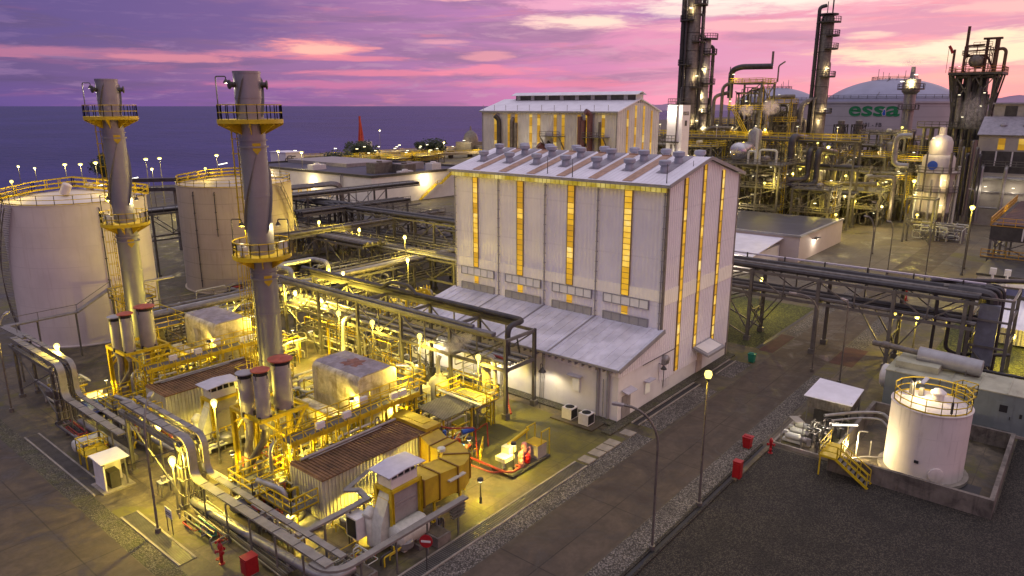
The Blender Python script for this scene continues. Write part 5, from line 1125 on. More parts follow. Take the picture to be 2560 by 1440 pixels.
o=thing('pump_skid','skid of three small white pumps with a thicket of dark pipes','pump skid',(60,16.5,0),None)
q=M(); q.bx(57.2,14,0,62.5,18.3,.12); ob('base',q,T['pad'],o)
q=M(); q.bx(57.0,13.9,0,57.2,18.5,.3); q.bx(57.2,18.3,0,64,18.5,.3); ob('kerb',q,T['conc'],o)
for k in range(3):
    x=58.2+k*1.25; q=M(); q.drum((x,17.7,.75),(x,16.6,.75),.3,14); q.cb(x,17.2,.25,.45,1.5,.22); q.cb(x,17.75,.9,.35,.35,.25); p=ob('pump',q,T['palepump'],o)
    q=M(); q.drum((x,16.5,.7),(x,16.,.7),.22,12); q.cb(x,15.8,.3,.3,.3,.6); ob('pump_head',q,T['greybox'],p)
r=random.Random(5)
for k in range(34):
    x=57.6+r.random()*4.6;y=14.2+r.random()*1.9; zt=.7+r.random()*1.3; q=M(); P=[(x,y,.1),(x,y,zt),(x+r.choice((-.6,.6)),y,zt)]
    if r.random()<.7: P.append((P[-1][0],y+r.choice((-.5,.6)),zt))
    q.tube(P,r.choice((.04,.05,.07)),6,.1); q.cb(x,y,zt*.6,.16,.16,.16); ob('pipe',q,T[r.choice(('dsteel','clad','clad2','dsteel'))],o)
q=M(); q.bar((59.4,17.,1.6),(60.6,18.,1.5),.8,.06); q.tube([(57.4,17.9,0),(57.4,17.9,2.2)],.04); q.tube([(57.5,16.2,0),(57.5,16.2,2.6)],.04); obs('post',q,T['clad'],o)
q=M(); q.tube([(62,15.8,1.7),(64.5,13.9,1.7),(66.,12.,1.7),(63.,10.2,1.7)],.14,8,.8); q.tube([(62,15.2,1.4),(64,13.6,1.4),(65.2,12.,1.4),(63.,10.6,1.4)],.1,8,.7); obs('suction_pipe',q,T['clad'],o)
q=M(); q.tube([(57.8,12.9,.1),(57.8,12.9,2.2)],.05); q.tube([(58.6,12.2,.1),(58.6,12.2,2.6),(58.9,11.6,2.6)],.06,6,.2); q.tube([(59.6,11.4,.1),(59.6,11.4,1.6)],.05);q.tube([(57.2,12.6,.5),(58.8,11.4,.5),(59.6,10.2,.5)],.08,8,.3); obs('standpipe',q,T['clad'],o)
o=thing('tube_lamp','horizontal tube lamp on a post between pump skid and white tank','lamp',(58.4,13.6,0),None)
q=M(); q.tube([(58.9,13.1,0),(58.9,13.1,2.7)],.04,6); ob('post',q,T['dsteel'],o); q=M(); q.bar((58.1,14.1,2.75),(59.3,12.5,2.75),.16,.07); ob('lamp_tube',q,T['bulbw'],o)
light((57.9,12.3,1.5),900,WARM,o,.25); light((60.2,8.6,7.1),300,WARM,o,.15); light((59.2,15.4,2.6),260,WHT,o,.25)
# hydrants, bins and boxes
def hydrant(label,x,y,h=1.25,gr='red fire hydrants'):
    o=thing('fire_hydrant',label,'fire hydrant',(x,y,0),gr); q=M(); q.lathe(x,y,[(.2,0),(.2,.06),(.11,.08),(.11,h*.72),(.16,h*.74),(.16,h*.86),(.08,h*.97),(0,h)],14); ob('barrel',q,T['red'],o)
    for a in (0,2.1,4.2):
        q=M(); c,s=math.cos(a+.4),math.sin(a+.4); q.tube([(x,y,h*.6),(x+.3*c,y+.3*s,h*.6)],.075,8); q.tube([(x+.26*c,y+.26*s,h*.6),(x+.33*c,y+.33*s,h*.6)],.12,10); ob('outlet',q,T['red'],o)
    q=M(); q.tube([(x-.1,y,h*.35),(x-.28,y-.1,h*.35)],.05,8); q.lathe(x-.28,y-.1,[(.13,h*.33),(.13,h*.37)],10); ob('valve',q,T['red'],o)
    return o
def monitor(label,x,y):
    o=hydrant(label,x,y,1.5); q=M(); q.tube([(x,y,1.5),(x,y,1.75),(x-.15,y-.2,1.85),(x-.5,y-.55,2.0)],.08,8,.15); q.tube([(x+.05,y+.1,1.6),(x+.35,y+.3,1.35)],.07,8); ob('nozzle',q,T['red'],o); return o
monitor('big red fire monitor on the mossy slab near the no entry sign',18.6,39.2)
hydrant('red hydrant post beside the pump skid kerb at the yard edge',55.4,18.0,1.4)
for i,(x,y) in enumerate(((112.5,19.6),(109,18.9),(117,20.4))): hydrant(['red hydrant beyond the pipe bridge, middle of three','red hydrant beyond the pipe bridge, nearest the road','red hydrant beyond the pipe bridge, farthest away'][i],x,y,1.5)
hydrant('small red hydrant among the pipes behind the jacketed boiler',44.9,50.2,1.3); 
def redbox(label,x,y,w,d,h,z=0.):
    o=thing('hose_cabinet',label,'hose cabinet',(x,y,z),'red hose cabinets'); q=M(); q.cb(x,y,z+.12,w,d,h); q.cb(x,y,z+h+.12,w+.06,d+.06,.05); ob('cabinet',q,T['red'],o); q=M(); q.cb(x,y,z,w*.8,d*.8,.12); ob('plinth',q,T['conc'],o); q=M(); q.cb(x-w/2-.012,y,z+.2,.03,d*.86,h*.85); ob('door',q,T['red'],o)
redbox('tall red hose cabinet standing on the gravel kerb in the yard',49.6,18.45,.55,.6,1.35); redbox('red hose cabinet cut by the lower edge of the picture',19.2,36.9,.8,.7,1.1); redbox('distant red cabinet on the ground behind the farther chimney',54,98.6,1.2,1.2,1.5)
def bin_(label,x,y,m):
    o=thing('wheelie_bin',label,'bin',(x,y,0),'wheelie bins'); q=M(); q.add([(x-.26,y-.28,.08),(x+.26,y-.28,.08),(x+.26,y+.28,.08),(x-.26,y+.28,.08),(x-.34,y-.36,1.0),(x+.34,y-.36,1.0),(x+.34,y+.36,1.0),(x-.34,y+.36,1.0)],[(3,2,1,0),(4,5,6,7),(0,1,5,4),(1,2,6,5),(2,3,7,6),(3,0,4,7)]); ob('body',q,T[m],o)
    q=M(); q.cb(x,y,1.0,.76,.8,.06); q.drum((x-.1,y-.3,1.09),(x-.1,y+.3,1.09),.05,8); ob('lid',q,T[m],o); q=M()
    for s in(-1,1): q.drum((x+.3,y+s*.24-.03,.1),(x+.3,y+s*.24+.03,.1),.1,10,.1)
    obs('wheel',q,T['black'],o)
bin_('red wheelie bin at the end of the yard kerb',55.1,19.85,'red'); bin_('green wheelie bin on the gravel behind the side door canopy',75.6,27.6,'green')
# hut, platform, tarp, canopy, cabinet, sign, vats, pump skid in the near plant
o=thing('control_hut','small open hut with a flat white roof by the left grating','shelter',(18.4,54.8,0),None)
q=M(); q.bx(17.3,53.6,2.35,19.35,55.9,2.43); ob('roof',q,T['roof'],o); q=M()
for x in (17.6,19.1):
    for y in (53.9,55.6): q.bar((x,y,.1),(x,y,2.35),.1)
obs('post',q,T['steel'],o); q=M(); q.bx(17.5,55.1,.1,19.2,55.7,2.1); q.bx(17.5,53.8,.1,17.6,55.1,2.1); ob('wall_sheet',q,T['slat'],o); q=M(); q.cb(18.3,54.4,.1,.7,.9,1.3); ob('machine',q,T['dsteel'],o); q=M(); q.bx(17.2,53.5,0,19.5,55.9,.1); ob('base',q,T['conc'],o)
o=thing('valve_platform','small yellow railed platform over the ground pipes by the hut','steel platform',(18.7,59.3,0),None)
q=M(); q.bx(17.9,58.5,1.15,19.7,60.1,1.2); ob('deck',q,T['yel'],o); q=M(); q.rail([(17.9,58.5,1.2),(19.7,58.5,1.2),(19.7,60.1,1.2),(17.9,60.1,1.2)],1.1,.9,.035,closed=True); ob('railing',q,T['yel'],o); q=M()
for x in (18,19.6):
    for y in (58.6,60): q.bar((x,y,0),(x,y,1.15),.09)
obs('leg',q,T['yel'],o); q=M(); q.cb(19.5,57.2,.5,1.5,1.1,1.); ob('box',q,T['clad2'],o)
o=thing('tarpaulin','crumpled blue tarpaulin with a white flap spread on the ground','tarpaulin',(23.4,70.5,0),None)
q=M(); vs=[];fs=[];r=random.Random(2)
for i in range(9):
    for j in range(9): vs.append((21.9+.42*i+r.random()*.15,68.7+.5*j+r.random()*.2,.25+.55*r.random()*(1 if 0<i<8 and 0<j<8 else .3)))
for i in range(8):
    for j in range(8): fs.append((i*9+j,i*9+9+j,i*9+10+j,i*9+j+1))
q.add(vs,fs); ob('sheet',q,T['bluetarp'],o,flat=False); q=M(); q.add([(22.2,71.2,.95),(24.2,71.6,1.0),(24.6,72.3,1.15),(22.8,73,1.)],[(0,1,2,3)]); q.add([(23.,71.,1.0),(24.4,70.6,1.05),(24.8,71.3,1.1)],[(0,1,2)]); ob('flap',q,T['slat'],o)
o=thing('valve_canopy','small canopy with a corrugated grey roof over valves','shelter',(39.9,40.4,0),None)
q=M(); n=22
for i in range(n): x=38.1+(41.9-38.1)*(i+.5)/n; q.bar((x,38.9,2.95),(x,42.0,3.25),.12,.05)
q.add([(38.1,38.9,2.9),(41.9,38.9,2.9),(41.9,42.,3.2),(38.1,42.,3.2)],[(0,1,2,3)]); ob('roof',q,T['steel'],o)
q=M()
for x in (38.3,41.7):
    for y in (39.1,41.8): q.bar((x,y,0),(x,y,2.95),.13)
obs('post',q,T['yel'],o); q=M(); q.bar((41.95,38.2,3.15),(41.6,43.,3.45),.3,.1); ob('tray_cover',q,T['palepump'],o)
o=thing('valve_assembly','blue valves and actuators crowded between yellow duct and canopy','valves',(37.6,37.3,0),None); r=random.Random(9)
for a_,b_,rr in (((36.6,36.4,1.7),(37.6,36.2,1.7),.24),((38.2,36.8,2.5),(39.,36.4,2.6),.2),((37.3,38.,1.4),(37.3,38.,2.6),.16),((36.8,38.4,1.3),(37.6,38.4,1.3),.2),((38.,37.4,1.2),(38.,37.4,1.9),.18),((36.9,37.2,1.1),(37.7,37.,1.1),.22)):
    q=M(); q.drum(a_,b_,rr,14,.25); q.drum(V(a_)-(V(b_)-V(a_))*.08,a_,rr*1.15,14,.05); ob('actuator',q,T['blue'],o)
for k in range(22):
    q=M(); x,y=36.6+r.random()*3,35.8+r.random()*2.9; z=.6+r.random()*1.4; q.tube([(x,y,.1),(x,y,z),(x+r.choice((-.6,.7)),y,z),(x+r.choice((-.6,.7)),y+.6,z)],r.choice((.04,.06,.09)),7,.1); ob('pipe',q,T[r.choice(('clad','yel','redpipe','dsteel'))],o)
q=M(); q.tube([(37.,39.5,2.9),(37.4,37.5,2.9),(38.8,36.,2.9),(38.8,35.8,.4)],.06,6,.2); q.tube([(41.2,38.4,.9),(40.9,36.6,2.4),(40.9,36.5,.3)],.06,6,.2); obs('red_pipe',q,T['redpipe'],o)
q=M(); q.rail([(38.4,35.2,.1),(40.6,36.8,.1)],1.1,.8,.03); ob('railing',q,T['yel'],o)
o=thing('lube_skid','long oil skid with white hood, red pumps and a grey cabinet','equipment skid',(40.6,32.9,0),None)
q=M(); q.bx(38.4,31.7,.05,43.2,33.9,.22); ob('base',q,T['dsteel'],o); q=M(); q.cb(39.2,33.2,.9,1.2,1.,.35); q.cb(39.9,33.4,1.2,.9,.8,.55); q.cb(39.,33.2,.2,.2,.2,.8); obs('white_hood',q,T['palepump'],o)
for x,y,z0,z1,rr in ((40.5,32.6,.3,1.2,.24),(41.,32.7,.3,1.75,.22),(40.9,32.3,.3,.9,.25),(40.,32.2,.3,.8,.2),(41.4,32.5,.3,1.3,.14)):
    q=M(); q.drum((x,y,z0),(x,y,z1),rr,14,.4); q.lathe(x,y,[(rr*1.25,z1*.7),(rr*1.25,z1*.78)],12); ob('pump',q,T['pink' if rr<.25 else 'red'],o)
q=M(); q.cb(42.4,32.6,.22,1.2,1.3,1.15); ob('cabinet',q,T['greybox'],o); q=M(); q.cb(42.4,32.6,1.37,1.25,1.35,.04); ob('cabinet_top',q,T['yelduct'],o)
q=M()
for x in (42.2,43.3):
    for y in (31.9,33.4): q.bar((x,y,1.4 if x<43 else .1),(x,y,2.5),.07)
q.bar((42.2,31.9,2.5),(43.3,31.9,2.5),.08); q.bar((42.2,33.4,2.5),(43.3,33.4,2.5),.08); q.bar((40.,33.6,1.7),(42.4,33.4,2.3),.2); ob('yellow_frame',q,T['yel'],o)
q=M(); q.tube([(38.2,36,.5),(38.2,32.3,.5),(38.6,31.9,.5),(39.6,31.9,.5),(39.6,32.4,.5)],.1,8,.4); q.tube([(37.4,36,.4),(37.6,33.2,.4),(38.4,32.6,.4)],.07,8,.3); obs('red_pipe',q,T['redpipe'],o)
o=thing('water_vat','squat round grey vat with pipes on its lid, left of the steaming vat','vat',(43.9,47.6,0),'round grey vats'); q=M(); q.lathe(43.9,47.6,[(.9,0),(.95,.2),(.95,1.9),(.9,2.0),(0,2.05)],24); ob('drum',q,T['encl'],o); q=M(); q.tube([(43.6,47.6,2.),(43.6,47.6,3.),(43.9,47.9,3.4)],.12,8,.2); q.tube([(44.1,47.4,2.),(44.2,47.3,3.1)],.1); q.tube([(44.3,47.7,2.),(44.6,47.8,2.7),(45,47.8,2.7)],.06,6,.1); obs('nozzle',q,T['clad2'],o)
o=thing('steam_vat','round ribbed vat with a tall steaming vent pipe','vat',(45.2,46.7,0),'round grey vats'); q=M(); q.lathe(45.2,46.7,[(1.,0),(1.05,.2),(1.05,1.9),(.8,2.5),(.35,2.8),(.3,3.)],24); ob('drum',q,T['encl'],o); q=M(); q.tube([(45.2,46.7,2.8),(45.2,46.7,4.4),(45.35,46.6,4.8)],.22,12,.2); ob('vent_pipe',q,T['encl'],o)
o=thing('filter_cabinet','white cabinet with a dark mesh front on a steel stand','cabinet',(25.3,34.2,0),None)
q=M(); q.bx(24.9,33.6,.75,25.9,34.7,2.25); ob('casing',q,T['slat'],o); q=M(); q.bx(24.87,33.7,.85,24.9,34.6,2.15); ob('mesh_panel',q,T['black'],o); q=M()
for x in (25,25.8):
    for y in (33.7,34.6): q.bar((x,y,0),(x,y,.75),.08)
obs('leg',q,T['dsteel'],o)
o=thing('no_entry_sign','round red no entry sign with a white bar on a thin post','sign',(26.4,28.75,0),None); q=M(); q.cyl(26.4,28.75,0,1.95,.035,n=8); ob('post',q,T['dsteel'],o)
def disc(c,n,r,th,k=28):
    q=M(); c=V(c);n=V(n).normalized(); q.drum(c-n*th/2,c+n*th/2,r,k,.01); return q
nv=V((-.9,-.55,.1)); p=ob('sign_disc',disc((26.4,28.75,2.05),nv,.42,.04),T['red'],o); q=M(); u=V((-nv.y,nv.x,0)).normalized(); c=V((26.4,28.75,2.05))+nv.normalized()*.05; q.bar(c-u*.3,c+u*.3,.03,.13); ob('white_bar',q,T['slat'],p)
o=thing('notice_board','small white notice board on two thin legs by the left lamp post','sign',(17.9,44.8,0),None); q=M(); q.bar((18.15,44.6,1.5),(18.15,45.5,1.5),.04,.7); ob('panel',q,T['slat'],o); q=M(); q.bar((18.15,44.7,0),(18.15,44.7,1.5),.05); q.bar((18.15,45.4,0),(18.15,45.4,1.5),.05); obs('leg',q,T['dsteel'],o); q=M(); q.bar((18.12,44.75,1.55),(18.12,45.35,1.55),.03,.06); q.bar((18.12,44.75,1.4),(18.12,45.35,1.4),.03,.06); obs('text_line',q,T['dtext'],o)
for i,(x,y,w,d,h) in enumerate(((29.,30.6,1.2,1.6,.7),(27.9,31.,.9,.9,.35),(23.4,31.2,1.1,1.4,.5))):
    o=thing('concrete_pit',['low concrete pit box under the road edge cable tray','small flat concrete block beside the pit box','open concrete pit near the tray corner'][i],'concrete pit',(x,y,0),'low concrete pits'); q=M(); q.cb(x,y,0,w,d,h); ob('pit_wall',q,T['stainconc'],o); q=M(); q.cb(x,y,h,w-.3,d-.3,.03); ob('cover',q,T['pad'],o)
# ------------------------------------------------------------------ lamps
def pole_lamp(label,x,y,h,watt,col=SOD,group='globe lamps on posts',r=.22,post='steel',rp=.09):
    o=thing('lamp_post',label,'lamp',(x,y,0),group); q=M(); q.lathe(x,y,[(rp*1.8,0),(rp*1.8,.4),(rp,.42),(rp*.7,h-.35)],10); ob('post',q,T[post],o); q=M(); q.lathe(x,y,[(r*.5,h-.42),(r*.8,h-.22),(r*.8,h-.16)],14); ob('lamp_holder',q,T['dsteel'],o)
    q=M(); q.lathe(x,y,[(r*.75,h-.16),(r,h+.05),(r*.95,h+.2),(r*.5,h+.34),(0,h+.36)],16); ob('lamp_globe',q,T['bulb'],o)
    d=V((-x,-y,0)).normalized()*.5
    light((x+d.x,y+d.y,h-.1),watt*(2.6 if x<110 and y<112 else (.55 if x>120 and y<80 else 1.)),col,o,.12,'SPOT' if 44<x<58 and y<66 else 'POINT',(x+d.x,y+d.y,0),158); return o
SO=[('lamp added to light the lawn under the pipe bridge by the hall',97,35.,4.4,420),('lamp above the left end of the steel portals',21.5,73.,6.2,700),('blazing lamp beside the portal nearest the red hydrant',19.6,46.9,4.1,1000),('lamp hanging inside the nearest steel portal',20.9,51.6,4.9,420),('lamp by the farther intake tower',25.3,51.6,5.2,900),  # the lawn lamp is added to brighten the grass
 ('lamp behind the farther jacketed boiler box',42.5,78.8,5.6,1100),('lamp behind the nearer chimney',47.4,73.3,6.1,900),('lamp left of the small steam puff',48.1,69,5.8,700),('lamp at the foot of the big grey pipe loop',54.8,73.6,7.1,1300),('third lamp along the long tray rack',45.7,62.6,5.9,900),('fourth lamp along the long tray rack',45.8,57,5.9,1000),('fifth lamp along the long tray rack',45.8,49.8,5.9,1000),('lamp at the near end of the long tray rack by the steam plume',45.8,42,5.5,1200),
 ('lamp under the pipe bridge on the right',89.6,14.2,4.6,600),('lamp on the lawn at the right edge',92.6,5.2,3.4,700),('lamp in front of the white building at the upper right',140,16.5,11.6,5200),('lamp in the open yard among the far pipe racks',192,55.4,17.9,5200),
 ('lamp amid the pipe racks left of the hall, lower',62.6,69.9,8.1,1000),('lamp amid the pipe racks left of the hall, upper',69.8,78.4,9.2,900),('lamp right of the cream tank',72.2,92,8.5,1100),('lamp above the cream tank',69.8,99.4,9.3,700),('lamp in the open steel tower left of the hall',78,63.4,12.,700),
 ('lamp beyond the far yard road',170,31.1,12.7,4200),('left lamp of a pair behind the hall gable',173,59.3,12.2,1800),('right lamp of a pair behind the hall gable',177.3,58.6,12.1,1800)]
for lb,x,y,h,wt in SO: pole_lamp('glowing yellow '+lb,x,y,h,wt,r=.25 if x<110 else .42,rp=.08 if x<110 else .12)
for lb,x,y,z,wt in (('post lamp left of the near silencer legs',24.2,47.4,2.6,260),('post lamp in front of the near silencer frame',26.1,43.4,3.2,320),('post lamp by the near enclosure corner and silver pipe',23.2,38.5,1.6,300),('post lamp under the near intake tower frame',26.3,33.9,1.5,260),('post lamp beside the yellow duct bend',34.3,31.4,1.7,170),('post lamp on the red pump skid',39.3,32.4,2.3,300),('post lamp by the blue valves',37.3,35.3,2.6,240),('post lamp by the farther silencer legs',24.4,70.6,2.6,300),('post lamp in front of the farther enclosure',24.,61.4,2.6,360),('post lamp between enclosure and intake of the farther unit',27.6,57.2,2.2,420),('post lamp behind the nearer enclosure end',36.8,43.,3.6,420),('post lamp behind the boiler boxes',31.5,55.4,3.,650),('post lamp in front of the nearer enclosure wall',27.2,36.3,2.2,330),('post lamp beyond the farther boiler box',37.5,75,4.,700),('post lamp on bright ground by the long rack',42,66,4.2,900)):
    post_lamp(x,y,z,'small capped '+lb,wt*7.)
for lb,x,y,z,dx,dy,wt in (('swan neck tube lamp over the nearer boiler walkway',38.6,42.9,6.6,-.8,.35,260),('swan neck tube lamp over the farther boiler walkway',38.6,65.5,6.6,-.8,.35,300),('swan neck tube lamp above the steps behind the farther boiler',42.,62.,5.,-.7,-.5,300),('twin tube lamp by the nearer silencer drum',25.9,42.4,3.4,.5,.3,160)):
    tube_lamp(x,y,z,dx,dy,lb,wt*4.,SOD)
for i,(x,y) in enumerate(((50.6,45.),(50.7,38.3),(50.9,53.5))):   # pendant lamps that wash the hall's lower wall
    o=thing('pendant_lamp',['dark dome pendant lamp under the rack end facing the hall wall','dark dome pendant lamp between rack leg and condenser units','dark dome pendant lamp under the rack facing the hall far end'][i],'lamp',(x,y,0),'dome lamps lighting the hall wall'); z=(4.3,3.6,4.3)[i]; q=M(); q.lathe(x,y,[(.05,z+.5),(.12,z+.35),(.36,z+.05),(.36,z)],14); ob('shade',q,T['dsteel'],o); q=M(); q.lathe(x,y,[(.2,z+.02),(.2,z+.04)],10); ob('lens',q,T['spark'],o); q=M()
    q.tube([(x,y,z+.5),(x,y,z+.8),(x-.3,y,z+.9),(x-.3,y,.0)] if i==1 else [(x,y,z+.5),(x,y,z+.7),(50.6,y,z+.8)],.035,6,.1); ob('hanger',q,T['dsteel'],o)
    light((x-.1,y,z-.25),(1100,260,1500)[i],WHT,o,.2,'SPOT',(x+.4,y,0),150)
o=thing('wall_lamp','dome lamp on the hall side wall above the road','lamp',(57,30.2,3.9),None); q=M(); q.lathe(59.8,30.35,[(.05,3.5),(.3,3.2),(.3,3.14)],12); q.tube([(59.8,30.35,3.5),(59.8,30.6,3.6),(59.8,30.9,3.6)],.03,6); ob('shade',q,T['dsteel'],o)
o=thing('street_lamp','tall globe street lamp glowing beside the road in front of the hall','street lamp',(44.1,19,0),'tall lamps along the road'); q=M(); q.lathe(44.1,19,[(.22,0),(.22,.3),(.1,.32),(.06,9.7)],12); ob('pole',q,T['clad2'],o); q=M(); q.lathe(44.1,19,[(.12,9.6),(.2,9.8),(.2,9.86)],12); ob('lamp_holder',q,T['dsteel'],o); q=M(); q.lathe(44.1,19,[(.2,9.86),(.27,10.1),(.22,10.32),(0,10.42)],16); ob('lamp_globe',q,T['bulb'],o); light((43.6,19.6,9.8),750,SOD,o,.2,'SPOT',(43.6,19.6,0),165)
def swan(label,x,y,h,ax,ay,wt=0,group='tall lamps along the road'):
    o=thing('street_lamp',label,'street lamp',(x,y,0),group); q=M(); P=[(x,y,0),(x,y,h*.75)]+[(x+ax*(1-math.cos(t)),y+ay*(1-math.cos(t)),h*.75+h*.25*math.sin(t)) for t in [math.pi/2*k/7 for k in range(1,8)]]
    q.tube(P,.08,8); q.lathe(x,y,[(.2,0),(.2,.35),(.1,.37)],10); ob('pole',q,T['clad2'],o); e=V(P[-1]); d=V((ax,ay,0)).normalized(); q=M(); q.bar(e,e+d*.75+V((0,0,.05)),.3,.14); ob('lamp_head',q,T['greybox'],o); q=M(); q.bar(e+d*.1-V((0,0,.085)),e+d*.65-V((0,0,.04)),.2,.02); ob('lamp_lens',q,T['slat'],o)
swan('unlit swan neck street lamp nearest the camera on the right of the road',37.2,19,9.9,-.9,2.)
swan('unlit swan neck street lamp between the red paving and the shelter',76.9,21.4,8.6,-.8,2.2)
swan('tall lamp on a thin pole beside the red paving',75.2,18.1,8.9,.1,.2)
swan('unlit swan neck lamp at the left gratings near the notice board',17.6,45.7,9.,1.2,1.6)
swan('unlit lamp pole at the far left edge by the portals',17.9,76.2,9.,1.2,1.6)
swan('unlit curved lamp in the far yard beyond the bridge',122,27,11,.6,1.2)
for i,(x,y,h) in enumerate(((146,17,14),(128,20,9.5),(133,26.5,9),(150,33,10))):
    swan(['tall dark lamp pole in front of the bright yard lamp','dark lamp pole left in the far yard','dark lamp pole by the low curb in the far yard','dark lamp pole by the far road'][i],x,y,h,.3,.6)
for i,(x,y,z) in enumerate(((27.5,99.5,19.2),(36.5,94.,18.9),(56.,108.5,18.4),(63.5,103.5,18.2))):
    o=thing('deck_lamp',['small lamp on the walkway of the large left tank, left side','small lamp on the walkway of the large left tank, right side','small lamp on the weathered tank roof, left side','small lamp on the weathered tank roof by the chimney'][i],'lamp',(x,y,z-2),'small lamps on tank roofs'); q=M(); q.cyl(x,y,z-2.2,z,.05,n=6); ob('post',q,T['dsteel'],o); q=M(); q.lathe(x,y,[(.1,z),(.2,z+.1),(.15,z+.3),(0,z+.34)],10); ob('lamp_globe',q,T['bulb'],o); light((x-.3,y-.4,z),330,SOD,o,.12)

for lb,x,y,z,wt in (('added post lamp brightening the streaked side of the nearer boiler box',32.85,44.,5.,1500),('added post lamp brightening the streaked side of the farther boiler box',32.85,66.6,5.,1500),('added post lamp brightening the nearer enclosure ribs from low in front',31.3,36.5,1.7,1500),('added post lamp brightening the farther enclosure ribs from low in front',31.3,59.,1.7,1500),('added post lamp brightening the low jacketed box of the nearer unit',30.2,45.6,3.2,900),('added post lamp brightening the low jacketed box of the farther unit',30.2,68.2,3.2,900),('small capped post lamp on the pale ground behind the nearer chimney',40.,56.,3.6,1700)):
    o=post_lamp(x,y,z,lb,wt)  # post lamps added to brighten the boiler jackets and enclosure walls
    [setattr(c.data,'type','POINT') for c in o.children if c.type=='LIGHT']

for i,(lb,P,r_) in enumerate((('silver insulated pipe rising and bending back at the near yellow skid',[(23.2,38.9,.2),(23.2,38.9,3.2),(22.6,41.2,3.4)],.2),('silver insulated pipe rising and bending back at the farther yellow skid',[(23.2,61.4,.2),(23.2,61.4,3.2),(22.6,63.7,3.4)],.2),('grey pipe dropping beside the nearer enclosure ladder',[(25.6,43.6,4.4),(24.9,43.2,4.2),(24.8,43.1,.3)],.14),('grey pipe dropping beside the farther enclosure ladder',[(25.6,66.1,4.4),(24.9,65.7,4.2),(24.8,65.6,.3)],.14))):
    o=thing('riser_pipe',lb,'pipe',P[0],'insulated riser pipes'); q=M(); q.tube(P,r_,12,.6,5); ob('insulation',q,T['clad'],o); q=M()
    for k in range(1,5): q.lathe(P[0][0] if i<2 else P[2][0],P[0][1] if i<2 else P[2][1],[(r_,.6*k),(r_+.02,.6*k),(r_+.02,.6*k+.05),(r_,.6*k+.05)],12)
    ob('seam_band',q,T['clad2'],o)
for i,(x,y) in enumerate(((22.3,40.2),(20.3,50.2),(22.2,36.4),(31.2,34.9),(38.6,46.2))):
    o=thing('instrument_stand',('white-topped instrument stand beside the near tray','white-topped instrument stand inside the nearest portal','white-topped instrument stand at the near silver pipe end','white-topped instrument stand under the yellow duct','white-topped instrument stand right of the nearer boiler box')[i],'instrument stand',(x,y,0),'instrument stands'); q=M(); q.bx(x-.5,y-.35,1.1,x+.5,y+.35,1.15); ob('top',q,T['palepump'],o); q=M()
    for a_ in (-.45,.45):
        for b_ in (-.3,.3): q.bar((x+a_,y+b_,0),(x+a_,y+b_,1.1),.06)
    obs('leg',q,T['steel'],o); q=M(); q.cb(x-.1,y,1.15,.3,.3,.35); q.cyl(x+.25,y,1.15,1.5,.08,n=8); obs('instrument',q,T['greybox'],o)
# ------------------------------------------------------------------ process area beyond the hall
def text(s,size,mt,name,parent,place,bold=0.,shear=0.,sx=1.):
    c=bpy.data.curves.new('t','FONT'); c.body=s; c.size=size; c.align_x='CENTER'; c.align_y='CENTER'; c.offset=bold; c.shear=shear; c.resolution_u=4
    o=bpy.data.objects.new('t',c); COL.objects.link(o); dg=bpy.context.evaluated_depsgraph_get(); me=o.evaluated_get(dg).to_mesh()
    q=M(); q.add([place(v.co.x*sx,v.co.y) for v in me.vertices],[list(f.vertices) for f in me.polygons]); bpy.data.objects.remove(o)
    return ob(name,q,mt,parent,flat=True)
def glints(o,pts,kind='spark',s=.28):
    for p in pts: q=M(); q.bar((p[0]-s,p[1]+s,p[2]),(p[0]+s,p[1]-s,p[2]),s*.6,s*.45); ob('tube_light',q,T[kind],o)
# grey gabled hall behind
h2=thing('industrial_hall','farther pale hall with raised ridge vent and pipes along its front','building',(128,90,0),None)
X0,X1,Y0,Y1,E2,R2=120.,136.2,73.4,108.,26.9,30.6; RX=128.1
q=M(); gz2=lambda x:E2+(29.2-E2)*(1-abs(x-RX)/(RX-X0))
q.ribs((X0,Y1),(X0,Y0),0,E2,(-1,0),.8,.06); q.ribs((X0,Y0),(X1,Y0),0,lambda t_:gz2(X0+(X1-X0)*t_),(0,-1),.8,.06); q.ribs((X1,Y0),(X1,Y1),0,E2,(1,0),.8,.06); q.ribs((X1,Y1),(X0,Y1),0,lambda t_:gz2(X1+(X0-X1)*t_),(0,1),.8,.06)
q.bx(RX-1.3,Y0,28.6,RX+1.3,Y0+.2,30.2); ob('wall',q,mat('hall_wall_aged',(.66,.64,.58),.55,0,.1,.3,.25,(.4,.35,.28),.3),h2)
q=M()
for s in (0,1):
    xe=(X0-.5,X1+.5)[s]; q.add([(xe,Y0-.4,E2-.1),(RX,Y0-.4,29.3),(RX,Y1+.4,29.3),(xe,Y1+.4,E2-.1),(xe,Y0-.4,E2+.1),(RX,Y0-.4,29.5),(RX,Y1+.4,29.5),(xe,Y1+.4,E2+.1)],[(0,1,2,3),(7,6,5,4),(0,4,5,1),(2,6,7,3),(0,3,7,4)])
ob('roof',q,T['roof'],h2)
q=M(); q.prisy([(RX-1.7,30.15),(RX,30.7),(RX+1.7,30.15),(RX+1.7,30.25),(RX,30.85),(RX-1.7,30.25)],Y0-.5,Y1-3); ob('ridge_vent_roof',q,T['roof'],h2)
q=M(); q.bx(RX-1.2,Y0+.2,29.1,RX+1.2,Y1-4,30.2); ob('ridge_vent',q,T['dsteel'],h2)
for i in range(8): q=M(); q.bx(RX-1.3,Y0+2+i*3.9,29.2,RX-1.2,Y0+2.9+i*3.9,30.15); ob('vent_panel',q,T['frame'],h2)
for y in (104.,100.2,98.2,94.3,92.2,88.,86.,82.2,80.2,76.5):
    q=M(); q.bx(X0-.15,y-.35,4,X0-.07,y+.35,26.3); ob('window_strip',q,T['amberfar'],h2)
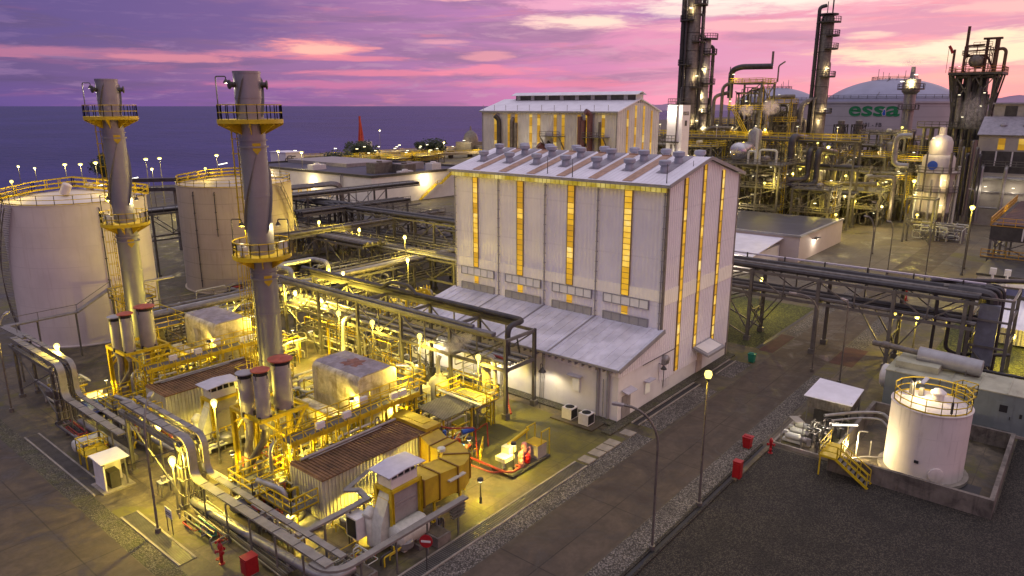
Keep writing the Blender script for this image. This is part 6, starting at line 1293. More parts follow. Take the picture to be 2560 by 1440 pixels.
for x in (123.6,126.6,129.8,133.): q=M(); q.bx(x-.3,Y0-.15,4,x+.3,Y0-.07,gz2(x)-.7); ob('window_strip',q,T['amberfar'],h2)
q=M()
for y in (107.8,Y0+.1): q.bx(X0-.12,y-.12,0,X0+.05,y+.12,E2)
for k in range(11): q.cyl(X0-.2,Y0+2+k*3.2,E2,E2+1.3,.05,n=6)
q.bx(X0-.6,Y0-.3,E2-.25,X0-.5,Y1+.3,E2+.1); obs('trim',q,T['frame'],h2)
for P,r,mt in (([(X0-.7,102.5,8),(X0-.7,102.5,25.2),(X0-1.5,103,26)],.5,'dpipe'),([(X0-.6,99,6),(X0-.6,99,25),(X0,99,25.4)],.45,'clad2'),([(X0-.6,98,6),(X0-.6,98,24.6)],.4,'clad2'),([(X0-.8,90.5,9),(X0-.8,90.5,19.5),(X0-1.6,91,20.3)],.75,'maroon'),([(X0-.6,88.2,7),(X0-.6,88.2,20),(X0-1.4,89,21)],.35,'black'),([(X0-1,80.5,25.3),(X0-1,80.5,16.3),(X0-1,79.6,15.8),(X0-1,79.,16.6),(X0-1,79.,26.5),(X0-2,79.4,27)],.55,'maroon'),([(X0-1,81.3,26),(X0-1,81.3,16.5),(X0-1,80.6,16)],.5,'maroon'),([(X0-.6,75.3,6),(X0-.6,75.3,20),(X0,75,20.3)],.3,'clad2'),([(X0-.6,77,6),(X0-.6,77,25)],.25,'clad2'),([(X0-1,105.6,8),(X0-2.2,104.4,13),(X0-2.2,101.5,13.6),(X0-.5,100.5,13.6)],1.0,'clad2'),([(X0-1.2,78.6,4),(X0-1.2,78.6,11.5),(X0-1.2,77.,12.6)],1.25,'greybox')):
    q=M(); q.tube(P,r,12,r*2.2,4); ob('wall_pipe',q,T[mt],h2)
for y0,z in ((85.5,22),(75,22.),(90,17.)):
    q=M(); q.bx(X0-2.2,y0,z,X0,y0+5,z+.15); q.bar((X0-2.1,y0+.2,z),(X0,y0+.2,z-2.6),.18); q.bar((X0-2.1,y0+4.8,z),(X0,y0+4.8,z-2.6),.18); q.rail([(X0-2.1,y0,z),(X0-2.1,y0+5,z)],1.,1.6,.05); ob('wall_platform',q,T['clad2'],h2)
clutter('pipe_cluster','brightly lit pipework at the foot of the farther hall front','pipework',112,92,118,103,14.5,18,41,('palepump','clad','clad2'),gp,1,0,(.12,.2,.3))
o=pole_lamp('glowing yellow white lamp at the foot of the farther hall front',115.5,95.4,14.9,1500,WHT,r=.3,rp=.1)
# white cold box with lettering
cb=thing('cold_box','tall white box tower with railed platforms and green-less dark lettering','tower',(143.7,72.7,0),None); cb['label']='tall white box tower with side platforms and small dark lettering'
q=M(); q.bx(142,71,0,145.5,74.5,28.2); ob('shell',q,T['white'],cb)
q=M(); q.rail([(142,71,28.2),(145.5,71,28.2),(145.5,74.5,28.2),(142,74.5,28.2)],1.3,1.,.05,closed=True)
for z in (20.6,11.6): q.rail([(140.4,71.6,z),(140.4,74.9,z)],1.3,.8,.05)
ob('railing',q,T['dsteel'],cb)
for z in (20.6,11.6): q=M(); q.bx(140.3,71.5,z-.2,142,75,z); q.bar((140.5,72,z),(142,72,z-2.4),.14); q.bar((140.5,74.6,z),(142,74.6,z-2.4),.14); ob('platform',q,T['dsteel'],cb)
q=M(); q.cyl(141.8,72.2,6,28,.12,n=8); q.cyl(141.8,73.2,2,20,.2,n=8); obs('side_pipe',q,T['clad2'],cb)
text('essa',1.55,T['dtext'],'lettering',cb,lambda x,y:(143.6+x,70.96,26.6+y),.02); q=M(); q.cb(143.7,70.97,23.9,.9,.04,1.1); ob('emblem',q,T['dtext'],cb)
for z,yy in ((26,73.2),(14.8,74.),(14.6,72.)): light((140.8,yy,z+.9),700,WHT,cb,.2); glints(cb,[(141,yy,z+1.2)],s=.15)
# storage tanks with domes
bt=thing('dome_tank','huge domed storage tank with green lettering and a water drop emblem','tank',(405,89,0),'huge domed storage tanks')
def domed(o,x,y,R,zr,zt):
    q=M(); q.lathe(x,y,[(R,0),(R,zr),(R+.5,zr),(R+.5,zr+.8)],96); ob('shell',q,T['bigtank'],o)
    q=M(); pr=[(R+.4,zr+.8),(R-.1,zr+2.4)]+[(R*math.sin(a_)/math.sin(.95),zr+2.4+(zt-zr-2.4)*(math.cos(a_)-math.cos(.95))/(1-math.cos(.95))) for a_ in [.95*(1-k/9) for k in range(1,10)]]+[(.01,zt)]; q.lathe(x,y,pr,96); ob('dome',q,T['dome'],o)
    q=M(); q.rail(ringpts(x,y,R+.3,zr+2.2,46),1.6,3.5,.08); q.rail(ringpts(x,y,R*.34,zt-.9,20),1.6,3,.09); q.rail([(x-R*.95,y,zr+2.6),(x-R*.3,y,zt-1)],1.5,3,.08); ob('railing',q,T['clad2'],o)
    q=M()
    for k in range(6): a_=k; q.cyl(x+R*.25*math.cos(a_),y+R*.25*math.sin(a_),zt-.8,zt+2.5+k%3,.12,n=6)
    obs('mast',q,T['clad2'],o)
domed(bt,405,89,30,29.3,41.2)
fa=math.atan2(93.1-89-.0,0) # bearing from the tank to the camera
ca=math.atan2(28*0-89,-405); 
def wrap(xc,zc,R=30.15):
    return lambda x,y:(405+R*math.cos(ca+(x+xc)/R),89+R*math.sin(ca+(x+xc)/R),zc+y)
text('essa',9.2,T['logogreen'],'lettering',bt,wrap(-7.9,26.3),.22,.04,1.52)
q=M(); W=wrap(-2.6,24.9,30.3); vs=[W(1.0*math.sin(t)*(.62 if math.cos(t)>0 else 1),1.5*math.cos(t)+.6*max(0,math.cos(t))) for t in [2*math.pi*k/20 for k in range(20)]]; q.add(vs,[tuple(range(20))]); ob('drop_outline',q,T['slat'],bt,flat=True)
q=M(); W=wrap(-2.6,24.8,30.4); vs=[W(.72*math.sin(t)*(.62 if math.cos(t)>0 else 1),1.15*math.cos(t)+.5*max(0,math.cos(t))) for t in [2*math.pi*k/20 for k in range(20)]]; q.add(vs,[tuple(range(20))]); ob('drop_emblem',q,T['logoblue'],bt,flat=True)
text('101 - FB',2.6,T['dtext'],'tank_number',bt,wrap(-7.4,19.3),.015)
b2=thing('dome_tank','second domed storage tank half hidden behind the slim column','tank',(470,142,0),'huge domed storage tanks'); domed(b2,442,160,23,29,38.5)
# tall columns
def column(label,x,y,r,h,plats,pipes,seed,base=0,mt='clad2'):
    o=thing('process_column',label,'column',(x,y,0),'tall process columns'); rr_=random.Random(seed)
    q=M(); q.lathe(x,y,[(r*1.1,0),(r*1.1,base+3),(r,base+3.5),(r,h),(r*.86,h+r*.4),(r*.5,h+r*.62),(0,h+r*.7)],28); ob('shell',q,T[mt],o)
    q=M()
    k=5.
    while k<h: q.lathe(x,y,[(r,k),(r+.07,k),(r+.07,k+.18),(r,k+.18)],28); k+=4.7
    ob('ring_seam',q,T['dsteel'],o)
    for z,a0 in plats:
        q=M(); n=10; A=[a0-1.25+2.5*i/n for i in range(n+1)]; vs=[];fs=[]
        for a_ in A:
            for R_,zz in ((r,z-.15),(r+1.7,z-.15),(r+1.7,z+.1),(r,z+.1)): vs.append((x+R_*math.cos(a_),y+R_*math.sin(a_),zz))
        for i in range(n):
            for j in range(4): k2=(j+1)%4; fs.append((i*4+j,i*4+k2,i*4+4+k2,i*4+4+j))
        fs+=[(3,2,1,0),tuple(n*4+j for j in range(4))]; q.add(vs,fs); p=ob('platform',q,T['dsteel'],o)
        q=M(); q.rail([(x+(r+1.65)*math.cos(a_),y+(r+1.65)*math.sin(a_),z+.1) for a_ in A],1.3,1.3,.06); ob('railing',q,T['dsteel'],p)
    for a_,z0,z1,pr,ms in pipes:
        c,s=math.cos(a_),math.sin(a_); D=r+.25+pr; q=M(); q.tube([(x+D*c,y+D*s,z0),(x+D*c,y+D*s,z1),(x+r*.4*c,y+r*.4*s,z1+pr*.8)],pr,10,pr*2,4)
        k=z0+1
        while k<z1: q.bar((x+r*.9*c,y+r*.9*s,k),(x+(D+pr*1.1)*c,y+(D+pr*1.1)*s,k),.18); k+=4.2
        ob('side_pipe',q,T[ms],o)
    a_=ca0(x,y)-1.0; q=M(); q.ladder(x+(r+.3)*math.cos(a_),y+(r+.3)*math.sin(a_),3,h,math.cos(a_),math.sin(a_),.6,.05); ob('ladder',q,T['dsteel'],o)
    return o
ca0=lambda x,y:math.atan2(-y,-x)
RT=YAW-math.pi/2   # to the right in plan
c1=column('tallest thick process column rising past the top of the picture',190.8,93.7,1.9,56,[(z,ca0(190,93)+(-1.)**i*1.2) for i,z in enumerate((22,27.5,33,39,45,50.5,54.5))],[(RT+math.pi,14,57.5,.62,'dpipe'),(RT+math.pi-.5,14,40,.4,'clad2'),(RT,14,58,.5,'dpipe'),(RT-.5,14,52,.35,'dpipe'),(RT+.6,10,36,.3,'clad2'),(RT+math.pi+.5,10,54,.34,'dpipe'),(RT+math.pi+.2,20,33,.3,'clad'),(RT+.2,20,44,.28,'clad')],1)
q=M(); q.tube([(189.2,95.8,57),(189.2,95.8,61),(190.4,94.4,63)],.7,12,1.); q.tube([(192,92.2,56),(192,92.2,62)],.6,12); q.rail(ringpts(190.8,93.7,2.6,57,12),1.4,1.4,.07); obs('top_pipe',q,T['dpipe'],c1)
for a_,z in ((-.3,53.5),(.6,36),(.9,24)): t=ca0(190,93)+a_; p=(190.8+3*math.cos(t),93.7+3*math.sin(t),z); light(p,700,WARM,c1,.2); glints(c1,[p])
c2=column('shorter thick column just right of the tallest column',196.4,92.4,1.55,45.5,[(26,ca0(196,92)+.9),(34,ca0(196,92)+.8),(42,ca0(196,92)+.9),(46,ca0(196,92)+.6)],[(RT,14,44,.5,'dpipe'),(RT+.7,12,40,.3,'clad2'),(RT+math.pi,12,47,.4,'dpipe'),(RT+.35,10,30,.3,'clad')],2,mt='clad')
for a_,z in ((0.1,38),(-.2,31),(.1,27),(.6,22)): t=ca0(196,92)+a_; p=(196.4+2.4*math.cos(t),92.4+2.4*math.sin(t),z); light(p,600,WARM,c2,.2); glints(c2,[p],s=.22)
c3=column('slim tall column with a hooked vent pipe, left of the green lettering',218.5,66.8,1.75,51.5,[(26,ca0(218,66)+1.),(36,ca0(218,66)+1.),(43.5,ca0(218,66)+1.2),(47,ca0(218,66)+1.2),(50.5,ca0(218,66)+.4)],[(RT+math.pi-.1,20,54.6,.5,'dpipe'),(RT+.3,16,40,.26,'clad2'),(RT+math.pi+.5,8,30,.36,'clad2')],3)
q=M(); q.tube([(219.4,66,52),(219.4,66,57.3),(221,64,57.3)],.2,8,.6); q.cyl(218,67,52,56,.12,n=6); q.lathe(218.5,66.8,[(2.7,52.5),(2.7,52.8),(.1,52.8)],18); obs('vent_pipe',q,T['dpipe'],c3)
q=M(); q.tube([(214.5,70.5,12),(214.5,70.5,28.5),(217,68.4,29.8)],.75,12,1.6,4); q.tube([(213.5,71.5,23.5),(215.5,69.5,24.5),(215.5,69.5,10)],.6,12,1.2,4); obs('transfer_pipe',q,T['clad2'],c3)
for a_,z in ((.5,38.2),(.7,27.2),(.1,24)): t=ca0(218,66)+a_; p=(218.5+2.6*math.cos(t),66.8+2.6*math.sin(t),z); light(p,700,WARM,c3,.2); glints(c3,[p],s=.22)
# process frames
gf='steel process frames crowded with pipes'
fm=('clad2','dsteel','dpipe','steel','dsteel')
def pframe(label,x0,y0,x1,y1,h,decks,n,seed,vess=2,lad=1,fr=.34,lamps=2,watt=900,rs=(.09,.13,.18,.26)):
    o=clutter('process_module',label,'steel frame',x0,y0,x1,y1,h,int(n*1.5),seed,fm,gf,vess,lad,rs,fr,decks,railm='yel' if seed%3==0 else 'steel'); r=random.Random(seed+99)
    nx=max(1,int((y1-y0)/5)); q=M()
    for k in range(1,nx): y=y0+(y1-y0)*k/nx; q.hb((x0,y,0),(x0,y,h),fr*.9); q.hb((x1,y,0),(x1,y,h),fr*.9)
    nx2=max(1,int((x1-x0)/5))
    for k in range(1,nx2): x=x0+(x1-x0)*k/nx2; q.hb((x,y0,0),(x,y0,h),fr*.9)
    if q.f: obs('column',q,T['steel'],o)
    for k in range(lamps):
        p=(x0-.6 if r.random()<.6 else x0+r.random()*(x1-x0),y0+r.random()*(y1-y0),r.choice(list(decks)+[h*.4])+2.2); glints(o,[p],s=.2); light((p[0]-.4,p[1]-.3,p[2]-.4),watt*.5,r.choice((WARM,SOD,WARM)),o,.25)
    return o
f1=pframe('tall frame topped by a fat horizontal header pipe, between the columns',182,70,191,78,34,(14,20.5,27,33.6),34,51,2,2,.4,5,420)
q=M(); q.tube([(186,79.8,30),(186,79.8,36.9),(186,77.5,37.8),(188.6,70,37.8)],.72,14,1.6,5); ob('header_pipe',q,T['dpipe'],f1)
q=M(); q.tube([(184,81,18),(184,81,33),(185,78.5,34.2)],.42,12,1.2); q.tube([(183.5,83,14),(183.5,83,30.5),(185.5,79.5,31.5)],.46,12,1.4,4); q.tube([(191,71,30),(193.5,68,30.4),(195,66,30.4)],.55,12,.8); q.tube([(190.5,69.2,34),(190.5,69.2,38),(191.5,68.,39)],.2,8,.5); q.cyl(189.6,70.6,38,41.5,.3,n=8); q.cyl(188,81,33,38,.12,n=6); q.tube([(181.5,76.5,22.5),(181.5,82.5,22.5),(181.5,84,21),(181.5,84,15)],.5,12,1.4,4); obs('process_pipe',q,T['clad2'],f1)
q=M(); 
for k in range(3): q.bar((181.6,72+k*.5,20.7),(181.6,76+k*.5,27),.3,.12)
obs('stair_flight',q,T['yel'],f1)
q=M(); q.drum((174,67.5,15.5),(174,67.5,22),1.6,18,.5); q.cyl(174,67.5,0,15.5,.5,n=10); ob('steaming_vessel',q,T['clad'],f1)
f2=rack('long high pipe rack with yellow handrail running behind the hall','y',44,97,176,180.5,[8.,14.,20.2],[45,54,63,72,81,90,97],[(176.4+.7*k,20.3,(.25,.38,.2,.34,.25,.3)[k],fm[k%5]) for k in range(6)]+[(176.4+.7*k,14.1,.26,fm[(k+1)%5]) for k in range(6)]+[(176.4+.7*k,8.1,.26,fm[(k+2)%5]) for k in range(6)],w=.4,brace=((54,63),(81,90)),group=gf)
q=M(); q.rail([(175.4,44,20.3),(175.4,97,20.3)],1.3,2.,.07); q.rail([(181,44,20.3),(181,97,20.3)],1.3,2.,.07); ob('railing',q,T['yel'],f2)
q=M(); q.bx(174.4,44,20.1,175.9,97,20.3); ob('walkway',q,T['steel'],f2)
for y in (94,86,78,68,58,49): q=M(); q.cyl(175.3,y,20.3,23.2,.06,n=6); ob('lamp_mast',q,T['slat'],f2); glints(f2,[(175.3,y,23.3)],s=.16)
for y in (90,70,50): light((174,y,22.6),240,SOD,f2,.25)
f3=pframe('square frame carrying the big silver drum right behind the hall gable',161.5,56.5,172,71.5,15.2,(5,10,15.),40,53,1,1,.36,3,700)
d3=thing('silver_drum','big shiny silver drum lying on top of the frame behind the hall gable','vessel',(166,67.6,15.2),None); q=M(); q.drum((164.5,67.6,17.7),(171,67.6,17.7),2.1,28,.5); ob('drum_shell',q,mat('polished_drum',(.55,.53,.52),.22,.85,.1,1.),d3); q=M(); q.cb(165.5,67.6,15.1,.6,2.8,1.2); q.cb(170,67.6,15.1,.6,2.8,1.2); obs('saddle',q,T['steel'],d3)
q=M(); q.tube([(162,64,15.2),(162,64,18),(162,62.4,18),(162,62.4,15.2)],.26,8,.5); q.tube([(162,61.4,15.2),(162,61.4,18.4),(162,57.6,18.4),(162,57.6,9)],.26,8,.6); q.tube([(166,63.8,15.2),(166,63.8,22.6),(166,64.8,23)],.34,8,.5); obs('process_pipe',q,T['palepump'],f3)
o=thing('pipe_bends','three dark fat pipes rising and bending over the rack edge','pipework',(172,56,0),None)
for k,(dy,zt,r_) in enumerate(((0,20.9,.85),(-4.2,18.2,.7),(-6.1,18.,.7))):
    q=M(); q.tube([(163+k*1.5,62.5+dy*.4,12.6-k*1.2),(171,58.5+dy,12.6-k*1.2),(173.2,58.2+dy,12.8-k),(173.2,58.2+dy,zt),(176,58+dy,zt),(186,58+dy,zt-1)],r_,14,1.6,5); ob('pipe',q,T['dpipe'],o)
pframe('low frame with yellow deck and arched pipes in the right middle distance',184.5,40.5,195,52.5,8.6,(4.2,8.2),32,55,3,1,.36,2,900)
o=thing('arched_pipe','pair of arched pipes above the low frame with the yellow deck','pipework',(187,48,0),None)
q=M(); q.tube([(189,52.4,8.2),(189,52.4,12.4),(189,51,13.9),(189,48.6,13.9),(189,47.2,12.4),(189,47.2,8.2)],.36,10,1.2,5); q.tube([(185.4,53.4,9.6),(185.4,45.6,9.8),(185.4,41.5,10.2)],.5,10,.5); q.tube([(186,44,8.4),(186,44,11.6),(186,38.2,11.8),(186,38.2,2)],.5,10,1.,4); obs('pipe',q,T['clad2'],o)
pframe('brown-lit frame of hanging pipes behind the low yellow-deck frame',206,45,213,57,15.4,(7,15.),36,57,2,1,.38,2,1200)
pframe('dense frame at the left foot of the tallest column',163,84,173,98,19,(9,18.6),30,59,2,0,.4,3,1500)
pframe('dense frame between the white box tower and tall header frame',165,74.5,173,83,19,(8,14,18.4),36,60,3,1,.4,3,1200)
pframe('frame with yellow platforms below the green lettering',226,45,237,57,21,(8,14,20.2),38,61,3,2,.4,4,1500)
pframe('frame of white-lit pipes at the base of the slim column',200,56,210,66,17,(8,16.),26,62,3,1,.4,3,1600)
pframe('yellow-decked frame to the left of the pale round reactor',203,34.5,213,41.5,15,(5,9.8,14.6),36,63,2,2,.38,4,1300)
pframe('dim frame far left behind the white box tower',160,92,170,104,13,(6,12.6),20,64,1,0,.36,2,1100)
pframe('low frame of grey pipes beside the yard road',182.5,60,188,68,9.6,(5,9.2),24,65,1,0,.34,1,900)
o=thing('twin_frame','twin dark lattice frames standing in front of the tank number','steel frame',(242,64,0),None)
for k in range(2):
    x,y=241+k*3,66.5-k*4.4; q=M()
    for a_,b_ in ((-1.6,-1.6),(1.6,-1.6),(1.6,1.6),(-1.6,1.6)): q.bar((x+a_,y+b_,8),(x+a_,y+b_,22.5),.3)
    for z in (12,17,22.3):
        for a_,b_,c_,d_ in ((-1.6,-1.6,1.6,-1.6),(1.6,-1.6,1.6,1.6),(1.6,1.6,-1.6,1.6),(-1.6,1.6,-1.6,-1.6)): q.bar((x+a_,y+b_,z),(x+c_,y+d_,z),.26); q.bar((x+a_,y+b_,z),(x+c_,y+d_,z-4.6),.2)
    ob('lattice',q,T['dsteel'],o); q=M(); q.drum((x,y,10),(x,y,23.5),1.,14); ob('vessel',q,T['clad2'],o)
o=thing('scrubber_column','pale column with a wide railed head steaming in front of the big tank','column',(262,52.5,0),'tall process columns')
q=M(); q.lathe(262,52.5,[(1.7,0),(1.7,31.5),(2.6,32.5),(2.6,36.2),(.8,36.6),(.6,40),(0,40)],24); ob('shell',q,T['clad'],o); q=M(); q.lathe(262,52.5,[(3.9,33.),(3.9,33.3),(1.7,33.3),(1.7,33.)],20); q.rail(ringpts(262,52.5,3.8,33.3,14),1.5,1.6,.08); q.rail(ringpts(262,52.5,3.,27,14),1.4,1.6,.08); q.lathe(262,52.5,[(3.1,26.8),(3.1,27),(1.7,27)],20); ob('platform',q,T['clad2'],o); light((258.5,52,34.8),2600,WARM,o,.3); glints(o,[(259,51,37.5),(258.5,54.5,35.5)],s=.4)
for i,(lb,a,d_) in enumerate((('dark steel frame in front of the dome tanks, left part',(193.5,74,201,87,19),(8,14,18.6)),('dark steel frame in front of the dome tanks, right part',(214,60,224,70,19),(8,14,18.6)),('dark steel frame under the fat dark pipe bends',(191,60,200,70,14),(5,9.5,13.6)),('tall narrow dark frame beside the header pipe frame',(192.5,66,197,71,29),(10,18,24,28.6)),('low dark frame right of the silver drum',(164,46,172,54,10.5),(5,10.)),('dark frame behind the arched pipes',(197.5,38,203,50,12),(5.5,11.6)),('dark frame behind the hall ridge',(176,101,188,114,15),(7,14.5)),('dark frame with pipes left of the reactor loop',(215,48,222,57,18),(8,13,17.5)))):
    pframe(lb,*a,d_,34,300+i,1,1,.36,1,700)
for k in range(5):
    o=thing('pipe_riser_row',('row of thin upright pipes in front of the twin lattice frames','row of upright pipes behind the yard lamp','row of upright pipes left of the reactor','row of upright pipes behind the silver drum','row of upright pipes by the white building corner')[k],'pipework',((197,191,205,175,201)[k],(54,58,40,66,27)[k],0),gp)
    for j in range(9): q=M(); x,y=(197,191,205,175,201)[k]+.4*(j%2),(54,58,40,66,27)[k]-j*.9+4; z=(16,17,14,19,20)[k]-j%3*1.6; q.tube([(x,y,1),(x,y,z),(x+1.5+j%2,y,z),(x+1.5+j%2,y,2)],.18+.08*(j%3),8,.7,4); ob('pipe',q,T[('clad2','steel','dpipe')[j%3]],o)
# dark tower with overhanging deck
o=thing('reformer_tower','dark tower with an overhanging deck, drum and pipes on top at the right','tower',(244,32,0),None)
x0,y0,x1,y1=240,28,249,37
q=M()
for a_ in (0,.33,.66,1):
    for b_ in (0,.33,.66,1): q.hb((x0+(x1-x0)*a_,y0+(y1-y0)*b_,0),(x0+(x1-x0)*a_,y0+(y1-y0)*b_,36.6),.5)
for z in (9,16,22.5,29,35.8):
    for b_ in (0,.33,.66,1): q.bar((x0,y0+(y1-y0)*b_,z),(x1,y0+(y1-y0)*b_,z),.45); q.bar((x0+(x1-x0)*b_,y0,z),(x0+(x1-x0)*b_,y1,z),.45)
ob('steel_frame',q,T['dsteel'],o)
q=M(); q.bx(x0-1.9,y0-1.9,36.4,x1+1.9,y1+1.9,37); dk=ob('deck',q,T['dsteel'],o); q=M(); q.rail([(x0-1.8,y0-1.8,37),(x1+1.8,y0-1.8,37),(x1+1.8,y1+1.8,37),(x0-1.8,y1+1.8,37)],1.5,1.6,.07,closed=True); ob('railing',q,mat('rust_rail',(.30,.12,.03),.6),dk)
q=M()
for y,s in ((y0,-1),(y1,1)):
    for x in (x0,x0+5): q.bar((x,y+s*1.8,36.4),(x,y,26),.4); q.bar((x-1.6,y+s*1.2,36.4),(x,y,29),.35)
obs('knee_brace',q,T['dsteel'],o)
r=random.Random(3)
for k in range(26):
    y=y0+.4+r.random()*(y1-y0-.8); q=M(); q.cyl(x0-.3+r.random()*3,y,2+r.random()*16,30+r.random()*6,.25+r.random()*.55,n=10); ob('riser',q,T[r.choice(('dpipe','dsteel','clad2','dpipe'))],o)
q=M(); q.bx(x0+2,y0+2,14,x1-1.5,y1-1.5,35.5); ob('inner_casing',q,T['black'],o)
q=M(); q.drum((240,33.,40.),(246,33.,40.),1.75,22,.5); ob('top_drum',q,T['clad2'],o)
rm=mat('dark_red_pipe_paint',(.085,.035,.02),.5,.1,.2)  # dark red-brown paint of the tower-top pipes
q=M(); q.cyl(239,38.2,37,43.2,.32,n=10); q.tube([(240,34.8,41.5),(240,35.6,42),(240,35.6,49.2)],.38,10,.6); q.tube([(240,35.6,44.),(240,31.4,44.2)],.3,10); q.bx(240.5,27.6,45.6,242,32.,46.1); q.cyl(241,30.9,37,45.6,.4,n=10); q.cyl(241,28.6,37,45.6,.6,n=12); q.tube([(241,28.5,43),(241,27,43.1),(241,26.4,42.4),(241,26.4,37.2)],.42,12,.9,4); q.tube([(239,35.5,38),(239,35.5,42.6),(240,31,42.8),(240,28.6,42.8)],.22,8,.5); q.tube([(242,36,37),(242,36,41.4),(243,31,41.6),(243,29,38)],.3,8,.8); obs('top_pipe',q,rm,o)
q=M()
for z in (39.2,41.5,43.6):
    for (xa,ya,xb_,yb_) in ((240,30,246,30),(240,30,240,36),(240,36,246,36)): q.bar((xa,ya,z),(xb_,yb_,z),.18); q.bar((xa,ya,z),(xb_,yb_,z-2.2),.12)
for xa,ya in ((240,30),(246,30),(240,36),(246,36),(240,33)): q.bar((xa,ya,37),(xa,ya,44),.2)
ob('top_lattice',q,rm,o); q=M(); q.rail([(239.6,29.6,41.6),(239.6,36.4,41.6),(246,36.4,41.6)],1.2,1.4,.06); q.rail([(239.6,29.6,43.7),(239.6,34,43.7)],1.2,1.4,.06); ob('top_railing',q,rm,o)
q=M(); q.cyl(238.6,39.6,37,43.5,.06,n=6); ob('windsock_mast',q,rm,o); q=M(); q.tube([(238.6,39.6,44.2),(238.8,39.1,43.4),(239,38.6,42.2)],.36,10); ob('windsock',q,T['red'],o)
q=M()
for z0,z1 in ((4,9),(9,16),(16,22.5),(22.5,29),(29,35.8)):
    for ya,yb in ((y0,(y0+y1)/2),((y0+y1)/2,y1)): q.bar((x0-.1,ya,z0),(x0-.1,yb,z1),.28); q.bar((x0-.1,yb,z0),(x0-.1,ya,z1),.28)
    for xa,xb_ in ((x0,(x0+x1)/2),((x0+x1)/2,x1)): q.bar((xa,y0-.1,z0),(xb_,y0-.1,z1),.28); q.bar((xb_,y0-.1,z0),(xa,y0-.1,z1),.28)
obs('cross_brace',q,T['steel'],o)
for p in ((239,35.5,31),(239,29.6,31.5),(239,34,25),(239,30,28),(239,27.5,38.5),(239,36.5,38.6)): glints(o,[p],s=.22)
light((234,24,39),350,WARM,o,.3); light((233,32,24),260,WHT,o,.3)
o=thing('lower_tower_block','grey railed equipment block below the dark tower','steel frame',(232,34,0),gf); q=M(); q.bx(230,29,0,236,42,19); ob('block',q,T['clad2'],o); q=M(); q.bx(228.5,27,22,236,43,22.4); q.rail([(228.5,27,22.4),(228.5,43,22.4)],1.4,1.7,.08); ob('deck',q,T['dsteel'],o)
for k in range(14): q=M(); y=29.5+k*.9; q.cyl(229.6,y,3,19+3*(k%2),.3+.15*(k%3),n=8); ob('riser',q,T[fm[k%5]],o)
# pale reactor
o=thing('round_reactor','pale round reactor with a blue disc and silver cone top','vessel',(188,30,0),None)
q=M(); q.lathe(188,30,[(3.6,4.5),(3.6,9),(3.7,9),(3.7,9.4),(3.6,9.4),(3.6,13.2),(4.3,13.2),(4.3,13.6),(3.3,13.7),(3.3,16.6),(2.9,17.2),(2.35,17.3),(2.35,20.2),(1.8,21.2),(.8,21.7),(.7,23.4),(0,23.5)],32); ob('shell',q,mat('reactor_pale',(.62,.56,.48),.5,.1,.12,.4,.3,(.3,.24,.16),.4),o)
q=M(); q.lathe(188,30,[(3.9,3.6),(4.1,4.4),(3.6,4.6)],28); q.lathe(188,30,[(3.0,0),(3.0,3.6)],20); obs('skirt',q,T['clad2'],o)
ob('blue_disc',disc((184.75,30.6,15.1),(-1,.1,0),1.0,.3),T['logoblue'],o)
q=M()
for z in (9.2,13.4): q.rail(ringpts(188,30,4.6,z,16),1.3,1.6,.06); q.lathe(188,30,[(4.7,z-.1),(4.7,z),(3.6,z)],20)
ob('railing',q,T['clad2'],o)
for k in range(8): q=M(); a_=ca0(188,30)-1.4+k*.4; q.cyl(188+4.2*math.cos(a_),30+4.2*math.sin(a_),2,12+k%3*3,.2+.1*(k%2),n=8); ob('side_pipe',q,T[('clad','palepump','clad2')[k%3]],o)
for p,wt in (((183.4,27.6,11.6),900),((184.,31,20.6),1500),((183.2,27.6,6),900),((183,33,8),700)): light(p,wt*.45,WARM,o,.25); glints(o,[(p[0],p[1],p[2]+.5)],s=.2)
q=M(); q.tube([(184,35.3,21.5),(184,38.4,21.5),(184,38.4,14.8),(184,35.3,14.8)],.6,12,1.6,5); ob('loop_pipe',q,T['clad'],o)
o=thing('steel_portal','open grey steel portal frame in front of the round reactor','steel frame',(170,29,0),gf); q=M()
for x in (168,172):
    for y in (26.5,31.5): q.hb((x,y,0),(x,y,9.4),.35)
for z in (4.5,9.3):
    q.bar((168,26.5,z),(168,31.5,z),.3); q.bar((172,26.5,z),(172,31.5,z),.3)
    for y in (26.5,31.5): q.bar((168,y,z),(172,y,z),.3)
q.bar((168,26.5,.3),(168,31.5,4.5),.16); ob('steel_frame',q,T['steel'],o)
clutter('pipe_cluster','cage of small grey pumps and pipes at the foot of the round reactor','pipework',173,21,181,31,3.6,34,71,('clad','clad2','palepump'),gp,3,0,(.09,.14))
clutter('pipe_cluster','yellow-lit pipes beneath the frames at the end of the yard road','pipework',198,30,206,37,6,26,72,('yel','clad','encl'),gp,2,0,(.15,.22))
# white building behind the bright yard lamp
o=thing('process_building','big white building with dark clerestory and amber windows at the right edge','building',(216,12,0),None)
q=M(); q.bx(204.5,-8,0,232,25.2,12.6); q.bx(206,-8,17.6,232,25.2,21.2); q.prisy([(206,21.2),(213,25),(232,25),(232,21.2)],-8,25.2); q.bx(214,-8,25,232,24.,28.4); ob('wall',q,mat('aged_wall',(.40,.37,.31),.7,0,.15,.2,.4),o)
q=M(); q.prisy([(205.6,21.15),(213.2,25.2),(213.2,25.5),(205.4,21.4)],-8.2,25.6); q.bx(213.6,-8,28.4,232,24.4,28.8); ob('roof',q,T['ridge'],o)
q=M(); q.bx(205,-8,12.6,230,25.1,14.2); q.bx(205.6,-8,14.2,231,25.1,17.6); ob('clerestory',q,T['dsteel'],o)
for k in range(9): q=M(); y=24.4-k*3.2; q.bx(205.5,y-.15,14.2,205.6,y+.15,17.6); ob('mullion',q,T['slat'],o); 
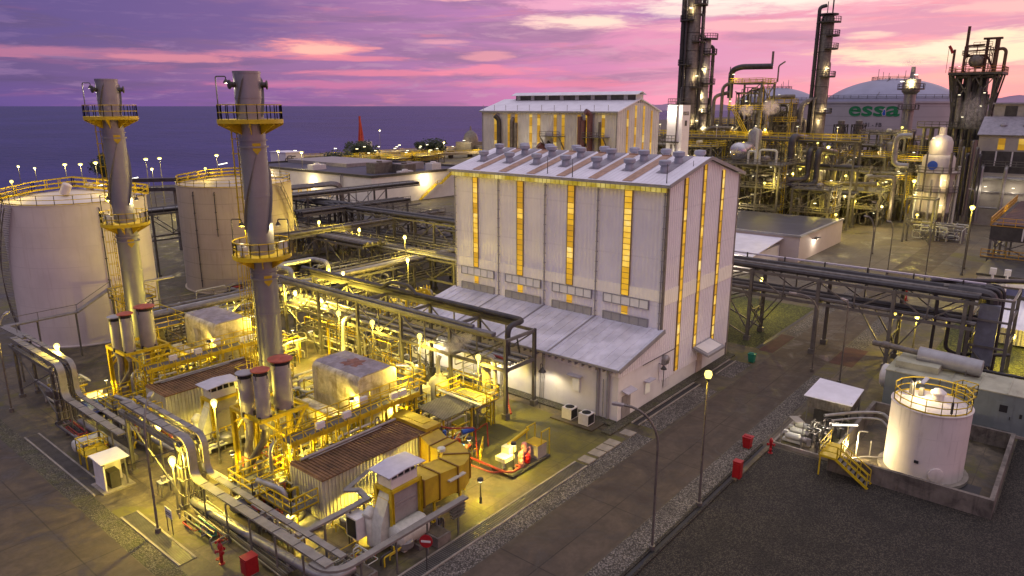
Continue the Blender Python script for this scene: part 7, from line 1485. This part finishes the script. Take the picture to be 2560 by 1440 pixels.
for k in range(7): q=M(); y=20.5-k*4.; q.bx(205.9,y-.7,18.,206,y+.7,20.6); ob('window',q,T['amberfar'],o); q=M(); q.bx(213.9,y-1.3,25.6,214,y+1.2,28.); ob('upper_window',q,T['dsteel'],o)
for k in range(4): q=M(); q.lathe(209.5,21-k*4.5,[(.8,22.5),(.8,23.6),(.4,24.1),(0,24.2)],12); ob('roof_vent',q,T['ridge'],o)
for z,th in ((11.5,.5),(4.4,.3),(8.2,.15)): q=M(); q.tube([(203.6,25,z),(203.6,-8,z)],th*.8,8); ob('wall_pipe',q,T['clad'],o)
for y in (24.2,23.2,18.5): q=M(); q.tube([(203.2,y,1),(203.2,y,13.6),(204,y,14.2)],.4,8,.6); ob('wall_pipe',q,T['clad'],o)
for y in (22,16.5,11): light((202.4,y,8.8),170,WHT,o,.3); glints(o,[(203,y,9.4)],s=.2)
q=M(); q.rail([(203.4,25,14.2),(203.4,-8,14.2)],1.2,2.,.06); ob('railing',q,T['steel'],o)
# air cooler and blue-banded building at the right edge
o=thing('air_cooler','row of red-brown slatted air cooler fans on a dark trussed frame','air cooler',(140,2,0),None)
q=M(); q.bx(124.6,-9,9.,160,12.,11.); ob('fan_plenum',q,T['dsteel'],o)
for k in range(34): q=M(); x=125.2+k*1.02; q.bar((x,-8.6,11.15),(x,11.4,11.15),.5,.22); ob('slat',q,T['maroon'] if k%2 else T['dsteel'],o)
q=M(); q.rail([(124.5,12.1,11.),(160,12.1,11.)],1.2,1.5,.06); q.rail([(124.5,12.1,11.),(124.5,-9,11.)],1.2,1.5,.05); q.rail([(123.2,12.6,6.6),(123.2,-9,6.6)],1.1,1.5,.05); ob('railing',q,mat('orange_yellow_rail',(.55,.30,.03),.5),o)  # orange-yellow rail paint
q=M()
for x in (124.8,132,140,150,159):
    for y in (-8.6,-3.4,1.8,7,11.8): q.hb((x,y,0),(x,y,9),.3)
for x in (124.8,):
    for a_,b_ in ((-8.6,-3.4),(-3.4,1.8),(1.8,7),(7,11.8)): q.bar((x,a_,6.6),(x,b_,9),.16); q.bar((x,b_,6.6),(x,a_,9),.16); q.bar((x,a_,2),(x,b_,6.6),.16)
    for z in (6.6,9): q.bar((x,-8.6,z),(x,11.8,z),.25)
for z in (6.6,9): q.bar((124.8,11.8,z),(159,11.8,z),.25)
ob('truss',q,T['steel'],o); q=M(); q.bx(123.1,-9,6.4,124.6,12.6,6.6); ob('walkway',q,T['treadgrate'],o)
for y in (8,1,-5): q=M(); q.bx(124.5,y-.1,9.1,124.58,y+.1,10.9); ob('panel_joint',q,T['slat'],o)
o=thing('banded_building','white building with a dark blue band and corrugated front canopy at the right edge','building',(116,0,0),None)
q=M(); q.bx(111.5,-12,0,122.6,11.3,6.1); ob('wall',q,T['whitem'],o); q=M(); q.bx(111.4,-12,3.9,111.5,11.35,5.0); ob('blue_band',q,mat('band_blue',(.10,.11,.22),.5,0,.1),o); q=M(); q.bx(111.35,-12,3.45,111.5,11.4,3.9); q.bx(111.2,-12.,6.1,122.8,11.5,6.4); obs('dark_trim',q,T['dsteel'],o)
q=M(); q.add([(100.5,7.2,2.2),(111.3,8.6,3.4),(111.3,-12,3.4),(100.5,-12,2.2)],[(0,1,2,3)])
for k in range(44): y=7.2-.44*k; q.bar((100.5,y,2.24),(111.3,y+.1,3.44),.2,.06)
ob('corrugated_canopy',q,T['roof'],o); q=M(); q.ribs((100.6,7.),(100.6,-12),.3,2.2,(-1,0),.4,.06); ob('canopy_front',q,T['encl'],o)
q=M()
for y in (9.6,8.): q.cyl(110.6,y,0,7.,.16,n=8); q.cb(110.6,y,6.6,.7,.7,.8)
obs('vent_pipe',q,T['slat'],o)
light((99.5,3,1.7),500,SOD,o,.2); light((106,2,5.2),420,WHT,o,.2)
# low buildings behind the hall on the right
o=thing('flat_roofed_building','low pale building with a dark blue flat roof behind the hall','building',(146,56,0),None)
q=M(); q.bx(132.6,41.5,0,159.5,70,4.7); ob('wall',q,mat('pinkish_wall',(.58,.50,.47),.75,0,.08,.3,.1),o); q=M(); q.bx(132.4,41.3,4.7,132.9,70.2,5.05); q.bx(132.9,41.3,4.7,159.7,41.8,5.05); q.bx(132.9,69.7,4.7,159.7,70.2,5.05); ob('parapet',q,T['frame'],o); q=M(); q.bx(132.9,41.8,4.7,159.6,69.7,4.78); ob('flat_roof',q,T['darkroof'],o)
q=M(); q.bx(140.,40.6,3.4,142.2,41.5,3.55); ob('lamp_canopy',q,T['dsteel'],o); light((141,40.4,3.1),330,WHT,o,.15); glints(o,[(141,40.9,3.3)],s=.12)
o=thing('white_roof_annex','lower annex with a pale lavender metal roof in front of the flat-roofed building','building',(125,58,0),None)
q=M(); q.bx(118.5,45,0,132.4,72,3.); ob('wall',q,T['whitem'],o); q=M(); q.add([(117.9,44.4,2.95),(132.35,44.4,4.2),(132.35,72.4,4.2),(117.9,72.4,2.95),(117.9,44.4,3.1),(132.35,44.4,4.35),(132.35,72.4,4.35),(117.9,72.4,3.1)],[(3,2,1,0),(4,5,6,7),(0,1,5,4),(1,2,6,5),(2,3,7,6),(3,0,4,7)]); ob('roof',q,T['roof'],o)
for y in (48,55,62): light((117,y,2.4),380,WHT,o,.2)

for i,(lb,a,d_) in enumerate((('far dark frame between tallest column and header frame',(203,84,213,98,24),(8,15,23)),('far dark frame behind the slim column foot',(206,70,216,82,22),(8,15,21.4)),('far low frame under the second dome tank',(226,74,240,90,18),(8,17)),('far dark frame right of the scrubber column',(246,44,256,56,19),(8,18)),('far frame at the left foot of the white box tower',(150,78,158,90,12),(6,11.6)),('narrow tall frame of thin pipes left of the slim column',(212,72,216,78,27),(9,18,26)),('grey frame beneath the dark tower deck edge',(226,30,230,44,17),(8,16)),('squat frame behind the yard lamp rack',(198,58,206,68,12.5),(6,12)))):
    pframe(lb,*a,d_,40,330+i,2,1,.34,2,700)
for i,(x,y,r_,h_) in enumerate(((181.5,64.5,1.3,13),(196,46,1.1,11),(200,72,1.5,24),(172,78,1.2,17),(216,46,1.4,18),(188.5,56,1.0,12))):
    o=thing('process_vessel',('upright grey vessel behind the silver drum','upright grey vessel beside the yellow-deck frame','tall upright vessel right of the header frame','upright vessel between rack and white box tower','upright vessel below the scrubber column','short upright vessel under the fat pipe bends')[i],'vessel',(x,y,0),'upright grey vessels in the process area'); q=M(); q.drum((x,y,2),(x,y,h_),r_,18,.5); ob('shell',q,T['clad' if i%2 else 'clad2'],o); q=M(); q.cyl(x,y,0,2,r_*.8,n=14); ob('skirt',q,T['dsteel'],o); q=M(); q.tube([(x,y,h_+r_*.4),(x,y,h_+2),(x+2.4,y,h_+2),(x+2.4,y,3)],.22,8,.7); ob('pipe',q,T['clad2'],o); q=M(); q.lathe(x,y,[(r_+1.2,h_*.7),(r_+1.2,h_*.7+.15),(r_,h_*.7+.15)],14); q.rail(ringpts(x,y,r_+1.15,h_*.7+.1,10),1.2,1.3,.05); ob('platform',q,T['yel' if i%2 else 'steel'],o)
r=random.Random(44)
for o in [x for x in COL.objects if x.name.startswith('process_module')]:
    L=o.location
    glints(o,[(L.x-5+r.random()*3,L.y-6+r.random()*12,2+r.random()*15) for _ in range(3)],s=.13)

for i,(x,y,z) in enumerate(((159,66,6),(160,59,11),(163,44,5),(172,45,8),(181,45,6),(182.5,53,4),(183,39.5,5),(174,76,12),(180,58,13),(181.5,68,22),(172,90,10),(163,95,7),(192,56,12),(201,45,9),(201,36,6),(224,52,15),(225,46,22),(205,62,18),(198,76,20),(190,50,11),(166,29,6))):
    o=thing('flood_lamp',('small gold flood lamp on the frame behind the hall gable','small gold flood lamp on the silver drum frame edge','small gold flood lamp at the low dark frame','small gold flood lamp behind the low dark frame','small gold flood lamp left of the yellow-deck frame','small gold flood lamp under the fat pipe bends','small gold flood lamp before the yellow-deck frame','small gold flood lamp near the upright drum','small gold flood lamp beside the high rack walkway','small gold flood lamp on the header pipe frame','small gold flood lamp at the tallest column foot','small gold flood lamp at the frame left of the tallest column','small gold flood lamp above the arched pipes','small gold flood lamp on the hanging pipe frame','small gold flood lamp left of the round reactor','small gold flood lamp below the green lettering','small gold flood lamp on the platform below the green lettering','small gold flood lamp beside the slim column base','small gold flood lamp between the columns','small gold flood lamp over the yellow deck','small gold flood lamp at the grey portal frame')[i],'lamp',(x,y,z),'small gold flood lamps in the process area')
    q=M(); q.bar((x,y,z-.6),(x,y,z),.12); ob('bracket',q,T['dsteel'],o); q=M(); q.lathe(x,y,[(.1,z),(.3,z+.12),(.24,z+.42),(0,z+.48)],10); ob('lamp_globe',q,T['bulb'],o); light((x-.6,y-.5,z),900,SOD if i%3 else WARM,o,.2)
# ------------------------------------------------------------------ shore, jetty and low building on the left
o=thing('low_building','long low white building with a dark flat roof and outside stair near the shore','building',(150,185,0),None)
q=M(); q.bx(132.5,162,0,176,232,8); ob('wall',q,T['whitem'],o); q=M(); q.bx(132.2,161.7,8,133,232,8.7); q.bx(133,161.7,8,176,162.5,8.7); q.bx(133,231,8,176,232,8.7); q.bx(175,162.5,8,176,231,8.7); ob('parapet',q,T['dsteel'],o); q=M(); q.bx(133,162.5,8,175,231,8.15); ob('flat_roof',q,T['darkroof'],o)
q=M(); q.bx(150,196,8.15,170,230,9.3); ob('raised_roof',q,T['greybox'],o)
for i,(x,y,w_,d_,h_) in enumerate(((139,197,5,3,1.6),(144,172,7,4,3.2),(150,167.5,5,5,2.6),(158,174,10,3,2.2),(160,165,4,3,2.4),(147,163.9,5,2,.9))): q=M(); q.cb(x,y,8.15,w_,d_,h_); q.cyl(x,y,8.15+h_,8.6+h_,.9,n=12); ob('rooftop_unit',q,T[('slat','clad2','clad2','greybox','slat','slat')[i]],o)
for k in range(10): q=M(); y=222-k*5; q.bx(132.42,y-.3,1.2,132.5,y+.3,2.8); q.bx(132.42,y+1.1,1.2,132.5,y+1.7,2.8); ob('window',q,T['amberfar'],o)
q=M(); q.cyl(132.2,176,0,8.2,.16,n=8); q.cyl(132.2,175,1,8.2,.12,n=8); obs('downpipe',q,T['frame'],o)
q=M(); q.bar((150,160.8,.2),(157,160.8,4.4),1.2,.14); q.bar((157,160.8,4.4),(159,160.8,4.4),1.2,.14); q.bar((159,160.8,4.4),(166,160.8,8.6),1.2,.14); q.rail([(150,160.2,.3),(157,160.2,4.4),(159,160.2,4.4),(166,160.2,8.6)],1.1,1.4,.05); ob('outside_stair',q,T['yel'],o)
light((153,160,6.2),1500,WARM,o,.25); glints(o,[(153,161,6.8)],s=.2); light((131,190,5),1500,WARM,o,.25); light((131,215,5),1500,WARM,o,.25)
o=thing('white_hut','small white plant hut with pipes at the water edge','building',(184,286,0),None); q=M(); q.cb(185,284,0,9,12,8); ob('wall',q,T['whitem'],o); q=M(); q.cb(185,284,8,9.6,12.6,.4); ob('roof',q,T['roof'],o); q=M()
for k in range(5): q.tube([(179,276-k*1.5,0),(179,276-k*1.5,6+k%2),(181,276-k*1.5,6+k%2)],.3,8,.6)
obs('pipe',q,T['clad2'],o)
# jetty
o=thing('jetty','long concrete jetty on piles in the sea with lit railings','jetty',(270,300,0),None)
J=[(198,306),(214,322),(258,318),(292,318),(345,310)]
q=M()
for a_,b_ in zip(J,J[1:]): q.bar((*a_,2.2),(*b_,2.2),10,1.6)
ob('deck',q,T['conc'],o); q=M()
for a_,b_ in zip(J,J[1:]): q.rail([(a_[0]-3,a_[1]-4.5,3.0),(b_[0]-3,b_[1]-4.5,3.0)],1.2,3,.09)
ob('railing',q,T['yel'],o)
for a_,b_ in zip(J,J[1:]):
    n=max(2,int((V(b_)-V(a_)).length/9))
    for k in range(n):
        c=V(a_)+(V(b_)-V(a_))*(k+.5)/n; q=M(); q.cb(c.x-2,c.y-3,-3,3.2,3.2,4.4); ob('pile',q,T['dsteel'],o)
for x,y in ((212,318),(236,317),(262,313),(280,316),(310,311),(330,309)): glints(o,[(x,y,6.2)],s=.5); light((x-2,y-2,6.),2600,WARM,o,.4)
o=thing('shore_trestle','lit causeway trestle in front of the jetty','jetty',(300,272,0),None); q=M(); q.bar((255,290,2.4),(372,262,2.4),6,1.2); ob('deck',q,T['conc'],o); q=M(); q.rail([(254,286,3),(371,258,3)],1.2,3,.1); ob('railing',q,T['yel'],o)
for k in range(9): q=M(); q.cb(262+k*12.5,288-k*3.,-3,2,2,4.9); ob('pile',q,T['dsteel'],o)
for k in range(5): glints(o,[(266+k*20,284-k*4.8,6.5)],s=.4)
light((300,274,7),5000,WARM,o,.4)
o=thing('red_crane','tall red jetty crane standing upright by the sea','crane',(286,358,0),None); q=M(); 
for xa,ya in ((285.2,357.3),(286.8,357.3),(286.8,358.7),(285.2,358.7)): q.bar((xa,ya,4.5),(286+(xa-286)*.35,358.2+(ya-358)*.35,17.4),.55)
for k in range(6):
    z0,z1=5+k*2,7+k*2; f0,f1=1-.65*(z0-4.5)/13,1-.65*(z1-4.5)/13
    q.bar((286-.8*f0,358-.7*f0,z0),(286+.8*f1,358-.7*f1,z1),.3); q.bar((286-.8*f0,358-.7*f0,z0),(286-.8*f1,358+.7*f1,z1),.3)
q.bar((286,358.2,16.8),(286,358.2,22.),.9); ob('boom',q,T['orange'],o); q=M(); q.bar((287.2,356.4,6),(286.3,358,20),.3); q.bar((285,359.4,6),(285.8,358.6,18),.25); obs('strut',q,T['orange'],o); q=M(); q.cb(286,358,2.4,9,9,2.4); q.cb(288.5,355,2.8,4,4,4.); ob('base',q,T['slat'],o)
# domed kiln-like tower
o=thing('domed_tower','old grey domed tower with a spire by the shore, left of the farther hall','tower',(325,302,0),None); q=M(); q.cb(325,302,0,13,13,7.); q.lathe(325,302,[(4.6,7),(4.5,9),(3.6,11.6),(1.8,13.2),(.6,13.8),(.4,16),(0,16.4)],20); ob('dome',q,T['clad2'],o); q=M(); q.cb(332,290,0,22,12,5); ob('annex',q,T['clad2'],o); glints(o,[(317,300,8)],s=.5); light((314,300,8),900,WHT,o,.5)
# yellow lit manifold field
for i,(x,y,w_) in enumerate(((226,280,10),(236,268,12),(226,258,10),(246,262,12),(212,268,10),(258,270,12))):
    o=clutter('manifold',['brightly lit yellow manifold rack nearest the trees','brightly lit yellow manifold rack in the middle of the shore field','brightly lit manifold rack beside the low building roof','brightly lit manifold rack to the right of the shore field','leftmost brightly lit manifold rack by the shore','rearmost brightly lit manifold rack in front of the jetty'][i],'pipework',x-w_/2,y-w_/2,x+w_/2,y+w_/2,4.6,12,80+i,('yel','palepump','clad','green'),'lit manifold racks by the shore',1,0,(.2,.3),.3,(2.4,4.4)); light((x-4,y-3,8.5),2600,SOD,o,.4); glints(o,[(x-2,y-2,9),(x+3,y-4,7.)],s=.4)
# trees
def tree(label,x,y,h,r,seed,n=1700,ls=.75):
    o=thing('tree',label,'tree',(x,y,0),'dark trees near the shore'); rr=random.Random(seed)
    q=M(); q.lathe(x,y,[(h*.035,0),(h*.022,h*.45),(h*.008,h*.85)],8); 
    for k in range(7): a_=k*.9; z=h*(.3+.06*k); q.tube([(x,y,z),(x+r*.6*math.cos(a_),y+r*.6*math.sin(a_),z+h*.16)],h*.009,6)
    ob('trunk',q,T['bark'],o)
    cl=[(rr.gauss(0,.42)*r,rr.gauss(0,.42)*r,h*(.42+.5*rr.random()),r*(.28+.25*rr.random())) for _ in range(15)]; q=M()
    for i in range(n):
        cx,cy,cz,cr=rr.choice(cl); d=V((rr.gauss(0,1),rr.gauss(0,1),rr.gauss(0,.8))).normalized()*cr*(.45+.6*rr.random()); p=V((x+cx,y+cy,cz))+d
        if p.z<h*.2: continue
        a_=V((rr.gauss(0,1),rr.gauss(0,1),rr.gauss(0,1))).normalized(); b_=a_.orthogonal().normalized(); s=ls*(.6+.8*rr.random()); q.add([p-a_*s,p+b_*s*.5,p+a_*s,p-b_*s*.5],[(0,1,2,3)])
    ob('crown',q,T['leaf'],o,flat=True)
tree('wide dark tree in the middle of the shore, left of the crane base',238,300,9,9,1); tree('dark round tree on the shore in front of the domed tower',286,296,9.5,7,2); tree('tall dark tree behind the large left tank, between lamps',98,255,12.5,4.6,3,1900,.45); tree('small dark bush-like tree at the lit shore field',214,287,5.5,8,4,700,.7)
# lamps along the shore
LP=[('left lamp of the bright shore pair',72,214.5,12.8,2500),('right lamp of the bright shore pair',75,212.2,12.8,2500),('single shore lamp in front of the tall tree',73.5,198,14,1800),('left lamp of the shore pair right of the farther chimney',86,198,14.2,2500),('right lamp of the shore pair right of the farther chimney',91,201,14,2300),('shore lamp just left of the nearer chimney',103.5,193.5,14.5,2500),('shore lamp left of the white hut',132,207.5,13.8,2600),('shore lamp right of the white hut',137,202,13.4,2600),('tall orange lamp beside the red crane',281,334,14,5200),('leftmost small shore lamp',72,252,10.4,900),('second small shore lamp from the left',73.5,243,10.2,900),('lamp near the domed tower',330,280,12,3600),('shore lamp at the right side of the manifold field',262,262,10,3600),('small lamp between the chimneys',82,186,12.5,700)]
for lb,x,y,h,wt in LP: pole_lamp('glowing '+lb,x,y,h,wt,(1,.80,.32),group='lamps along the shore',r=.55 if h<14.6 and wt>1000 else .35,rp=.12)
r=random.Random(12)
for i,(x,y,z) in enumerate(((70,190,9),(80,196,9.5),(62,186,8),(110,205,11),(116,196,10.5),(98,186,8.5),(84,176,7.6))):
    o=thing('tube_lamp',['slanted white tube lamp left of the tall tree','slanted tube lamp under the tall tree','low slanted tube lamp behind the large left tank','tilted tube lamp right of the nearer chimney lamp','second tilted tube lamp by the nearer chimney','tube lamp behind the weathered tank rim','low tube lamp beside the dark covered trays'][i],'lamp',(x,y,0),'slanted tube lamps by the shore'); q=M(); q.cyl(x,y,0,z,.08,n=6); ob('post',q,T['dsteel'],o); q=M(); q.bar((x,y,z),(x+1.8,y-1.8,z+.5),.3,.2); ob('lamp_tube',q,T['bulbw'],o)
o=thing('pump_house','lit yellow-green open pump house behind the twin chimneys','building',(92,196,0),None); q=M()
for x in (94,101):
    for y in (190,199): q.bar((x,y,0),(x,y,8),.4)
q.bx(93.5,189.5,7.6,101.5,199.5,8.); ob('frame',q,T['slat'],o); q=M(); q.bx(95,191,0,101,198.6,6.5); ob('wall',q,T['encl'],o); light((91.5,194,7),2600,SOD,o,.3)
# covered trays crossing behind the tanks
o=thing('conveyor_tray','pair of dark covered trays sloping down behind the weathered tank','cable tray',(76,140,0),None); q=M(); q.bar((62,150,13.6),(78,138,13.6),1.8,.7); q.bar((78,138,13.6),(84,133,11.),1.8,.7); q.bar((60,146,12.2),(74,135,12.2),1.6,.7); q.bar((74,135,12.2),(82,128,9.6),1.6,.7); obs('cover',q,T['dpipe'],o); q=M()
for x,y,z in ((62,149,13),(70,143,13),(78,137,12.6),(66,141,12),(74,134.5,11.6)): q.bar((x,y,0),(x,y,z),.4)
obs('trestle',q,T['steel'],o)
# steam
def steam(label,x,y,z,sx,sy,sz,dens,col,rz=0.,tilt=0.):
    q=M(); vs=[];fs=[];n=14
    q.lathe(0,0,[(.01,-.5)]+[(.5*math.sin(math.pi*k/10),-.5*math.cos(math.pi*k/10)) for k in range(1,10)]+[(.01,.5)],n)
    q.v=[(vx*sx,vy*sy,vz*sz) for vx,vy,vz in q.v]; o=ob('steam_plume',q,smoke('steam',dens,col)); o.location=(x,y,z); o.rotation_euler=(0,tilt,rz); o['kind']='stuff'; tag(o,label,'steam','drifting steam plumes'); ORG[o.name]=V((x,y,z)); return o
steam('yellowish steam plume drifting from the ribbed vat in front of the hall',45.9,44.9,6.2,4.2,1.7,1.9,7.,(.92,.88,.78),-.7,-.45)
steam('small yellow steam puff by the lamps left of the long tray rack',45.4,69.4,6.4,2.8,2.,1.6,5.,(.9,.85,.7),-.7,-.3)
steam('pink steam cloud left of the pair above the steaming vessel',173.,69.7,27.0,4.4,4.4,3.6,1.3,(.95,.85,.88))
steam('pink steam cloud right of the pair above the steaming vessel',175.,64.6,27.6,5.4,5.4,4.4,1.3,(.95,.85,.88))
steam('grey steam rising in front of the dark tower',226,30,26.5,7.,9.,12.,.22,(.85,.8,.8))
steam('thin steam drifting off the pale column in front of the big tank',261,53,41.2,5.,8.,3.,.35,(.95,.85,.85))
